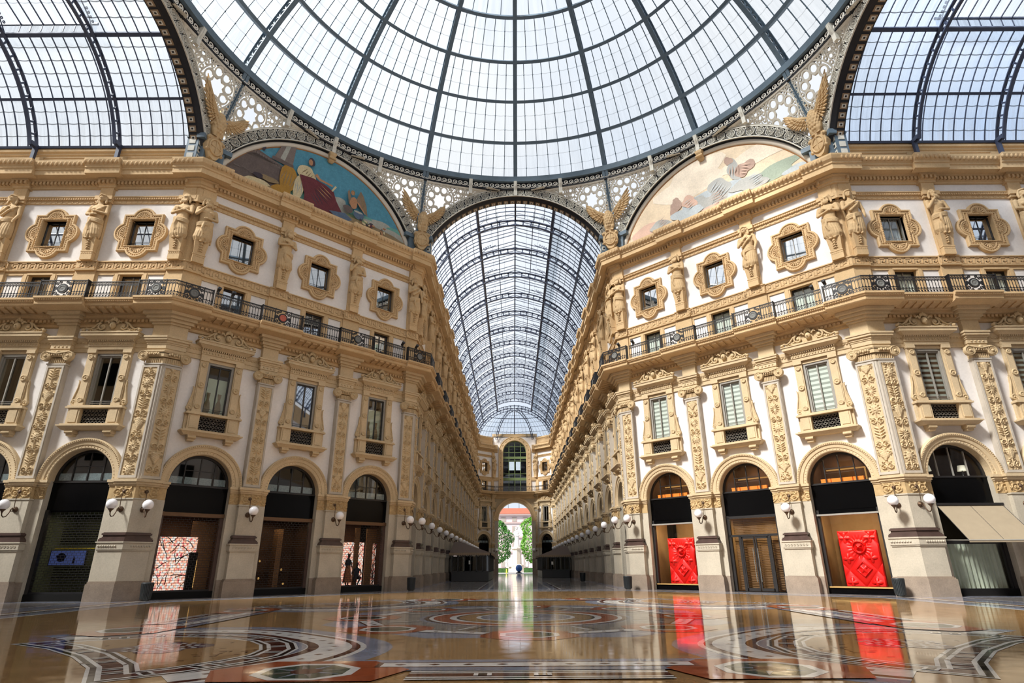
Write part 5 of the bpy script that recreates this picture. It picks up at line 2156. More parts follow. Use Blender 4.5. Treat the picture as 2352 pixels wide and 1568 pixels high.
def make_arch_iron(open_arch):
    K = Kit('iron_arch')
    a0, a1 = math.radians(30.5), math.radians(149.5)
    n = 48
    b = K.part('arch_plate')
    rg = []
    for k in range(n + 1):
        a = a0 + (a1 - a0) * k / n
        rg.append([(r * math.cos(a), y, AZ + r * math.sin(a)) for r, y in ((AR0, .02), (AR1, .02), (AR1, .30), (AR0, .30))])
    b.loft(rg, 'dark_iron', False)
    b = K.part('rosette_lattice', label='pale cast lattice of rosettes')
    for r0, r1 in ((AR0, AR0 + .06), (AR1 - .07, AR1)):
        rg = []
        for k in range(n + 1):
            a = a0 + (a1 - a0) * k / n
            rg.append([(r * math.cos(a), y, AZ + r * math.sin(a)) for r, y in ((r0, -.06), (r1, -.06), (r1, .03), (r0, .03))])
        b.loft(rg, 'lattice', False)
    t = MB()
    t.ringflat((0, 0), .255, .29, -.05, .02, 'lattice', 16)
    t.ringflat((0, 0), .03, .065, -.05, .02, 'lattice', 8)
    for k in range(8):
        a = 2 * PI * k / 8
        t.ringflat((.165 * math.cos(a), .165 * math.sin(a)), .042, .060, -.04, .02, 'lattice', 6)
    for s in (-1, 1):
        for z in (-1, 1):
            t.ringflat((s * .335, z * .225), .055, .082, -.04, .02, 'lattice', 8)
    m_ = 24
    for k in range(m_):
        a = a0 + (a1 - a0) * (k + .5) / m_
        b.merge(t, Matrix.Translation((8.01 * math.cos(a), 0, AZ + 8.01 * math.sin(a))) @ Matrix.Rotation(-(a - PI / 2), 4, 'Y'))
    for s in (-1, 1):
        b = K.part('foot')
        b.box(s * 6.35, s * 7.35, -.10, .35, 24.55, 24.85, 'iron')
        b.box(s * 6.75, s * 7.30, -.02, .55, 22.95, 24.6, 'iron')
    if open_arch:
        b = K.part('soffit_band', label='brown square plaques on the underside')
        rg = []
        for k in range(n + 1):
            a = a0 - .06 + (a1 - a0 + .12) * k / n
            rg.append([(r * math.cos(a), y, AZ + r * math.sin(a)) for r, y in ((7.48, .26), (7.61, .02), (7.61, .9), (7.48, .84))])
        b.loft(rg, 'dark_iron', False)
        m_ = 32
        for k in range(m_):
            a = a0 - .04 + (a1 - a0 + .08) * (k + .5) / m_
            t = MB()
            t.box(-.17, .17, .37, .76, -.03, .05, 'plaque_brown')
            t.box(-.10, .10, .45, .68, -.05, -.02, 'lattice')
            t.box(-.05, .05, .51, .62, -.06, -.02, 'dark_iron')
            b.merge(t, Matrix.Translation((7.48 * math.cos(a), 0, AZ + 7.48 * math.sin(a))) @ Matrix.Rotation(-(a - PI / 2), 4, 'Y'))
        for s in (-1, 1):
            b = K.part('corner_post')
            b.box(s * 6.50, s * 6.86, .26, .92, 22.95, 24.75, 'iron')
            b.box(s * 6.44, s * 6.92, .22, .96, 24.62, 24.76, 'iron')
            for k in range(3):
                z = 23.2 + .50 * k
                b.box(s * 6.55, s * 6.81, .23, .27, z, z + .34, 'lattice')
                b.box(s * 6.62, s * 6.74, .215, .27, z + .10, z + .24, 'dark_iron')
                b.box(s * 6.47, s * 6.51, .42, .78, z, z + .34, 'lattice')
    return K


arch_open, arch_shut = make_arch_iron(True), make_arch_iron(False)
ARCHES = [(0, True, 'over the mouth of the far arcade'), (PI / 4, False, 'round the faded pale lunette painting'), (-PI / 4, False, 'round the blue-sky lunette painting'), (PI / 2, True, 'over the mouth of the right side arcade'), (-PI / 2, True, 'over the mouth of the left side arcade')]
for az, op, t_ in ARCHES:
    (arch_open if op else arch_shut).place(face_mtx(az), 'dark iron arch with pale rosette lattice ' + t_, 'arch', 'iron arches of the octagon')


# spandrel screens: cast lattice between an arch and the dome ring, leaning in towards the ring
def spandrel_mesh(side):
    b = MB()
    zt = 28.95
    HF = R * math.tan(PI / 8)

    def za(x): return AZ + math.sqrt(max(AR1 ** 2 - x * x, 0))

    def S3(x, z, d=0.):
        z0 = za(x)
        t = (z - z0) / max(zt - z0, .05)
        az = math.atan2(x, R)
        lo = Vector((x, R + .08, z0))
        hi = Vector((18.02 * math.sin(az), 18.02 * math.cos(az), zt))
        p = lo.lerp(hi, t)
        n = Vector((math.sin(az), math.cos(az), -.25)).normalized()
        p = p + n * d
        return (side * p.x, p.y - R, p.z)

    def ok(x, z): return 1.2 < x < HF - .08 and za(x) + .0 < z < zt

    def stroke(pts, w_, closed=False):
        L = len(pts)
        for i in range(L if closed else L - 1):
            p, q = Vector(pts[i]), Vector(pts[(i + 1) % L])
            if not (ok(*p) and ok(*q)): continue
            d = (q - p)
            if d.length < 1e-5: continue
            nn = Vector((-d.y, d.x)).normalized() * w_ / 2
            c = [p - nn, q - nn, q + nn, p + nn]
            lo = [S3(k.x, k.y, -.03) for k in c]
            hi = [S3(k.x, k.y, .05) for k in c]
            f = [(0, 1, 2, 3), (7, 6, 5, 4), (0, 4, 5, 1), (2, 6, 7, 3)]
            b.add(lo + hi, f, 'lattice')

    def circ(cx, cz, r, w_, n=20):
        stroke([(cx + r * math.cos(2 * PI * k / n), cz + r * math.sin(2 * PI * k / n)) for k in range(n)], w_, True)
    fx, fz = 6.05, 27.75
    # star flower: eight round windows about a star
    circ(fx, fz, 1.22, .10, 40)
    for k in range(24):
        a = 2 * PI * k / 24
        circ(fx + 1.38 * math.cos(a), fz + 1.38 * math.sin(a), .10, .055, 8)
    for k in range(8):
        a = 2 * PI * k / 8 + PI / 8
        circ(fx + .80 * math.cos(a), fz + .80 * math.sin(a), .275, .10, 16)
        a2 = a + PI / 8
        stroke([(fx + .45 * math.cos(a), fz + .45 * math.sin(a)), (fx + .62 * math.cos(a2), fz + .62 * math.sin(a2)), (fx + .45 * math.cos(a + PI / 4), fz + .45 * math.sin(a + PI / 4))], .07)
        circ(fx + 1.10 * math.cos(a2), fz + 1.10 * math.sin(a2), .10, .05, 8)
    # filling of small rings and leaves elsewhere
    rgn = random.Random(5)
    step = .33
    for i in range(24):
        for j in range(16):
            x = .9 + i * step + (step / 2 if j % 2 else 0)
            z = 24.2 + j * step * .9
            if math.hypot(x - fx, z - fz) < 1.52: continue
            circ(x, z, .15, .06, 10)
            if (i + j) % 2 == 0:
                circ(x, z, .06, .05, 6)
    # rims
    xs = [1.25 + (HF - 1.4) * k / 40 for k in range(41)]
    for k in range(40):
        for dz0, dz1, top in ((.0, .10, False), (-.12, -.0, True)):
            q = []
            for x in (xs[k], xs[k + 1]):
                base = zt if top else za(x)
                q.append((x, base + dz0)); q.append((x, base + dz1))
            b.add([S3(*q[0], .06), S3(*q[2], .06), S3(*q[3], .06), S3(*q[1], .06)] + [S3(*q[0], -.06), S3(*q[2], -.06), S3(*q[3], -.06), S3(*q[1], -.06)], [(0, 1, 2, 3), (7, 6, 5, 4), (0, 4, 5, 1), (2, 6, 7, 3)], 'lattice')
    return b


sp = {}
for s in (-1, 1):
    sp[s] = spandrel_mesh(s).mesh('spandrel_screen')
SP = [(0, -1, 'beside the far arcade arch, on its left'), (0, 1, 'beside the far arcade arch, on its right'), (-PI / 4, 1, 'right of the blue-sky lunette, above its lower end'), (-PI / 4, -1, 'left of the blue-sky lunette, by the raised eagle wing'),
      (PI / 4, -1, 'left of the faded lunette'), (PI / 4, 1, 'right of the faded lunette, by the eagle'), (-PI / 2, 1, 'beside the left arcade arch'), (PI / 2, -1, 'beside the right arcade arch')]
for az, s, t_ in SP:
    o = ob('spandrel_screen', sp[s], None, face_mtx(az))
    tag(o, 'pale star-flower lattice spandrel ' + t_, 'spandrel screen', 'lattice spandrels under the dome', 'thing')

# ------------------------------------------------------------------ lunette paintings
PR = 7.32


def circ_z(x): return AZ + math.sqrt(max(PR * PR - x * x, 0))


def make_lunette(kind):
    K = Kit('lunette_painting')
    base = K.part('painted_field')
    y = [.34]

    def patch(bm, pts, m):
        y[0] -= .0035
        P_ = []
        for x, z in pts:
            z = max(z, 22.96)
            d = math.hypot(x, z - AZ)
            if d > PR - .02:
                k = (PR - .02) / d
                x, z = x * k, AZ + (z - AZ) * k
            P_.append((x, y[0], z))
        bm.add(P_, [tuple(range(len(P_)))], m)

    def blobp(cx, cz, rx, rz, n=22, wob=.12, rot=0., seed=1):
        rgq = random.Random(seed)
        ph = [rgq.uniform(0, 6) for _ in range(3)]
        out = []
        for k in range(n):
            a = 2 * PI * k / n
            q = 1 + wob * (math.sin(2 * a + ph[0]) + .6 * math.sin(3 * a + ph[1]) + .4 * math.sin(5 * a + ph[2]))
            x, z = rx * q * math.cos(a), rz * q * math.sin(a)
            out.append((cx + x * math.cos(rot) - z * math.sin(rot), cz + x * math.sin(rot) + z * math.cos(rot)))
        return out
    arc = [(PR * math.cos(a), AZ + PR * math.sin(a)) for a in [math.asin((22.96 - AZ) / PR) + (PI - 2 * math.asin((22.96 - AZ) / PR)) * k / 40 for k in range(41)]]
    base.add([(x, .345, z) for x, z in arc], [tuple(range(len(arc)))], 'p_sky' if kind == 'blue' else 'q_base')
    fg = K.part('painted_figures', label='soft painted draped shapes')
    def folds(cx, cz, n_, ln, ang, sp_, m, seed):
        rq_ = random.Random(seed)
        for k in range(n_):
            o_ = (k - (n_ - 1) / 2) * sp_
            a_ = ang + rq_.uniform(-.18, .18)
            x0, z0 = cx + o_ * math.cos(ang + PI / 2), cz + o_ * math.sin(ang + PI / 2)
            l_ = ln * rq_.uniform(.6, 1)
            dx, dz = l_ / 2 * math.cos(a_), l_ / 2 * math.sin(a_)
            w_ = .035
            nx__, nz__ = -math.sin(a_) * w_, math.cos(a_) * w_
            patch(fg, [(x0 - dx, z0 - dz), (x0 + nx__, z0 + nz__), (x0 + dx, z0 + dz), (x0 - nx__, z0 - nz__)], m)
    if kind == 'blue':
        patch(base, [(-7, 25.5), (7, 25.5), (7, 22.9), (-7, 22.9)], 'p_sky2')
        patch(base, [(0, 24.6), (7, 24.6), (7, 22.9), (0, 22.9)], 'p_sky3')
        for k, q in enumerate(((.95, 25.0, .7, .38), (1.0, 24.6, .9, .3), (4.4, 24.75, .8, .22), (5.2, 24.4, 1.0, .22), (3.9, 24.5, .9, .2), (6.0, 24.2, .8, .18))):
            patch(base, blobp(*q, seed=k), 'p_cloud')
        patch(base, [(-7.2, 22.9), (-7.1, 24.6), (-5.6, 25.95), (-4.9, 26.3), (-3.0, 25.8), (-2.6, 22.9)], 'p_wall')
        patch(base, [(-5.75, 25.8), (-5.2, 26.3), (-2.8, 25.75), (-2.85, 25.45), (-5.2, 25.95)], 'p_wall2')
        for k in range(14):
            x = -5.3 + k * .18
            patch(base, [(x, 25.98 - .034 * k), (x + .08, 25.96 - .034 * k), (x + .08, 26.12 - .034 * k), (x, 26.14 - .034 * k)], 'p_wall')
        patch(base, [(-3.85, 26.05), (-3.85, 28), (-2.65, 28.2), (-2.55, 26.0)], 'p_wall2')
        patch(base, [(-3.4, 26.3), (-3.4, 28), (-3.1, 28.2), (-3.1, 26.25)], 'p_cloud')
        patch(base, [(-3.95, 26.0), (-3.9, 26.25), (-2.5, 26.2), (-2.45, 25.9)], 'p_wall')
        patch(base, blobp(-4.5, 26.5, .12, .2, seed=2), 'p_dark')
        for k in range(7):
            patch(base, [(-6.6 + k * .5, 24.3 + .1 * (k % 3)), (-6.2 + k * .5, 24.4), (-6.2 + k * .5, 24.43), (-6.6 + k * .5, 24.34 + .1 * (k % 3))], 'p_wall2')
        for k, q in enumerate(((-4.5, 23.85, .8, .3), (-3.9, 24.4, .55, .22), (-3.4, 23.7, .6, .3), (-4.6, 24.35, .35, .16))):
            patch(base, blobp(*q, seed=k + 3), ('p_cream', 'p_ground', 'p_ground', 'p_dark')[k])
        patch(fg, blobp(-2.72, 25.0, .55, 1.1, seed=4, wob=.08), 'p_gold')
        patch(fg, blobp(-3.0, 23.9, .7, .4, seed=5), 'p_gold')
        folds(-2.75, 25.0, 5, 1.6, 1.4, .2, 'p_ground', 1)
        patch(fg, blobp(-2.0, 24.7, .33, .95, rot=-.1, seed=9, wob=.08), 'p_cream')
        folds(-2.0, 24.7, 4, 1.4, 1.5, .14, 'p_cloud', 2)
        patch(fg, blobp(-1.65, 26.0, .62, .55, rot=.1, seed=6, wob=.07), 'p_cream')
        patch(fg, blobp(-1.2, 25.85, .28, .45, seed=16, wob=.07), 'p_cream')
        folds(-1.5, 26.0, 4, .7, 1.1, .18, 'p_ground', 3)
        patch(fg, [(-2.05, 25.7), (-1.1, 25.85), (-.2, 25.75), (.45, 25.5), (.7, 24.9), (1.2, 24.2), (.6, 23.7), (-1.6, 23.4), (-1.55, 24.4)], 'p_maroon')
        folds(-.4, 24.75, 7, 1.7, -.75, .22, 'p_dark', 4)
        folds(-.2, 25.1, 3, 1.2, -.6, .25, 'p_skin', 5)
        patch(fg, [(-1.05, 26.1), (-.7, 25.85), (.3, 25.82), (.32, 25.95), (-.6, 26.02), (-.9, 26.3)], 'p_skin')
        patch(fg, [(.25, 25.5), (.35, 25.45), (.62, 25.95), (.5, 26.0)], 'p_cream')
        patch(fg, blobp(-1.36, 26.98, .24, .32, seed=10, wob=.04), 'p_dark')
        patch(fg, blobp(-1.43, 26.92, .15, .24, seed=11, wob=.03), 'p_skin')
        patch(fg, [(1.65, 25.0), (1.45, 26.0), (1.55, 26.25), (1.8, 25.6)], 'p_wing')
        patch(fg, [(2.15, 25.6), (2.45, 26.5), (2.7, 26.2), (3.0, 25.5), (3.15, 24.7), (2.7, 25.0)], 'p_wing')
        for k in range(4):
            patch(fg, [(2.4 + k * .14, 26.3 - .3 * k), (2.45 + k * .14, 26.3 - .3 * k), (2.85 + k * .08, 25.0), (2.8 + k * .08, 25.0)], 'p_ground')
        patch(fg, blobp(1.98, 25.3, .27, .5, seed=13, wob=.06), 'p_skin')
        patch(fg, [(2.15, 25.55), (2.4, 25.45), (2.9, 24.9), (2.95, 24.75), (2.4, 25.25)], 'p_skin')
        patch(fg, blobp(1.85, 26.08, .17, .21, seed=14, wob=.04), 'p_ground')
        patch(fg, blobp(1.82, 26.04, .11, .16, seed=15, wob=.03), 'p_skin')
        patch(fg, blobp(1.6, 24.65, .35, .3, seed=25, wob=.1), 'p_wall')
        patch(fg, blobp(2.45, 24.5, .42, .32, seed=15, wob=.05), 'p_bowl')
        patch(fg, blobp(2.4, 24.72, .36, .08, seed=15, wob=.02), 'p_cloud')
        patch(fg, [(.3, 23.4), (1.2, 24.1), (2.6, 24.1), (4.2, 24.1), (5.4, 24.0), (6.6, 23.7), (6.7, 22.9), (0, 22.9)], 'p_ground')
        patch(fg, [(.2, 23.9), (1.4, 24.2), (2.0, 23.9), (1.2, 23.4)], 'p_bowl')
        rq_ = random.Random(12)
        for k in range(26):
            patch(fg, blobp(rq_.uniform(2.2, 4.6), rq_.uniform(23.7, 24.25), rq_.uniform(.06, .16), rq_.uniform(.05, .12), 10, .2, 0, k), rq_.choice(('p_dark', 'p_cream', 'p_skin', 'p_maroon', 'p_wall')))
    else:
        for k, (cx, cz, rx, rz, m) in enumerate(((-1, 26.6, 3.0, 1.2, 'q_pale'), (3.6, 26.3, 2.0, .8, 'q_pale'), (-4.8, 24.0, 1.6, .7, 'q_pink'), (4.6, 24.5, 1.6, .5, 'q_green'), (5.8, 23.9, .9, .35, 'q_blue'), (.6, 24.6, 1.9, .8, 'q_blue'),
                                                (.9, 24.9, .9, .8, 'q_grey'), (2.05, 25.9, .45, .75, 'q_grey'), (2.75, 25.65, .62, .55, 'q_mauve'), (1.8, 26.75, .30, .30, 'q_mauve'), (-.4, 24.5, .8, .55, 'q_grey'), (-2.4, 25.0, .45, .6, 'q_mauve'), (-2.35, 25.6, .22, .24, 'q_mauve'), (-1.3, 25.0, .55, .5, 'q_pink'),
                                                (-3.6, 24.1, .9, .45, 'q_grey'), (2.9, 24.4, 1.2, .5, 'q_grey'), (.7, 23.8, .9, .3, 'q_pink'), (-1.6, 24.2, 1.4, .4, 'q_blue'))):
            patch(base if k < 6 else fg, blobp(cx, cz, rx, rz, seed=k + 20, wob=.2), m)
        for q in ((.9, 24.9, 6, 1.3, .7, .22, 'q_blue', 1), (2.1, 25.8, 4, 1.0, 1.3, .2, 'q_mauve', 2), (-1.3, 24.8, 4, .8, .5, .2, 'q_grey', 3), (2.8, 25.6, 4, .8, -.4, .2, 'q_pink', 4), (-3.4, 24.2, 5, .9, .4, .18, 'q_mauve', 5), (.8, 24.3, 5, 1.4, .2, .2, 'q_mauve', 6), (3.4, 24.5, 5, 1.2, .3, .16, 'q_blue', 7)):
            folds(*q)
    b = K.part('frame', label='pale rounded frame')
    n = 56
    a0 = math.asin((22.96 - AZ) / PR)
    rg = []
    for k in range(n + 1):
        a = a0 + (PI - 2 * a0) * k / n
        rg.append([(r * math.cos(a), yy, AZ + r * math.sin(a)) for r, yy in ((PR - .04, .35), (PR, .26), (PR + .10, .20), (PR + .22, .20), (PR + .30, .28), (PR + .30, .35))])
    b.loft(rg, 'p_frame', True, False, False)
    rg = []
    for k in range(n + 1):
        a = a0 + (PI - 2 * a0) * k / n
        rg.append([(r * math.cos(a), yy, AZ + r * math.sin(a)) for r, yy in ((PR - .10, .345), (PR - .06, .30), (PR - .02, .32), (PR - .02, .35))])
    b.loft(rg, 'p_bead', True, False, False)
    b = K.part('keystone_corbel', label='small stone corbel at the crown')
    b.loft([[(x, yy, z) for x, yy in ((-w_, .3), (-w_, d), (w_, d), (w_, .3))] for z, w_, d in ((27.72, .12, .20), (27.80, .20, .10), (27.95, .22, .0), (28.1, .18, -.02), (28.25, .24, -.10), (28.42, .26, -.12))], 'statue_stone', False)
    b.tube([(-.25, -.02, 28.0), (.25, -.02, 28.0)], .10, 'statue_stone', 8)
    return K


make_lunette('blue').place(face_mtx(-PI / 4), 'half-round wall painting with blue sky, grey masonry and maroon drapery', 'painting', 'lunette paintings')
make_lunette('pale').place(face_mtx(PI / 4), 'half-round faded cream wall painting with ghostly grey and pink shapes', 'painting', 'lunette paintings')
# wall behind each painting
for az, nm in ((-PI / 4, 'left'), (PI / 4, 'right')):
    b = MB()
    b.poly([(8.3 * math.cos(PI * k / 40), AZ + 8.3 * math.sin(PI * k / 40)) for k in range(41) if math.sin(PI * k / 40) > .22 and abs(8.3 * math.cos(PI * k / 40)) < 8.2], .36, .6, 'stone')
    tag(ob('wall_lunette_' + nm, b, None, face_mtx(az)), None, None, None, 'structure')

# ------------------------------------------------------------------ barrel vaults of glass over the arcades
VC, VR = 21.95, 7.72
VA = [math.asin((24.55 - VC) / VR), math.radians(40), math.radians(65.2)]
TR0, TR1 = 7.02, 7.58


def vp(r, a, y): return (r * math.cos(a), y, VC + r * math.sin(a))


def mk_truss():
    b = MB()
    n = 44
    a0 = VA[0] + .0
    a1 = PI - a0
    for r0, r1, hw in ((TR0, TR0 + .08, .09), (TR1 - .07, TR1, .09)):
        rg = []
        for k in range(n + 1):
            a = a0 + (a1 - a0) * k / n
            rg.append([vp(r0, a, -hw), vp(r1, a, -hw), vp(r1, a, hw), vp(r0, a, hw)])
        b.loft(rg, 'vault_iron', False)
    m_ = 26
    for k in range(m_ + 1):
        a = a0 + (a1 - a0) * k / m_
        c, s = math.cos(a), math.sin(a)
        t = MB()
        t.box(-.05, .05, -.03, .03, TR0, TR1, 'vault_iron')
        t.frus((-.14, .14, -.03, .03, TR0 + .06), (-.05, .05, -.03, .03, TR0 + .16), 'vault_iron')
        t.frus((-.05, .05, -.03, .03, TR1 - .16), (-.14, .14, -.03, .03, TR1 - .06), 'vault_iron')
        b.merge(t, Matrix.Translation((0, 0, VC)) @ Matrix.Rotation(-(a - PI / 2), 4, 'Y'))
    for s in (-1, 1):
        b.box(s * 6.62, s * 7.15, -.10, .10, 24.38, 24.62, 'vault_iron')
        b.box(s * 6.98, s * 7.16, -.10, .10, 22.98, 24.5, 'vault_iron')
    return b


def mk_bay(length, raised, gm, dirty=False):
    nb = max(1, round(length / .6125))
    st = length / nb
    G_, B_ = MB(), MB()
    zones = [(VA[0], VA[1], 4), (VA[1], VA[2], 5)]
    if not raised:
        zones.append((VA[2], PI / 2, 4))
    for s in (1, -1):
        v0 = 0
        for a0, a1, np_ in zones:
            sub = np_ * 2
            for k in range(nb):
                for j in range(sub):
                    p0, p1 = a0 + (a1 - a0) * j / sub, a0 + (a1 - a0) * (j + 1) / sub
                    q0, q1 = (p0, p1) if s > 0 else (PI - p0, PI - p1)
                    y0, y1 = k * st, (k + 1) * st
                    va, vb = v0 + j / 2, v0 + (j + 1) / 2
                    G_.quad(vp(VR, q0, y0), vp(VR, q0, y1), vp(VR, q1, y1), vp(VR, q1, y0), 'vault_glass_dirty' if dirty and s > 0 and a1 == VA[2] and j >= sub - 3 else gm, [(k, va), (k + 1, va), (k + 1, vb), (k, vb)])
            v0 += np_
            for k in range(nb):
                y = k * st
                if k == 0: continue
                rg = []
                for j in range(sub + 1):
                    p = a0 + (a1 - a0) * j / sub
                    q = p if s > 0 else PI - p
                    rg.append([vp(VR - .06, q, y - .018), vp(VR - .06, q, y + .018), vp(VR + .01, q, y + .018), vp(VR + .01, q, y - .018)])
                B_.loft(rg, 'vault_iron', False)
    x0, z0 = VR * math.cos(VA[2]), VC + VR * math.sin(VA[2])
    if raised:
        z1, zr = z0 + .75, z0 + 1.75
        for s in (1, -1):
            for k in range(nb):
                y0, y1 = k * st, (k + 1) * st
                G_.quad((s * x0, y0, z0), (s * x0, y1, z0), (s * x0, y1, z1), (s * x0, y0, z1), gm, [(k, .2), (k + 1, .2), (k + 1, .9), (k, .9)])
                for j in range(3):
                    f0, f1 = j / 3, (j + 1) / 3
                    G_.quad((s * x0 * (1 - f0), y0, z1 + (zr - z1) * f0), (s * x0 * (1 - f0), y1, z1 + (zr - z1) * f0), (s * x0 * (1 - f1), y1, z1 + (zr - z1) * f1), (s * x0 * (1 - f1), y0, z1 + (zr - z1) * f1), 'roof_glass', [(k, j), (k + 1, j), (k + 1, j + 1), (k, j + 1)])
                if k:
                    B_.box(s * x0 - .02, s * x0 + .02, y0 - .018, y0 + .018, z0, z1, 'vault_iron')
                    B_.loft([[(s * x0, y0 - .02, z1 - .04), (s * x0, y0 + .02, z1 - .04), (s * x0, y0 + .02, z1 + .03), (s * x0, y0 - .02, z1 + .03)], [(0, y0 - .02, zr - .04), (0, y0 + .02, zr - .04), (0, y0 + .02, zr + .03), (0, y0 - .02, zr + .03)]], 'vault_iron', False)
            B_.box(s * x0 - .05, s * x0 + .05, 0, length, z1 - .06, z1 + .06, 'vault_iron')
            B_.box(s * 1.6 - .03, s * 1.6 + .03, 0, length, z1 + .46, z1 + .52, 'vault_iron')
            # curved brackets of the lantern
            B_.tube([(s * x0, .1, z0 + .05), (s * (x0 - .5), .1, z0 + .55), (s * (x0 - 1.4), .1, z1 + .25)], .035, 'vault_iron', 4)
            for q in range(4):
                B_.ringflat((s * (x0 - .28 - q * .2), z0 + .62 + q * .1), .05, .085, .07, .12, 'vault_iron', 8)
        B_.box(-.06, .06, 0, length, zr - .1, zr + .05, 'vault_iron')
    else:
        B_.box(-.07, .07, 0, length, VC + VR - .14, VC + VR, 'vault_iron')
    for s in (1, -1):
        for a, w_ in ((VA[0], .07), (VA[1], .075), (VA[2], .11)):
            q = a if s > 0 else PI - a
            t = MB().box(-w_, w_, 0, length, -.16, .02, 'vault_iron')
            B_.merge(t, Matrix.Translation((VR * math.cos(q), 0, VC + VR * math.sin(q))) @ Matrix.Rotation(-(q - PI / 2), 4, 'Y'))
    return G_, B_


truss = mk_truss().mesh('truss')
VCACHE = {}


def bay_mesh(length, raised, gm, dirty=False):
    k = (round(length, 3), raised, gm, dirty)
    if k not in VCACHE:
        g, s = mk_bay(length, raised, gm, dirty)
        VCACHE[k] = (g.mesh('glazing'), s.mesh('glazing_bars'))
    return VCACHE[k]


def make_vault(az, nt_, label, gm, endlen):
    F = face_mtx(az)
    root = ob('glass_vault', None, None, F)
    tag(root, label, 'glass vault', 'glass vaults of the arcades', 'thing')
    ys = [.9] + [5.2 + BAY * k for k in range(nt_)] + ([endlen] if endlen else [])
    for i, y in enumerate(ys):
        if 0 < i:
            ob('truss', truss, root, Matrix.Translation((0, y, 0)))
        if i + 1 < len(ys):
            g, s = bay_mesh(ys[i + 1] - y, 0 < i < nt_, gm, bool(endlen))
            ob('glazing', g, root, Matrix.Translation((0, y, 0)))
            ob('glazing_bars', s, root, Matrix.Translation((0, y, 0)))
    return root


for o in list(bpy.data.objects):
    pass
make_vault(0, 14, 'long glass barrel vault with a raised lantern over the far arcade', 'vault_glass', YE - R)
make_vault(-PI / 2, 8, 'white glass barrel vault over the arcade left of the dome', 'vault_glass', 0)
make_vault(PI / 2, 8, 'bluish glass barrel vault over the arcade right of the dome', 'vault_glass_blue', 0)
# glazed half dome closing the far vault
apse = ob('glazed_half_dome', None, None, Matrix.Translation((0, YE, 0)))
tag(apse, 'small glazed half dome closing the end of the far arcade vault', 'half dome', None, 'thing')
YS = 3.3 / 7.3


def ap(r, a, p):
    """a: 0..pi from right to left, p: elevation"""
    return (r * math.cos(p) * math.cos(a), YS * r * math.cos(p) * math.sin(a), VC + r * math.sin(p))


G_, B_ = MB(), MB()
NA, NP = 28, 9
for i in range(NA):
    for j in range(NP):
        a, c = PI * i / NA, PI * (i + 1) / NA
        p, q = VA[0] + (PI / 2 - VA[0]) * j / NP, VA[0] + (PI / 2 - VA[0]) * (j + 1) / NP
        G_.quad(ap(VR, a, p), ap(VR, c, p), ap(VR, c, q), ap(VR, a, q), 'vault_glass', [(i, j), (i + 1, j), (i + 1, j + 1), (i, j + 1)])
for i in range(1, NA):
    a = PI * i / NA
    B_.tube([ap(VR, a, VA[0] + (PI / 2 - VA[0]) * j / 8) for j in range(8)], .02, 'vault_iron', 4)
for j in range(0, NP):
    p = VA[0] + (PI / 2 - VA[0]) * j / NP
    B_.tube([ap(VR, PI * i / 20, p) for i in range(21)], .02 if j != 4 else .08, 'vault_iron', 4)
ob('glazing', G_, apse)
ob('glazing_bars', B_, apse)
for a in (math.radians(60), math.radians(120)):
    b = MB()
    for r_ in (TR0, TR1):
        b.tube([ap(r_, a, VA[0] - .06 + (PI / 2 - VA[0]) * j / 12) for j in range(13)], .07, 'vault_iron', 5)
    for j in range(14):
        p = VA[0] + (PI / 2 - VA[0]) * j / 14
        b.tube([ap(TR0, a, p), ap(TR1, a, p)], .04, 'vault_iron', 4)
    ob('rib', b, apse)
b = MB().tube([ap(VR - .1, PI / 2, VA[0] + (PI / 2 - VA[0]) * j / 12) for j in range(13)], .09, 'vault_iron', 5)
ob('rib', b, apse)


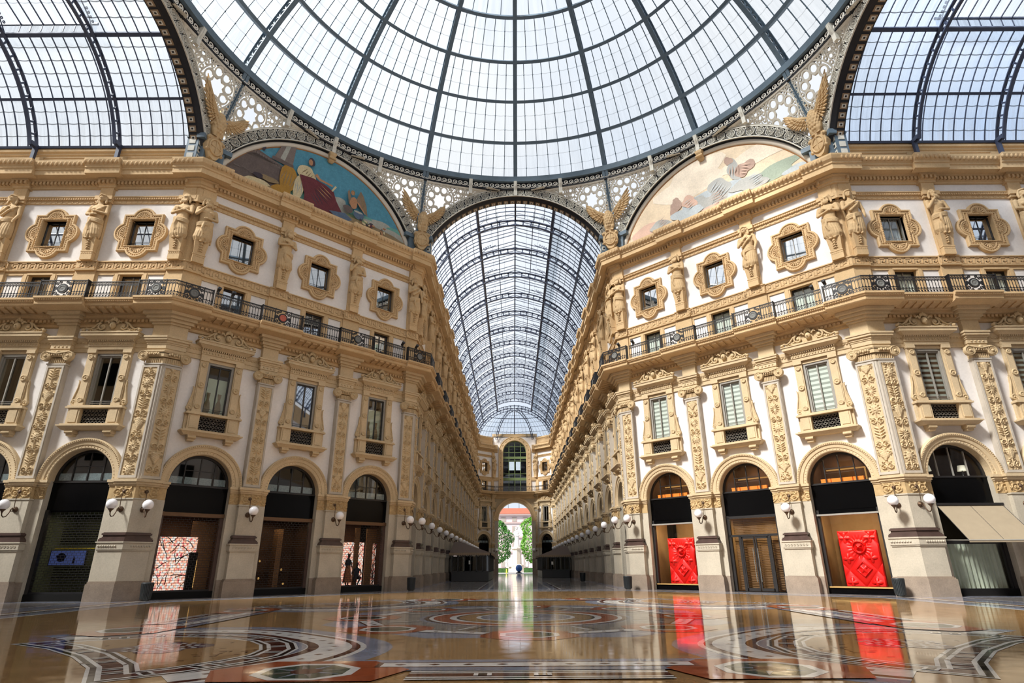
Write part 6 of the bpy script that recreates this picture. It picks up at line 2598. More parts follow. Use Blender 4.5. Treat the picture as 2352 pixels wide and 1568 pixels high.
# ------------------------------------------------------------------ eagles on shields
def make_eagle(raise_left):
    K = Kit('eagle_statue')
    m = 'statue_stone'
    b = MB()
    rows = [(1.62, .20, .20, .05), (1.85, .30, .27, .02), (2.2, .40, .34, -.03), (2.6, .44, .36, -.06), (2.95, .36, .31, -.06), (3.22, .22, .22, -.08), (3.45, .17, .18, -.12), (3.62, .17, .19, -.16), (3.76, .12, .14, -.16), (3.83, .04, .05, -.15)]
    n = 14
    rg = [[(rx * math.cos(2 * PI * k / n), y + ry * math.sin(2 * PI * k / n), z) for k in range(n)] for z, rx, ry, y in rows]
    b.loft(rg, m)
    b.tube([(0, -.28, 3.68), (0, -.42, 3.66), (0, -.50, 3.58), (0, -.49, 3.50)], [.09, .075, .045, .012], m, 8)
    for s in (-1, 1):
        b.ball((s * .09, -.27, 3.70), (.03, .04, .03), m, 6, 4)
        b.tube([(s * .20, -.05, 2.15), (s * .24, -.14, 1.85), (s * .20, -.12, 1.62)], [.22, .16, .09], m, 9)
        for q in range(3):
            b.tube([(s * .20 + (q - 1) * .07, -.12, 1.62), (s * .20 + (q - 1) * .10, -.28, 1.56), (s * .20 + (q - 1) * .11, -.33, 1.45)], [.045, .04, .015], m, 6)
    for k in range(5):
        x = (k - 2) * .11
        b.tube([(x * .5, .1, 2.0), (x, .12, 1.65), (x * 1.5, .1, 1.3)], [.12, .10, .05], m, 7)
    # breast feathers
    for i in range(7):
        for j in range(6):
            a = -PI / 2 + (j - 2.5) * .42 + (.2 if i % 2 else 0)
            z = 1.95 + i * .2
            rx = np.interp(z, [r[0] for r in rows], [r[1] for r in rows])
            ry = np.interp(z, [r[0] for r in rows], [r[2] for r in rows])
            yy = np.interp(z, [r[0] for r in rows], [r[3] for r in rows])
            b.ball((rx * math.cos(a), yy + ry * math.sin(a), z), (.075, .045, .11), m, 6, 4)
    body = fused(b, 'e', .03, m, 2)
    K.part('body').merge(body)

    def feather(b, p, d, ln, w_, th, y):
        p = Vector(p); d = Vector((d[0], d[1]))
        nn = Vector((-d.y, d.x))
        rg = []
        for t, ww in ((0, .5), (.15, .85), (.5, 1.), (.8, .85), (.95, .45), (1., .08)):
            c = Vector((p.x, p.y)) + d * ln * t
            hw = w_ / 2 * ww
            yy = y - .05 * math.sin(PI * t) - .46 * max(0, abs(c.x) - .2)
            rg.append([(c.x + nn.x * q * hw, yy + e * th, c.y + nn.y * q * hw) for q, e in ((-1, 0), (-.35, -1), (0, -1.5), (.35, -1), (1, 0), (0, .6))])
        b.loft(rg, m, True)
    for s in (-1, 1):
        hi = (s < 0) == raise_left
        b = K.part('wing', label='raised wing' if hi else 'half-spread wing')
        tip = (1.75, 4.68) if hi else (1.62, 3.92)
        sh = (.26, 2.95)
        wr = (.72, 3.42) if hi else (.80, 3.22)
        th0 = math.atan2(tip[1] - wr[1], tip[0] - wr[0])
        N = 13
        for layer, (lf, wd, yo) in enumerate(((1.0, .24, .10), (.64, .21, .03), (.38, .18, -.05))):
            for k in range(N):
                t = k / (N - 1)
                base = (sh[0] + (wr[0] - sh[0]) * t, sh[1] + (wr[1] - sh[1]) * t)
                ang = -1.25 + (th0 + 1.25) * t ** .9
                ln = (.75 + (math.hypot(tip[0] - wr[0], tip[1] - wr[1]) - .75) * t ** 1.6) * lf
                feather(b, (s * base[0], base[1]), (s * math.cos(ang), math.sin(ang)), ln, wd, .035, yo - .02 * (k % 2) - .01 * k / N)
        b.tube([(s * .15, -.02, 2.85), (s * sh[0], -.12, sh[1]), (s * wr[0], -.34, wr[1]), (s * (wr[0] + (tip[0] - wr[0]) * .5), -.48, wr[1] + (tip[1] - wr[1]) * .5)], [.16, .14, .10, .04], m, 8)
    b = K.part('shield', label='oval shield with a cross in a scrolled cartouche')
    out = [(0, .0), (.22, .10), (.36, .35), (.50, .55), (.57, .85), (.52, 1.12), (.60, 1.30), (.50, 1.48), (.30, 1.52), (.14, 1.62)]
    out = out + [(-x, z) for x, z in out[::-1] if x > 0]
    b.poly(out, -.18, .16, m)
    n = 28
    rg = []
    for k in range(n + 1):
        a = 2 * PI * k / n
        rg.append([((.40 + d) * math.cos(a), y, .84 + (.50 + d) * math.sin(a)) for d, y in ((.05, -.17), (.05, -.25), (0, -.28), (-.05, -.25), (-.07, -.20))])
    b.loft(rg, m, True, False, False)
    b.ball((0, -.17, .84), (.37, .08, .46), m, 18, 8)
    b.box(-.025, .025, -.27, -.2, .40, 1.28, m)
    b.box(-.34, .34, -.265, -.2, .82, .87, m)
    for s in (-1, 1):
        b.lathe([(.11, -.02), (.10, .08), (.05, .06), (.03, .12), (.01, .13)], m, 10, 'y', (s * .50, -.16, 1.30))
        b.lathe([(.10, -.02), (.09, .08), (.05, .06), (.03, .12), (.01, .13)], m, 10, 'y', (s * .47, -.16, .50))
    return K


def corner_mtx(k, dist, z):
    az = PI / 8 + PI / 4 * k
    return Matrix.Rotation(-az, 4, 'Z') @ Matrix.Translation((0, dist, z))


eL, eR = make_eagle(True), make_eagle(False)
CD = H / math.sin(PI / 8)
for (x, y, kit, t_) in ((-H, R, eL, 'where the far arcade meets the blue-sky painting'), (H, R, eR, 'where the far arcade meets the faded painting'), (-R, H, eL, 'between the left arcade vault and the blue-sky painting'), (R, H, eR, 'between the right arcade vault and the faded painting')):
    az = math.atan2(x, y)
    d = math.hypot(x, y)
    kit.place(Matrix.Rotation(-az, 4, 'Z') @ Matrix.Translation((0, d - .28, 23.5)), 'ochre eagle on a cross shield ' + t_, 'eagle', 'eagle statues under the dome')
# ------------------------------------------------------------------ putting the wall elements in place
SHOP = {('DL', 0): 'blossom', ('DL', 1): 'dim', ('DL', 2): 'mannequin', ('DR', 0): 'quilt', ('DR', 1): 'door', ('DR', 2): 'quilt_far', ('AL', 0): 'screen', ('AL', 1): 'plain', ('AR', 0): 'awning', ('AR', 1): 'plain'}
BNAME = {('DL', 0): 'the blossom-screen shop', ('DL', 1): 'the dim brown shop', ('DL', 2): 'the mannequin shop',
         ('DR', 0): 'the wide red-panel shop', ('DR', 1): 'the double-door shop', ('DR', 2): 'the narrow red-panel shop',
         ('AL', 0): 'the blue-screen shop', ('AL', 1): 'the arch beyond the blue-screen shop', ('AL', 2): 'the third arch of the left arcade',
         ('AR', 0): 'the awning shop', ('AR', 1): 'the arch beyond the awning shop', ('AR', 2): 'the third arch of the right arcade'}
ORD = ['first', 'second', 'third', 'fourth', 'fifth', 'sixth', 'seventh', 'eighth', 'ninth', 'tenth', 'eleventh', 'twelfth', 'thirteenth', 'fourteenth', 'fifteenth']
FSIDE = {'FL': "far arcade's left wall", 'FR': "far arcade's right wall"}


pil_k = [make_pilaster('pilaster', s) for s in (11, 24, 37)]
pil_c = [make_pilaster('corner_pilaster', s, True) for s in (5, 9)]
sta_k = [make_statue('caryatid_statue', k) for k in range(4)]
win_k = {s: make_window('pedimented_window', s) for s in ('blind', 'dark_blind', 'dark_mullion', 'reflective', 'dark')}
qua_k = {s: make_quatrefoil('quatrefoil_window', s) for s in ('reflective', 'curtain', 'sky')}
door_k = make_balcony_door('balcony_door')
door_w = make_balcony_door('balcony_door', True)
rail_k = {('plain', 0): make_rail('balcony_railing', 'plain'), ('medal', 0): make_rail('balcony_railing', 'medal'), ('medal', 1): make_rail('balcony_railing', 'medal', 'medal_red'), ('corner', 0): make_rail('corner_railing', 'corner')}
lamp_k = make_lamp('wall_lamp')
SHOPS_ = ('blossom', 'dim', 'mannequin', 'quilt', 'door', 'quilt_far', 'screen', 'plain', 'awning')
arch_k = {s: make_arch('shop_arch', s) for s in SHOPS_}

WSTYLE = {('DL', 0): 'dark_mullion', ('DL', 1): 'reflective', ('DL', 2): 'dark_mullion', ('DR', 0): 'blind', ('DR', 1): 'blind', ('DR', 2): 'blind', ('AL', 0): 'dark', ('AL', 1): 'dark', ('AR', 0): 'dark_blind', ('AR', 1): 'dark_blind'}
WLOOK = {'dark_mullion': 'pale-panelled', 'reflective': 'blue reflective', 'blind': 'striped-blind', 'dark': 'dark', 'dark_blind': 'dark-blind'}
win_k['dark_mullion2'] = make_window('pedimented_window', 'reflective')
SPOSE = ['man crossing arms', 'woman, hand on breast', 'woman folding arms', 'man touching chin']

for fa in ('DL', 'DR', 'AL', 'AR', 'FL', 'FR'):
    F = FA[fa]
    far = fa[0] == 'F'
    for k, u in enumerate(BAYS[fa]):
        if fa[0] == 'A' and k > 2: continue
        M_ = F.mtx(u)
        if far:
            where = 'over the %s bay from the octagon, %s' % (ORD[k], FSIDE[fa])
            at = 'in the %s bay from the octagon, %s' % (ORD[k], FSIDE[fa])
        else:
            where = 'above ' + BNAME[(fa, k)]
            at = 'of ' + BNAME[(fa, k)].replace('the ', 'the ', 1)
        sh = SHOP.get((fa, k), 'plain')
        ad = {'blossom': 'grilled arch with a bright pink blossom panel behind black mesh', 'dim': 'grilled arch of a dim brown interior between two grilled shops', 'mannequin': 'grilled arch of a blossom display with a standing mannequin',
              'quilt': 'black-framed arch with a wide window holding a red quilted panel', 'door': 'black-framed arch over glass double doors with long handles', 'quilt_far': 'black-framed arch with a red panel, next to the far arcade',
              'screen': 'dark grilled arch with a small blue screen inside', 'awning': 'stone arch with two lampshades in its fanlight above a beige awning', 'plain': 'dark stone arch'}[sh]
        if sh == 'plain':
            ad += (' ' + at) if far else (' cut by the picture edge, beyond ' + ('the blue-screen shop' if fa == 'AL' else 'the awning shop')) if k == 1 else ' in ' + BNAME[(fa, k)]
        arch_k[sh].place(M_, ad, 'shop front', 'shop arches', far)
        st = WSTYLE.get((fa, k), 'dark')
        win_k[st].place(M_, ('%s pedimented window ' % WLOOK[st]) + where, 'window', 'pedimented first-floor windows', far)
        qs = 'curtain' if (fa, k) == ('AR', 0) else 'sky' if fa == 'DR' else 'reflective'
        qua_k[qs].place(M_, ('curtained' if qs == 'curtain' else 'small') + ' four-lobed window high ' + where, 'window', 'four-lobed upper windows', far)
        (door_w if fa in ('DR', 'AR') else door_k).place(M_, ('white-curtained ' if fa in ('DR', 'AR') else '') + 'balcony door between white panels ' + where, 'balcony door', 'balcony doors', far)
        rail_k[('plain', 0)].place(M_, 'straight black iron balcony railing ' + where, 'railing', 'straight balcony railings', far)
    for k, u in enumerate(PIL[fa]):
        M_ = F.mtx(u)
        if far:
            t_ = ORD[k] + ' from the octagon, ' + FSIDE[fa]
        elif fa[0] == 'D':
            t_ = 'between %s and %s' % (BNAME[(fa, k)], BNAME[(fa, k + 1)])
        else:
            t_ = ('just beyond ' + BNAME[(fa, 0)] if k == 0 else 'between the second and third arches, ' + ('left' if fa == 'AL' else 'right') + ' arcade') if k < 2 else 'third along the ' + ('left' if fa == 'AL' else 'right') + ' arcade'
        pil_k[(k + (fa[1] == 'R')) % 3].place(M_, 'pilaster with carved panel, ' + t_, 'pilaster', 'carved pilasters', far)
        ps = (k * 3 + (1 if fa[1] == 'R' else 0) + (2 if fa[0] == 'A' else 0)) % 4
        sta_k[ps].place(M_, ('caryatid statue, ' if far else 'caryatid %s, ' % SPOSE[ps]) + t_, 'statue', 'caryatid statues', far)
        rail_k[('medal', 1 if (fa, k) == ('DL', 0) else 0)].place(M_, 'medallion railing over the pilaster ' + t_, 'railing', 'medallion balcony railings', far)
        lamp_k.place(M_, 'globe lamp on the pilaster ' + t_, 'wall lamp', 'globe wall lamps', far)

CORN = [(-R, H, 'beside the blue-screen shop', 0, ('AL', 'DL')), (R, H, 'beside the awning shop', 1, ('AR', 'DR')), (-H, R, 'between mannequin shop and far arcade', 1, ('DL', 'FL')), (H, R, 'between narrow red-panel shop and far arcade', 0, ('DR', 'FR'))]
for x, y, t_, kk, fs in CORN:
    az = math.atan2(x, y)
    d = math.hypot(x, y)
    n = {('AL', 'DL'): (FA['AL'].n + FA['DL'].n), ('AR', 'DR'): (FA['AR'].n + FA['DR'].n), ('DL', 'FL'): (FA['DL'].n + FA['FL'].n), ('DR', 'FR'): (FA['DR'].n + FA['FR'].n)}[fs].normalized()
    rot = math.atan2(n.x, -n.y)
    M_ = Matrix.Translation((x, y, 0)) @ Matrix.Rotation(rot, 4, 'Z')
    pil_c[kk].place(M_, 'folded corner pilaster ' + t_, 'pilaster', 'folded corner pilasters')
    rail_k[('corner', 0)].place(M_, 'bent railing with two medallions over the corner ' + t_, 'railing', 'bent corner railings')
    # pier behind the statues and two statues, one on either face
    b = MB()
    K = Kit('corner_pier')
    b = K.part('pier')
    pblk(b, .30, .10, 16.94, 20.60, 'tan', True)
    b = K.part('pier_capital')
    pblk(b, .36, .30, 20.60, 21.02, 'tan', True)
    pblk(b, .30, .16, 21.02, 21.60, 'tan', True)
    K.place(M_, 'ochre pier behind the paired statues ' + t_, 'pier', 'corner piers')
    for j, f in enumerate(fs):
        uu = DLEN - .48 if f[0] == 'D' and fs[0] == f else .48
        ps = (j * 2 + kk + (1 if j else 0)) % 4
        face = {'A': 'side-arcade face', 'D': 'octagon face', 'F': 'far-arcade face'}[f[0]]
        sta_k[ps].place(FA[f].mtx(uu), 'caryatid on the %s, corner %s' % (face, t_), 'statue', 'caryatid statues')
        ul = DLEN - .34 if f[0] == 'D' and fs[0] == f else .34
        lamp_k.place(FA[f].mtx(ul), 'globe lamp on the %s, corner %s' % (face, t_), 'wall lamp', 'globe wall lamps')

# end walls of the far arcade
for fa in ('EL', 'ER'):
    M_ = FA[fa].mtx(EL_LEN / 2)
    sd_ = 'left' if fa == 'EL' else 'right'
    for kit, lab, cat, g in ((arch_k['plain'], 'small dark arch %s of the exit gateway' % sd_, 'shop front', 'shop arches'), (win_k['dark'], 'pedimented window %s of the exit gateway' % sd_, 'window', 'pedimented first-floor windows'),
                             (qua_k['reflective'], 'four-lobed window %s of the tall end window' % sd_, 'window', 'four-lobed upper windows'), (door_k, 'balcony door %s of the tall end window' % sd_, 'balcony door', 'balcony doors')):
        kit.place(M_, lab, cat, g, True)
    for u in (.02, EL_LEN):
        nm = 'by the side wall' if u < 1 else 'beside the gateway'
        pil_k[0].place(FA[fa].mtx(u), 'pilaster %s on the %s splay of the end wall' % (nm, sd_), 'pilaster', 'carved pilasters', True)
        sta_k[(u < 1) + 1].place(FA[fa].mtx(u), 'caryatid %s on the %s splay of the end wall' % (nm, sd_), 'statue', 'caryatid statues', True)
    lamp_k.place(FA[fa].mtx(EL_LEN), 'small globe lamp %s of the exit gateway' % sd_, 'wall lamp', 'globe wall lamps', True)

# middle of the end wall: gateway below, tall arched window above
F = FA['EC']
b = MB()
AWR, AZ0 = 3.1, 9.4


def q(ua, ub, za, zb, m, e=0):
    b.quad(F.P(ua, e, za), F.P(ub, e, za), F.P(ub, e, zb), F.P(ua, e, zb), m)


def arch_hole(hx, z0, hw, zt, m):
    n = 28
    pr = None
    for k in range(n + 1):
        a = PI * k / n
        ca, sa = math.cos(a), math.sin(a)
        t = min(hw / max(abs(ca), 1e-6), (zt - z0) / max(sa, 1e-6))
        p, o_ = (hx * ca, z0 + hx * sa), (t * ca, z0 + t * sa)
        if pr:
            b.quad(F.P(pr[0][0], 0, pr[0][1]), F.P(pr[1][0], 0, pr[1][1]), F.P(o_[0], 0, o_[1]), F.P(p[0], 0, p[1]), m)
            for s in (-1, 1):
                if abs(pr[1][0] - o_[0]) > 1e-6 and abs(pr[1][1] - o_[1]) > 1e-6 and s * o_[0] > 0:
                    b.add([tuple(F.P(*x)) for x in ((pr[1][0], 0, pr[1][1]), (s * hw, 0, zt), (o_[0], 0, o_[1]))], [(0, 1, 2)], m)
        pr = (p, o_)


for s in (-1, 1):
    a, c = sorted((s * AWR, s * XC))
    q(a, c, 0, AZ0, 'stone')
    a, c = sorted((s * 2.2, s * XC))
    q(a, c, 14.2, 21.65, 'plaster')
arch_hole(AWR, AZ0, XC, 13.1, 'relief_ground')
q(-XC, XC, 13.1, 14.2, 'tan')
arch_hole(2.2, 21.65, XC, 24.55, 'plaster')
q(-XC, XC, 24.5, 24.7, 'plaster')
for s in (-1, 1):
    b.quad(F.P(s * AWR, 0, 0), F.P(s * AWR, -2.2, 0), F.P(s * AWR, -2.2, AZ0), F.P(s * AWR, 0, AZ0), 'stone')
n = 24
for k in range(n):
    a, c = PI * k / n, PI * (k + 1) / n
    b.quad(F.P(AWR * math.cos(a), 0, AZ0 + AWR * math.sin(a)), F.P(AWR * math.cos(a), -2.2, AZ0 + AWR * math.sin(a)), F.P(AWR * math.cos(c), -2.2, AZ0 + AWR * math.sin(c)), F.P(AWR * math.cos(c), 0, AZ0 + AWR * math.sin(c)), 'tan')
# what closes the space over and beside the gateway
for s in (-1, 1):
    a, c = sorted((s * AWR, s * 14))
    q(a, c, 0, 24.4, 'stone', -2.2)
    a, c = sorted((s * AWR, s * AWR * .4))
for ua, ub, za, zb in ((-14, 14, 12.6, 18.6), (-14, 14, 20.2, 24.4), (-14, -1.1, 18.6, 20.2), (1.2, 14, 18.6, 20.2), (-.1, .25, 18.6, 20.2)):
    q(ua, ub, za, zb, 'interior_dark', -2.2)
tag(ob('wall_end', b.mesh('wall_end')), None, None, None, 'structure')
b = MB()
fbox(b, 'EC', -XC - .2, XC + .2, -1.2, .08, 24.68, 25.2, 'tan')
sweep(b, 'EC', [(0, 13.05), (.12, 13.08), (.20, 13.42), (.34, 13.66), (1.08, 13.86), (1.12, 14.04), (1.26, 14.15), (1.26, 14.25), (0, 14.25)], -XC, XC, 'tan', -1, -1)
sweep(b, 'EC', [(0, 16.34), (.14, 16.34), (.14, 16.94), (0, 16.96)], -XC, -3.0, 'tan')
sweep(b, 'EC', [(0, 16.34), (.14, 16.34), (.14, 16.94), (0, 16.96)], 3.0, XC, 'tan')
for s in (-1, 1):
    a, c = sorted((s * 3.25, s * XC))
    sweep(b, 'EC', [(0, 21.58), (.2, 21.7), (.34, 22.06), (.74, 22.1), (.92, 22.62), (.98, 22.9), (0, 22.95)], a, c, 'tan')
trim(b, 'ochre mouldings of the end wall middle')
G = Kit('exit_gateway')
b = G.part('arch_moulding')
n = 36
rg = []
for k in range(n + 1):
    a = PI * k / n
    rg.append([(r * math.cos(a), -e, AZ0 + r * math.sin(a)) for r, e in ((3.08, -.2), (3.08, .1), (3.2, .16), (3.5, .16), (3.55, .22), (3.85, .25), (3.9, .15), (3.9, 0))])
b.loft(rg, 'tan', False, False, False)
b = G.part('pier')
b.box(-4.05, -3.08, -.12, .3, 0, 9.3, 'stone'); b.box(-4.1, -3.05, -.2, .3, 0, 2.6, 'plinth_stone'); b.box(-4.1, -3.02, -.2, .3, 9.1, 9.45, 'tan')
b = G.part('pier')
b.box(3.08, 4.05, -.12, .3, 0, 9.3, 'stone'); b.box(3.05, 4.1, -.2, .3, 0, 2.6, 'plinth_stone'); b.box(3.02, 4.1, -.2, .3, 9.1, 9.45, 'tan')
G.place(FA['EC'].mtx(0), 'tall round-headed exit gateway showing trees and a square outside', 'gateway')
G = Kit('tall_arched_window')
b = G.part('surround')
rg = []
pts = [(-1, 14.3)] + [(None, PI - PI * k / 28) for k in range(29)] + [(1, 14.3)]
for p in pts:
    ring = []
    for r, e in ((2.2, -.4), (2.2, .1), (2.3, .14), (2.45, .12), (2.85, .12), (2.95, .18), (3.05, .16), (3.08, 0)):
        if p[0] is None:
            ring.append((r * math.cos(p[1]), -e, 21.65 + r * math.sin(p[1])))
        else:
            ring.append((p[0] * r, -e, p[1]))
    rg.append(ring)
b.loft(rg, 'tan', False, False, False)
for k in range(9):
    a = PI * (k + .5) / 9
    b.ball((2.65 * math.cos(a), -.14, 21.65 + 2.65 * math.sin(a)), (.12, .05, .12), 'tan_carved', 8, 4)
for s in (-1, 1):
    for k in range(9):
        b.ball((s * 2.65, -.14, 15 + .8 * k), (.12, .05, .12), 'tan_carved', 8, 4)
b = G.part('window_frame', label='green painted frame')
for x in (-1.1, 0, 1.1):
    b.box(x - .06, x + .06, .22, .32, 14.3, 21.65 + math.sqrt(4.6 - x * x), 'green_frame')
for z, h_ in ((16.4, .5), (20.0, .10), (20.45, .42), (21.6, .1), (22.7, .1), (17.6, .08)):
    b.box(-2.2, 2.2, .20, .34, z, z + h_, 'green_frame')
b.ringflat((0, 21.65), 2.08, 2.2, .2, .34, 'green_frame', 24, 0, PI)
b = G.part('window_pane', parent=G.last())
b.add([(2.2, .3, 14.3)] + [(2.2 * math.cos(PI * k / 24), .3, 21.65 + 2.2 * math.sin(PI * k / 24)) for k in range(25)] + [(-2.2, .3, 14.3)], [tuple(range(27))], 'glass')
G.place(FA['EC'].mtx(0), 'tall arched green-framed window high in the end wall', 'window')
rw = Kit('balcony_railing')
b = rw.part('baluster_panel')
rail_bars(b, 2 * XC - 1.0, 1.05)
rw.place(FA['EC'].mtx(0), 'black railing across the tall arched end window', 'railing', 'straight balcony railings')
for fa in ('EL', 'ER'):
    b_ = Kit('balcony_railing')
    b = b_.part('baluster_panel')
    rail_bars(b, EL_LEN - .9, 1.05)
    b_.place(FA[fa].mtx(EL_LEN / 2), 'black railing on the %s splay of the end wall balcony' % ('left' if fa == 'EL' else 'right'), 'railing', 'straight balcony railings')

# ------------------------------------------------------------------ things in and at the shops
quilt = make_quilt('quilted_panel')
quilt.place(FA['DR'].mtx(2.70, -.95, .30), 'shiny red quilted display panel with stitched flowers, whole panel, nearer window', 'display panel', 'red quilted panels')
quilt.place(FA['DR'].mtx(12.55 - .02, -.95, .28), 'red quilted display panel partly hidden by a pilaster, by the far arcade', 'display panel', 'red quilted panels')
for fa, u, nm, e_, pw in (('DR', 2.75, 'quilted panel', -.62, 75), ('DR', 12.55, 'quilted panel', -.62, 75)):
    L_ = bpy.data.lights.new('display_spot', 'AREA')
    L_.energy = pw
    L_.color = (1, .78, .52)
    L_.shape = 'RECTANGLE'
    L_.size, L_.size_y = 2.2, .25
    o = bpy.data.objects.new('display_spot', L_)
    COL.objects.link(o)
    o.matrix_basis = FA[fa].mtx(u, -.55, 3.62) @ Matrix.Rotation(math.radians(38), 4, 'X')
for fa, u, pw in (('DR', 7.65, 60), ('DL', 7.65, 14), ('DL', 2.75, 10), ('DL', 12.55, 10), ('AL', 2.75, 10), ('AR', 2.75, 16)):  # the left arcade one is an added light that brightens a black interior
    L_ = bpy.data.lights.new('shop_interior_light', 'AREA')
    L_.energy = pw
    L_.color = (1, .78, .5)
    L_.size = 1.2
    o = bpy.data.objects.new('shop_interior_light', L_)
    COL.objects.link(o)
    o.matrix_basis = FA[fa].mtx(u, -1.5, 3.8)
L_ = None
for i, k in enumerate((0, 1, 2)):
    L_ = bpy.data.lights.new('upper_room_lamp', 'AREA')
    L_.energy = 30
    L_.color = (1, .75, .45)
    L_.size = .8
    o = bpy.data.objects.new('upper_room_lamp', L_)
    COL.objects.link(o)
    o.matrix_basis = FA['DR'].mtx(BAYS['DR'][k], -1.6, 6.9)
    for j in range(4):
        b_ = Kit('display_box') if (i, j) == (0, 0) else b_
        if (i, j) == (0, 0):
            bb = b_.part('box_body')
            bb.box(-.235, .235, .0, .18, 0, .19, 'orange_box')
            bb = b_.part('box_lid')
            bb.box(-.24, .24, -.005, .185, .15, .2, 'orange_box')
        b_.place(FA['DR'].mtx(BAYS['DR'][k] - (-.79 + j * .52) * 1, -.50, 5.30), 'orange box, %s of four in the fanlight above %s' % (('nearest the left', 'second', 'third', 'last')[j], ('the wide red window', 'the double doors', 'the narrow red window')[k]), 'box', 'orange boxes in the fanlights')

# blossom screens
def blossom_panel(name, w_, h_, seed):
    K = Kit(name)
    b = K.part('light_panel')
    b.box(-w_ / 2, w_ / 2, 0, .06, 0, h_, 'blossom_screen')
    b = K.part('branches', label='dark painted branches')
    rg_ = random.Random(seed)
    for k in range(22):
        x, z = rg_.uniform(-w_ / 2, w_ / 2), rg_.uniform(0, h_)
        a = rg_.uniform(.3, 2.6)
        pth = []
        for j in range(6):
            pth.append((max(-w_ / 2, min(w_ / 2, x)), -.012, max(0, min(h_, z))))
            x += .17 * math.cos(a); z += .17 * math.sin(a)
            a += rg_.uniform(-.5, .5)
        b.tube(pth, [.022, .02, .018, .014, .01, .006], 'skin_dark', 4)
    return K


bp_ = blossom_panel('blossom_panel', 1.75, 2.45, 2)
bp_.place(FA['DL'].mtx(2.55, -1.0, .36), 'glowing pink and peach blossom panel with dark branches behind the grille', 'display panel', 'blossom panels')
bp2 = blossom_panel('blossom_panel', 1.72, 2.45, 6)
bp2.place(FA['DL'].mtx(12.45, -1.35, .34), 'glowing blossom panel behind the mannequins', 'display panel', 'blossom panels')
bp3 = blossom_panel('blossom_panel', .25, 2.4, 8)
bp3.place(FA['DL'].mtx(13.90, -1.1, .34), 'narrow strip of blossom panel at the right side of the mannequin shop', 'display panel', 'blossom panels')
K = Kit('display_pillar')
b = K.part('pillar')
b.box(-.18, .18, -.1, .1, 0, 1.75, 'interior_dark')
b = K.part('shelf_light')
b.box(.16, .19, -.12, -.1, .1, 1.4, 'brass_light')
K.place(FA['DL'].mtx(3.28, -.85, .34), 'dark display pillar in front of the pink blossom panel', 'display stand')

K = Kit('wall_screen')
b = K.part('screen_body')
b.box(-.86, .86, 0, .07, 0, .68, 'frame_dark')
b = K.part('screen_picture', label='lit blue picture')
b.quad((-.82, -.004, .03), (.82, -.004, .03), (.82, -.004, .65), (-.82, -.004, .65), 'screen_blue')
b = K.part('picture_shapes')
b.poly([(-.30 + .22 * math.cos(a) * (1 + .15 * math.sin(5 * a)), .36 + .2 * math.sin(a)) for a in [2 * PI * k / 18 for k in range(18)]], -.01, -.006, 'screen_ink')
b.poly([(.25, .08), (.38, .08), (.36, .3), (.33, .42), (.28, .3)], -.01, -.006, 'screen_ink')
K.place(FA['AL'].mtx(3.2, -1.0, 1.50), 'small blue video screen behind the grille', 'screen')


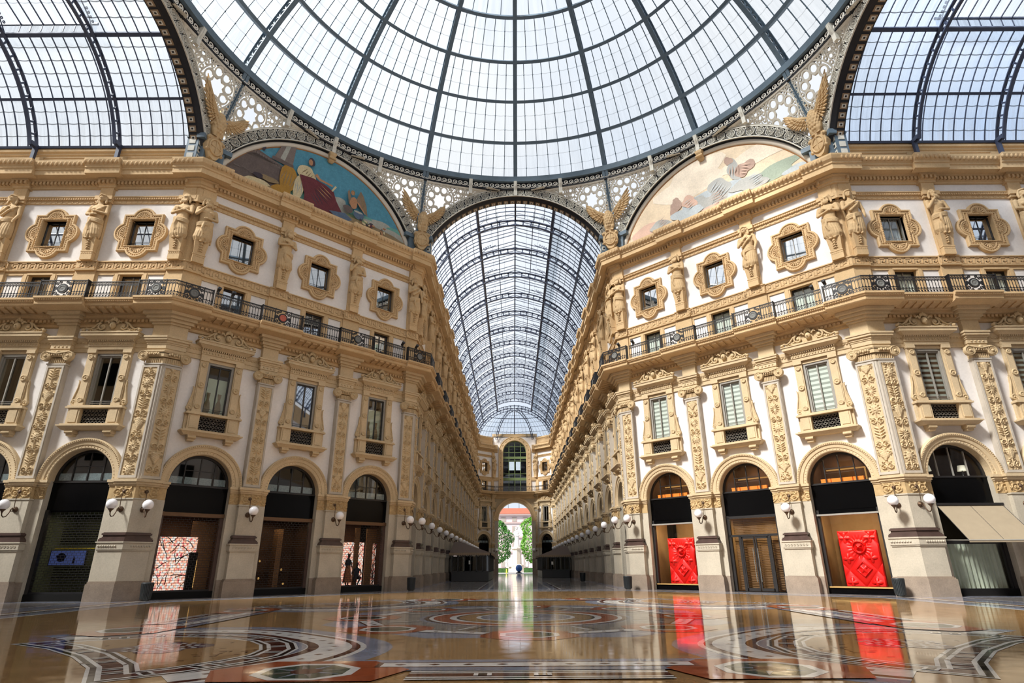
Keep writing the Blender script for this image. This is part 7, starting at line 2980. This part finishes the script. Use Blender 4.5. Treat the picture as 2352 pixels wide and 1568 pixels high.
# mannequins: one body each, clothing as children
def mannequin(name, sitting):
    K = Kit(name)
    b = MB()
    m = 'skin_dark'
    def L(rows, n=12):
        b.loft([[(x + rx * math.cos(2 * PI * k / n), y + ry * math.sin(2 * PI * k / n), z) for k in range(n)] for z, rx, ry, x, y in rows], m)
    if not sitting:
        L([(.90, .15, .11, 0, 0), (1.0, .16, .115, 0, 0), (1.15, .125, .09, 0, 0), (1.32, .155, .105, 0, 0), (1.44, .18, .09, 0, 0), (1.49, .07, .06, 0, 0), (1.56, .05, .05, 0, 0)])
        b.ball((0, -.02, 1.67), (.075, .095, .115), m, 12, 8)
        b.ball((0, -.115, 1.66), (.015, .02, .03), m, 6, 4)
        b.ball((0, .05, 1.76), (.06, .06, .05), m, 8, 5)
        for s in (-1, 1):
            b.tube([(s * .085, 0, .95), (s * .09, -.01, .50), (s * .09, .01, .08)], [.09, .06, .04], m, 9)
            b.tube([(s * .09, .02, .05), (s * .09, -.15, .03)], [.04, .03], m, 7)
            b.tube([(s * .19, 0, 1.42), (s * .27, .0, 1.18), (s * .20, -.12, 1.02)], [.045, .035, .025], m, 8)
            for q in range(4):
                b.tube([(s * (.20 - .012 * q), -.13, 1.01), (s * (.185 - .012 * q), -.17, .96)], .008, m, 4)
            b.tube([(s * .19, -.14, 1.03), (s * .165, -.16, 1.01)], .009, m, 4)
    else:
        L([(.38, .17, .14, 0, 0), (.50, .16, .12, 0, 0), (.66, .125, .09, 0, -.01), (.84, .16, .105, 0, -.02), (.95, .18, .09, 0, -.02), (1.0, .07, .06, 0, -.02), (1.07, .05, .05, 0, -.03)])
        b.ball((0, -.05, 1.18), (.075, .095, .115), m, 12, 8)
        b.ball((0, .02, 1.27), (.06, .06, .05), m, 8, 5)
        for s in (-1, 1):
            b.tube([(s * .09, 0, .44), (s * .20, -.35, .46), (s * .05, -.42, .12)], [.09, .065, .04], m, 9)
            b.tube([(s * .05, -.42, .1), (s * .05, -.55, .05)], [.04, .03], m, 7)
            b.tube([(s * .19, -.02, .93), (s * .27, -.08, .70), (s * .15, -.28, .55)], [.045, .035, .025], m, 8)
            for q in range(4):
                b.tube([(s * (.15 - .012 * q), -.29, .55), (s * (.135 - .012 * q), -.34, .52)], .008, m, 4)
    K.part('body').merge(fused(b, 'm', .014, m, 2))
    c = K.part('top', label='dark navy top')
    if not sitting:
        c.loft([[(rx * math.cos(2 * PI * k / 14), ry * math.sin(2 * PI * k / 14), z) for k in range(14)] for z, rx, ry in ((1.10, .145, .11), (1.2, .15, .11), (1.33, .175, .125), (1.43, .20, .11), (1.48, .09, .08))], 'cloth_navy')
        c = K.part('skirt', label='long brown skirt')
        c.loft([[(rx * (1 + .07 * math.sin(6 * 2 * PI * k / 36)) * math.cos(2 * PI * k / 36), ry * (1 + .07 * math.sin(6 * 2 * PI * k / 36)) * math.sin(2 * PI * k / 36), z) for k in range(36)] for z, rx, ry in ((.18, .27, .22), (.5, .23, .19), (.85, .185, .15), (1.08, .15, .115), (1.13, .145, .11))], 'cloth_brown')
    else:
        c.loft([[(rx * math.cos(2 * PI * k / 14), ry * math.sin(2 * PI * k / 14) - .015, z) for k in range(14)] for z, rx, ry in ((.46, .18, .14), (.66, .145, .11), (.84, .18, .125), (.94, .20, .11), (.99, .09, .08))], 'cloth_navy')
        c = K.part('stool')
        c.lathe([(.22, .0), (.22, .03), (.04, .05), (.04, .34), (.19, .36), (.19, .40), (.02, .40)], 'frame_dark', 16)
    return K


mannequin('mannequin', False).place(FA['DL'].mtx(11.98, -.78, .32) @ Matrix.Rotation(.3, 4, 'Z'), 'standing mannequin in navy top and brown skirt before the blossom panel', 'mannequin')
mannequin('mannequin', True).place(FA['DL'].mtx(12.62, -.85, .32) @ Matrix.Rotation(-.4, 4, 'Z'), 'seated dark mannequin beside the standing one', 'mannequin')

# glass double doors
K = Kit('double_door')
fr = 'frame_dark'
b = K.part('door_frame')
b.box(-1.42, 1.42, .24, .36, 2.80, 2.92, fr)
b.box(-1.42, -1.30, .24, .36, 0.02, 3.85, fr)
b.box(1.30, 1.42, .24, .36, 0.02, 3.85, fr)
b.box(-1.42, 1.42, .24, .36, 3.78, 3.92, fr)
for x in (-.82, .82):
    b.box(x - .07, x + .07, .24, .36, .02, 2.85, fr)
b = K.part('transom_pane')
b.quad((-1.3, .32, 2.9), (1.3, .32, 2.9), (1.3, .32, 3.8), (-1.3, .32, 3.8), 'shop_glass')
for s in (-1, 1):
    b = K.part('door_leaf')
    x0, x1 = (0.02, .75) if s > 0 else (-.75, -.02)
    for a, c in ((x0, x0 + .07), (x1 - .07, x1)):
        b.box(a, c, .26, .33, .04, 2.8, fr)
    b.box(x0, x1, .26, .33, .04, .18, fr)
    b.box(x0, x1, .26, .33, 2.7, 2.8, fr)
    par = K.last()
    b = K.part('door_pane', parent=par)
    b.quad((x0, .30, .1), (x1, .30, .1), (x1, .30, 2.75), (x0, .30, 2.75), 'shop_glass')
    b = K.part('pull_handle', parent=par, label='long chrome pull handle')
    xx = .13 * s
    b.tube([(xx, .18, .5), (xx, .18, 2.2)], .018, 'medal_grey', 8)
    for z in (.6, 2.1):
        b.tube([(xx, .18, z), (xx, .28, z)], .012, 'medal_grey', 6)
for s in (-1, 1):
    b = K.part('side_pane')
    a, c = sorted((s * .89, s * 1.30))
    b.quad((a, .30, .05), (c, .30, .05), (c, .30, 2.8), (a, .30, 2.8), 'shop_glass')
K.place(FA['DR'].mtx(7.65), 'black-framed glass double doors with long chrome handles', 'door')
K = Kit('slatted_shutter')
b = K.part('slats')
z = .1
while z < 3.75:
    b.box(-1.28, 1.28, .62, .66, z, z + .045, 'wood')
    z += .085
K.place(FA['DR'].mtx(7.65), 'fine horizontal slatted shutter inside the glass double doors', 'shutter')
K = Kit('display_cabinet')
b = K.part('cabinet_body')
b.box(-.4, .4, 0, .35, 0, 2.6, 'wood')
for k in range(5):
    b2 = K.part('lit_shelf')
    b2.box(-.36, .36, -.02, .0, .2 + k * .48, .56 + k * .48, 'interior_gold')
K.place(FA['DR'].mtx(6.75, -1.4, .02), 'lit wooden display cabinet behind the glass doors', 'cabinet')

# awning shop: awning, curtain, two table lamps in the fanlight
K = Kit('window_awning')
c = 'awning_cloth'
b = K.part('canopy', label='beige canvas')
zt, zb, yb = 3.90, 2.30, -1.55
nx_ = 12
for k in range(nx_):
    x0, x1 = -1.52 + 3.04 * k / nx_, -1.52 + 3.04 * (k + 1) / nx_
    b.add([(x0, -.05, zt), (x1, -.05, zt), (x1, yb, zb), (x0, yb, zb), (x0, -.05, zt - .015), (x1, -.05, zt - .015), (x1, yb, zb - .015), (x0, yb, zb - .015)], [(0, 1, 2, 3), (7, 6, 5, 4)], c)
b.box(-1.52, 1.52, yb - .012, yb + .01, zb - .09, zb, c)
b = K.part('roller_box')
b.box(-1.56, 1.56, -.12, .06, zt - .02, zt + .09, 'frame_dark')
b = K.part('front_rail')
b.tube([(-1.54, yb, zb), (1.54, yb, zb)], .025, 'frame_grey', 8)
b.box(-.012, .012, -.5, -.45, 3.4, 3.45, c)
b.tube([(0, -.06, zt + .006), (0, yb, zb + .008)], .008, 'frame_dark', 5)
for s in (-1, 1):
    b = K.part('folding_arm')
    b.tube([(s * 1.45, .0, 2.36), (s * 1.50, yb, zb)], .02, 'frame_grey', 7)
    b.tube([(s * 1.53, -.05, zt), (s * 1.53, yb, zb)], .014, 'frame_dark', 6)
K.place(FA['AR'].mtx(2.80), 'beige canvas awning sloping out over a curtained window', 'awning')
K = Kit('window_curtain')
b = K.part('curtain_cloth')
xs = np.linspace(-1.3, 1.3, 170)
X, Z = np.meshgrid(xs, np.linspace(.12, 2.25, 6))
b.grid(X, .62 + .04 * np.sin(X * 30) + .015 * np.sin(X * 71 + Z), Z, 'curtain_pale')
b = K.part('curtain_rail')
b.tube([(-1.35, .62, 2.28), (1.35, .62, 2.28)], .02, 'frame_dark', 6)
K.place(FA['AR'].mtx(2.80), 'pale green pleated curtain behind the window under the awning', 'curtain')
K = Kit('shop_window')
b = K.part('frame')
b.box(-1.42, 1.42, .30, .40, 2.2, 2.34, 'frame_dark')
b.box(-1.42, 1.42, .26, .42, 0, .12, 'frame_dark')
b.box(-1.42, -1.30, .30, .40, 0, 3.9, 'frame_dark')
b.box(1.22, 1.42, .30, .40, 0, 3.9, 'frame_dark')
b = K.part('pane')
b.quad((-1.35, .36, .1), (1.35, .36, .1), (1.35, .36, 3.9), (-1.35, .36, 3.9), 'shop_glass')
K.place(FA['AR'].mtx(2.80), 'dark framed window glazing under the beige awning', 'window')
K = Kit('table_lamp')
b = K.part('base')
b.lathe([(.09, 0), (.09, .03), (.03, .05), (.05, .15), (.03, .26), (.015, .34)], 'frame_dark', 14)
b = K.part('lamp_shade')
b.loft([[(r * math.cos(2 * PI * k / 20), r * math.sin(2 * PI * k / 20), z) for k in range(20)] for r, z in ((.20, .30), (.15, .56))], 'lamp_shade', True, True, False)
K.place(FA['AR'].mtx(1.68, -.62, 5.25), 'white-shaded table lamp in the fanlight over the awning, nearer the corner', 'table lamp', 'table lamps in the fanlight')
K.place(FA['AR'].mtx(3.40, -.62, 5.25), 'white-shaded table lamp in the fanlight over the awning, farther from the corner', 'table lamp', 'table lamps in the fanlight')

# display windows' glass
K = Kit('plate_glass')
b = K.part('sheet')
b.quad((-1.40, .34, .32), (1.40, .34, .32), (1.40, .34, 3.68), (-1.40, .34, 3.68), 'shop_glass')
for k, t_ in ((0, 'wide red quilted-panel window'), (2, 'narrower red-panel window')):
    K.place(FA['DR'].mtx(BAYS['DR'][k]), 'clear plate glass of the ' + t_, 'window pane', 'plate glass panes')

# ------------------------------------------------------------------ litter bins
K = Kit('litter_bin')
b = K.part('bin_body')
n = 24
for k in range(n):
    a = 2 * PI * k / n
    t = MB().frus((-.022, .022, -.018, .0, .06), (-.024, .024, -.018, .0, .70), 'bin_iron')
    b.merge(t, Matrix.Rotation(a, 4, 'Z') @ Matrix.Translation((0, -.20, 0)) @ Matrix.Rotation(.06, 4, 'X'))
b.lathe([(.16, .02), (.185, .06), (.225, .68), (.21, .70), (.17, .08), (.01, .07)], 'bin_iron', 20)
b = K.part('rim')
b.lathe([(.235, .66), (.255, .69), (.25, .74), (.225, .75), (.215, .70)], 'bin_iron', 24)
b = K.part('base')
b.lathe([(.17, 0), (.17, .04), (.12, .05), (.02, .05)], 'bin_iron', 20)
for x, y, t_ in ((-16.62, 7.15, 'at the corner pilaster beside the pink blossom shop'), (-6.45, 16.85, 'at the corner pilaster left of the far arcade mouth'), (6.50, 16.95, 'at the corner pilaster right of the far arcade mouth'), (16.70, 7.05, 'at the corner pilaster beside the awning'), (5.9, 36.2, "against the right wall inside the far arcade")):
    K.place(Matrix.Translation((x, y, .02)), 'dark ribbed litter bin ' + t_, 'litter bin', 'litter bins')

# ------------------------------------------------------------------ spotlights clipped to the railings
K = Kit('railing_spotlight')
b = K.part('lamp_head')
t = MB().lathe([(.02, -.16), (.08, -.15), (.09, .0), (.11, .14), (.09, .15), (.02, .12)], 'black_iron', 12)
b.merge(t, Matrix.Translation((0, 0, .22)) @ Matrix.Rotation(1.0, 4, 'X'))
b = K.part('clamp')
b.box(-.03, .03, -.03, .03, -.08, .2, 'black_iron')
for fa, u, t_ in (('DL', 1.62, 'above the pink blossom shop'), ('DL', 2.4, 'before the balcony door over the blossom shop'), ('DL', 13.6, 'above the shop with mannequins'), ('DL', 14.6, 'at the corner of the far arcade, left'), ('DR', 14.5, 'at the corner of the far arcade, right'), ('DR', 13.5, 'above the narrow red-panel window'), ('DR', 1.2, 'near the corner above the wide red window'), ('DR', 1.9, 'above the wide red window')):
    e = 1.06 if 1.45 < u < 13.7 else 1.26
    K.place(FA[fa].mtx(u, e, 15.20), 'small black spotlight on the railing ' + t_, 'spotlight', 'railing spotlights')

# ------------------------------------------------------------------ café enclosures in the far arcade
def kiosk(name, x0, x1, y0, y1, wall):
    K = Kit(name)
    W_, D_ = x1 - x0, y1 - y0
    m = 'kiosk_dark'
    b = K.part('base')
    b.box(0, W_, 0, D_, 0, .85, m)
    b = K.part('frame')
    for k in range(7):
        x = W_ * k / 6
        b.box(x - .05, x + .05, -.02, .08, .8, 2.5, m)
    for k in range(13):
        y = D_ * k / 12
        for xx in (0, W_):
            b.box(xx - .04, xx + .04, y - .05, y + .05, .8, 2.5, m)
    b.box(0, W_, -.02, .08, 2.38, 2.5, m); b.box(0, W_, -.02, .08, .8, .9, m)
    for k in range(6):
        x = W_ * (k + .5) / 6
        b.ringflat((x, 2.12), W_ / 12 - .06, W_ / 12, -.01, .05, m, 10, 0, PI)
    par = K.last()
    b = K.part('pane')
    b.quad((0, .03, .85), (W_, .03, .85), (W_, .03, 2.4), (0, .03, 2.4), 'glass')
    for xx in (.02, W_ - .02):
        b.quad((xx, .03, .85), (xx, D_, .85), (xx, D_, 2.4), (xx, .03, 2.4), 'glass')
    b = K.part('back_panel')
    b.box(.1, W_ - .1, D_ - .2, D_, 0, 2.45, 'interior_dark')
    b.box(.1, W_ - .1, .1, D_, .0, .84, 'interior_dark')
    b = K.part('canvas_roof', label='brown canvas roof')
    xr = .35 if wall < 0 else W_ - .35
    rg = [[(-.25, -.3, 2.55), (W_ + .25, -.3, 2.55), (W_ + .25, D_ + .2, 2.55), (-.25, D_ + .2, 2.55)], [(xr - .3, 1.5, 3.65), (xr + .3, 1.5, 3.65), (xr + .3, D_ - 1, 3.65), (xr - .3, D_ - 1, 3.65)]]
    b.loft(rg, 'kiosk_roof', False)
    b = K.part('scalloped_valance')
    for k in range(int((W_ + .5) / .22)):
        x = -.25 + .11 + k * .22
        b.box(x - .105, x + .105, -.33, -.30, 2.42, 2.58, 'valance')
        b.ringflat((x, 2.42), .0, .105, -.33, -.30, 'valance', 6, PI, 2 * PI)
    for k in range(int(D_ / .22)):
        y = -.2 + k * .22
        xx = W_ + .26 if wall < 0 else -.26
        b.box(xx - .015, xx + .015, y - .1, y + .1, 2.36, 2.58, 'valance')
    return K


kiosk('cafe_enclosure', -6.35, -2.75, 40.4, 54, -1).place(Matrix.Translation((-6.35, 40.4, .02)), 'dark glazed café enclosure with brown canvas roof, left side of the far arcade', 'café enclosure', 'café enclosures')
kiosk('cafe_enclosure', 3.1, 6.4, 55.2, 69, 1).place(Matrix.Translation((3.1, 55.2, .02)), 'dark glazed café enclosure on the right side of the far arcade, farther in', 'café enclosure', 'café enclosures')
K = Kit('paper_notice')
b = K.part('sheet')
b.box(-.11, .11, 0, .006, 0, .34, 'mirror_white')
K.place(Matrix.Translation((-4.6, 40.38, 1.55)), 'white paper notice on the left café enclosure', 'notice', 'paper notices')
K.place(Matrix.Translation((4.35, 55.18, 1.5)), 'white paper notice on the right café enclosure', 'notice', 'paper notices')

# ------------------------------------------------------------------ the square outside
b = MB()
b.box(-60, 60, YC + .6, 260, -.3, -.004, 'pavement')
tag(ob('ground_outside', b), None, None, None, 'structure')
K = Kit('street_building')
BW = 46
b = K.part('wall')
b.box(-BW / 2, BW / 2, 0, 14, 0, 16.9, 'facade_pale')
b = K.part('cornice')
for z, d in ((16.5, .7), (14.0, .25), (9.6, .3), (5.2, .3)):
    b.box(-BW / 2 - d, BW / 2 + d, -d, 14, z, z + .45, 'facade_trim')
b = K.part('roof', label='red tiled roof')
b.loft([[(-BW / 2 - .8, -.8, 16.95), (BW / 2 + .8, -.8, 16.95), (BW / 2 + .8, 14, 16.95), (-BW / 2 - .8, 14, 16.95)], [(-BW / 2 + 3, 5, 19.2), (BW / 2 - 3, 5, 19.2), (BW / 2 - 3, 9, 19.2), (-BW / 2 + 3, 9, 19.2)]], 'roof_red', False)
for i in range(13):
    for z0, h_ in ((1.2, 3), (6.2, 2.6), (10.6, 2.5), (14.7, 1.1)):
        x = -BW / 2 + 2 + i * 3.5
        f = K.part('window')
        f.box(x - .75, x + .75, -.12, .02, z0 - .15, z0 + h_ + .2, 'facade_trim')
        p = K.last()
        f = K.part('window_opening', parent=p)
        f.box(x - .5, x + .5, -.14, -.1, z0, z0 + h_, 'frame_grey')
for x in (-2.0, 1.6):
    f = K.part('aerial')
    f.tube([(x, 6, 19), (x, 6, 24)], .06, 'frame_dark', 5)
K.place(Matrix.Translation((0, 176, 0)), 'pale pinkish building with red roof across the square outside', 'building')


def tree(name, x, y, cz, rx, rz, m, seed, label, h0):
    K = Kit(name)
    b = K.part('trunk')
    b.tube([(0, 0, 0), (.1, 0, h0), (0, .1, cz)], [.28, .22, .1], 'bark', 8)
    for k in range(6):
        a = k * 1.05
        b.tube([(.05, 0, h0 + .3 * k), (rx * .5 * math.cos(a), rx * .5 * math.sin(a), cz - rz * .3 + .4 * k)], [.1, .03], 'bark', 5)
    b = K.part('crown', label='bright green foliage')
    rg_ = random.Random(seed)
    for k in range(4200):
        a, t = rg_.uniform(0, 2 * PI), rg_.uniform(-1, 1)
        q_ = rg_.uniform(.55, 1.0) ** .5
        lob = 1 + .18 * math.sin(3 * a + seed) * math.cos(4 * t) + .12 * math.sin(7 * t + a)
        wd = math.sqrt(max(0, 1 - t * t)) * q_ * lob
        p = Vector((rx * wd * math.cos(a), rx * wd * math.sin(a), cz + rz * t * (.9 + .1 * q_)))
        s = rg_.uniform(.14, .30)
        u_ = Vector((rg_.gauss(0, 1), rg_.gauss(0, 1), rg_.gauss(0, 1))).normalized()
        v_ = u_.cross(Vector((rg_.gauss(0, 1), rg_.gauss(0, 1), rg_.gauss(0, 1)))).normalized()
        b.add([tuple(p - u_ * s), tuple(p + v_ * s * .5), tuple(p + u_ * s), tuple(p - v_ * s * .5)], [(0, 1, 2, 3)], m)
    K.place(Matrix.Translation((x, y, 0)), label, 'tree', 'trees on the square')


tree('leafy_tree', -4.4, 122, 6.6, 3.9, 4.8, 'leaf_dark', 3, 'darker leafy tree seen at the left of the gateway', 2.2)
tree('leafy_tree', 4.6, 122, 7.0, 3.5, 5.2, 'leaf', 8, 'bright green leafy tree seen at the right of the gateway', 2.2)
K = Kit('monument_statue')
b = K.part('stepped_base')
for r, z0, z1 in ((4.2, 0, .4), (3.5, .4, .8), (2.8, .8, 1.2)):
    b.lathe([(r, z0), (r, z1), (.1, z1)], 'grey_stone', 8, 'z', (0, 0, 0), False)
b = K.part('pedestal')
b.lathe([(1.7, 1.2), (1.7, 1.6), (1.2, 1.8), (1.1, 5.2), (1.4, 5.5), (1.4, 5.8), (.9, 6.0), (.1, 6.0)], 'grey_stone', 8, 'z', (0, 0, 0), False)
b = MB()
b.loft([[(rx * (1 + .05 * math.sin(7 * 2 * PI * k / 28)) * math.cos(2 * PI * k / 28), ry * math.sin(2 * PI * k / 28), z) for k in range(28)] for z, rx, ry in ((6.0, .75, .65), (7.2, .62, .55), (8.4, .55, .45), (9.4, .68, .48), (9.9, .60, .40), (10.1, .25, .25), (10.3, .2, .2))], 'marble_white')
b.ball((0, -.05, 10.6), (.28, .32, .38), 'marble_white', 12, 8)
b.tube([(-.3, -.25, 10.5), (-.2, -.35, 10.0), (.1, -.4, 9.8)], [.12, .15, .1], 'marble_white', 8)
b.lathe([(.42, 10.78), (.40, 10.95), (.25, 11.05), (.02, 11.08)], 'marble_white', 14)
for s in (-1, 1):
    b.tube([(s * .62, 0, 9.75), (s * .72, -.2, 8.9), (s * .1, -.5, 8.7)], [.2, .17, .12], 'marble_white', 9)
K.part('figure', label='white marble robed figure').merge(fused(b, 'l', .07, 'marble_white', 2))
for x, y in ((-2.6, -2.6), (2.6, -2.6)):
    b = MB()
    b.loft([[(rx * math.cos(2 * PI * k / 14), rx * .8 * math.sin(2 * PI * k / 14), z) for k in range(14)] for z, rx in ((1.2, .42), (2.2, .34), (2.7, .38), (3.0, .16), (3.1, .1))], 'marble_white')
    b.ball((0, -.03, 3.28), (.16, .18, .22), 'marble_white', 10, 6)
    for s in (-1, 1):
        b.tube([(s * .36, 0, 2.75), (s * .42, -.1, 2.3), (s * .1, -.3, 2.2)], [.12, .1, .07], 'marble_white', 8)
    K.part('attendant_figure').merge(fused(b, 'l', .04, 'marble_white', 2), Matrix.Translation((x, y, 0)))
K.place(Matrix.Translation((.55, 142, 0)), 'white robed statue on a tall octagonal pedestal outside', 'monument')
K = Kit('sphere_sculpture')
b = K.part('sphere')
b.ball((0, 0, .95), .66, 'ball_blue', 24, 14)
b = K.part('plinth')
b.lathe([(.62, 0), (.60, .12), (.35, .18), (.25, .34), (.02, .34)], 'dark_iron', 20)
K.place(Matrix.Translation((.72, 103, 0)), 'blue sphere on a low stand outside the gateway', 'sculpture')
K = Kit('traffic_marker')
b = K.part('cone')
b.lathe([(.22, 0), (.22, .04), (.14, .05), (.10, .8), (.02, .82)], 'yellow', 14)
K.place(Matrix.Translation((-1.75, 106, 0)), 'small yellow marker on the pavement outside, left of the blue sphere', 'marker')
for x, t_ in ((-5.2, 'left'), (5.6, 'right')):
    K = Kit('clipped_hedge')
    b = K.part('foliage')
    rg_ = random.Random(4)
    b.box(-3.7, 3.7, -.4, .4, 0, .95, 'hedge')
    for k in range(900):
        p = Vector((rg_.uniform(-3.8, 3.8), rg_.uniform(-.5, .45), rg_.uniform(.1, 1.1)))
        a = rg_.uniform(0, PI)
        b.add([tuple(p + Vector((.1 * math.cos(a), 0, .1 * math.sin(a)))), tuple(p + Vector((0, -.06, .03))), tuple(p - Vector((.1 * math.cos(a), 0, .1 * math.sin(a))))], [(0, 1, 2)], 'hedge')
    K.place(Matrix.Translation((x, 118, 0)), 'dark low hedge under the %s tree outside' % t_, 'hedge', 'hedges on the square')

for o in bpy.data.objects:
    if o.parent is None and o.get('label') and len(str(o['label']).split()) > 16:
        print('LONG LABEL', o.name, o['label'])
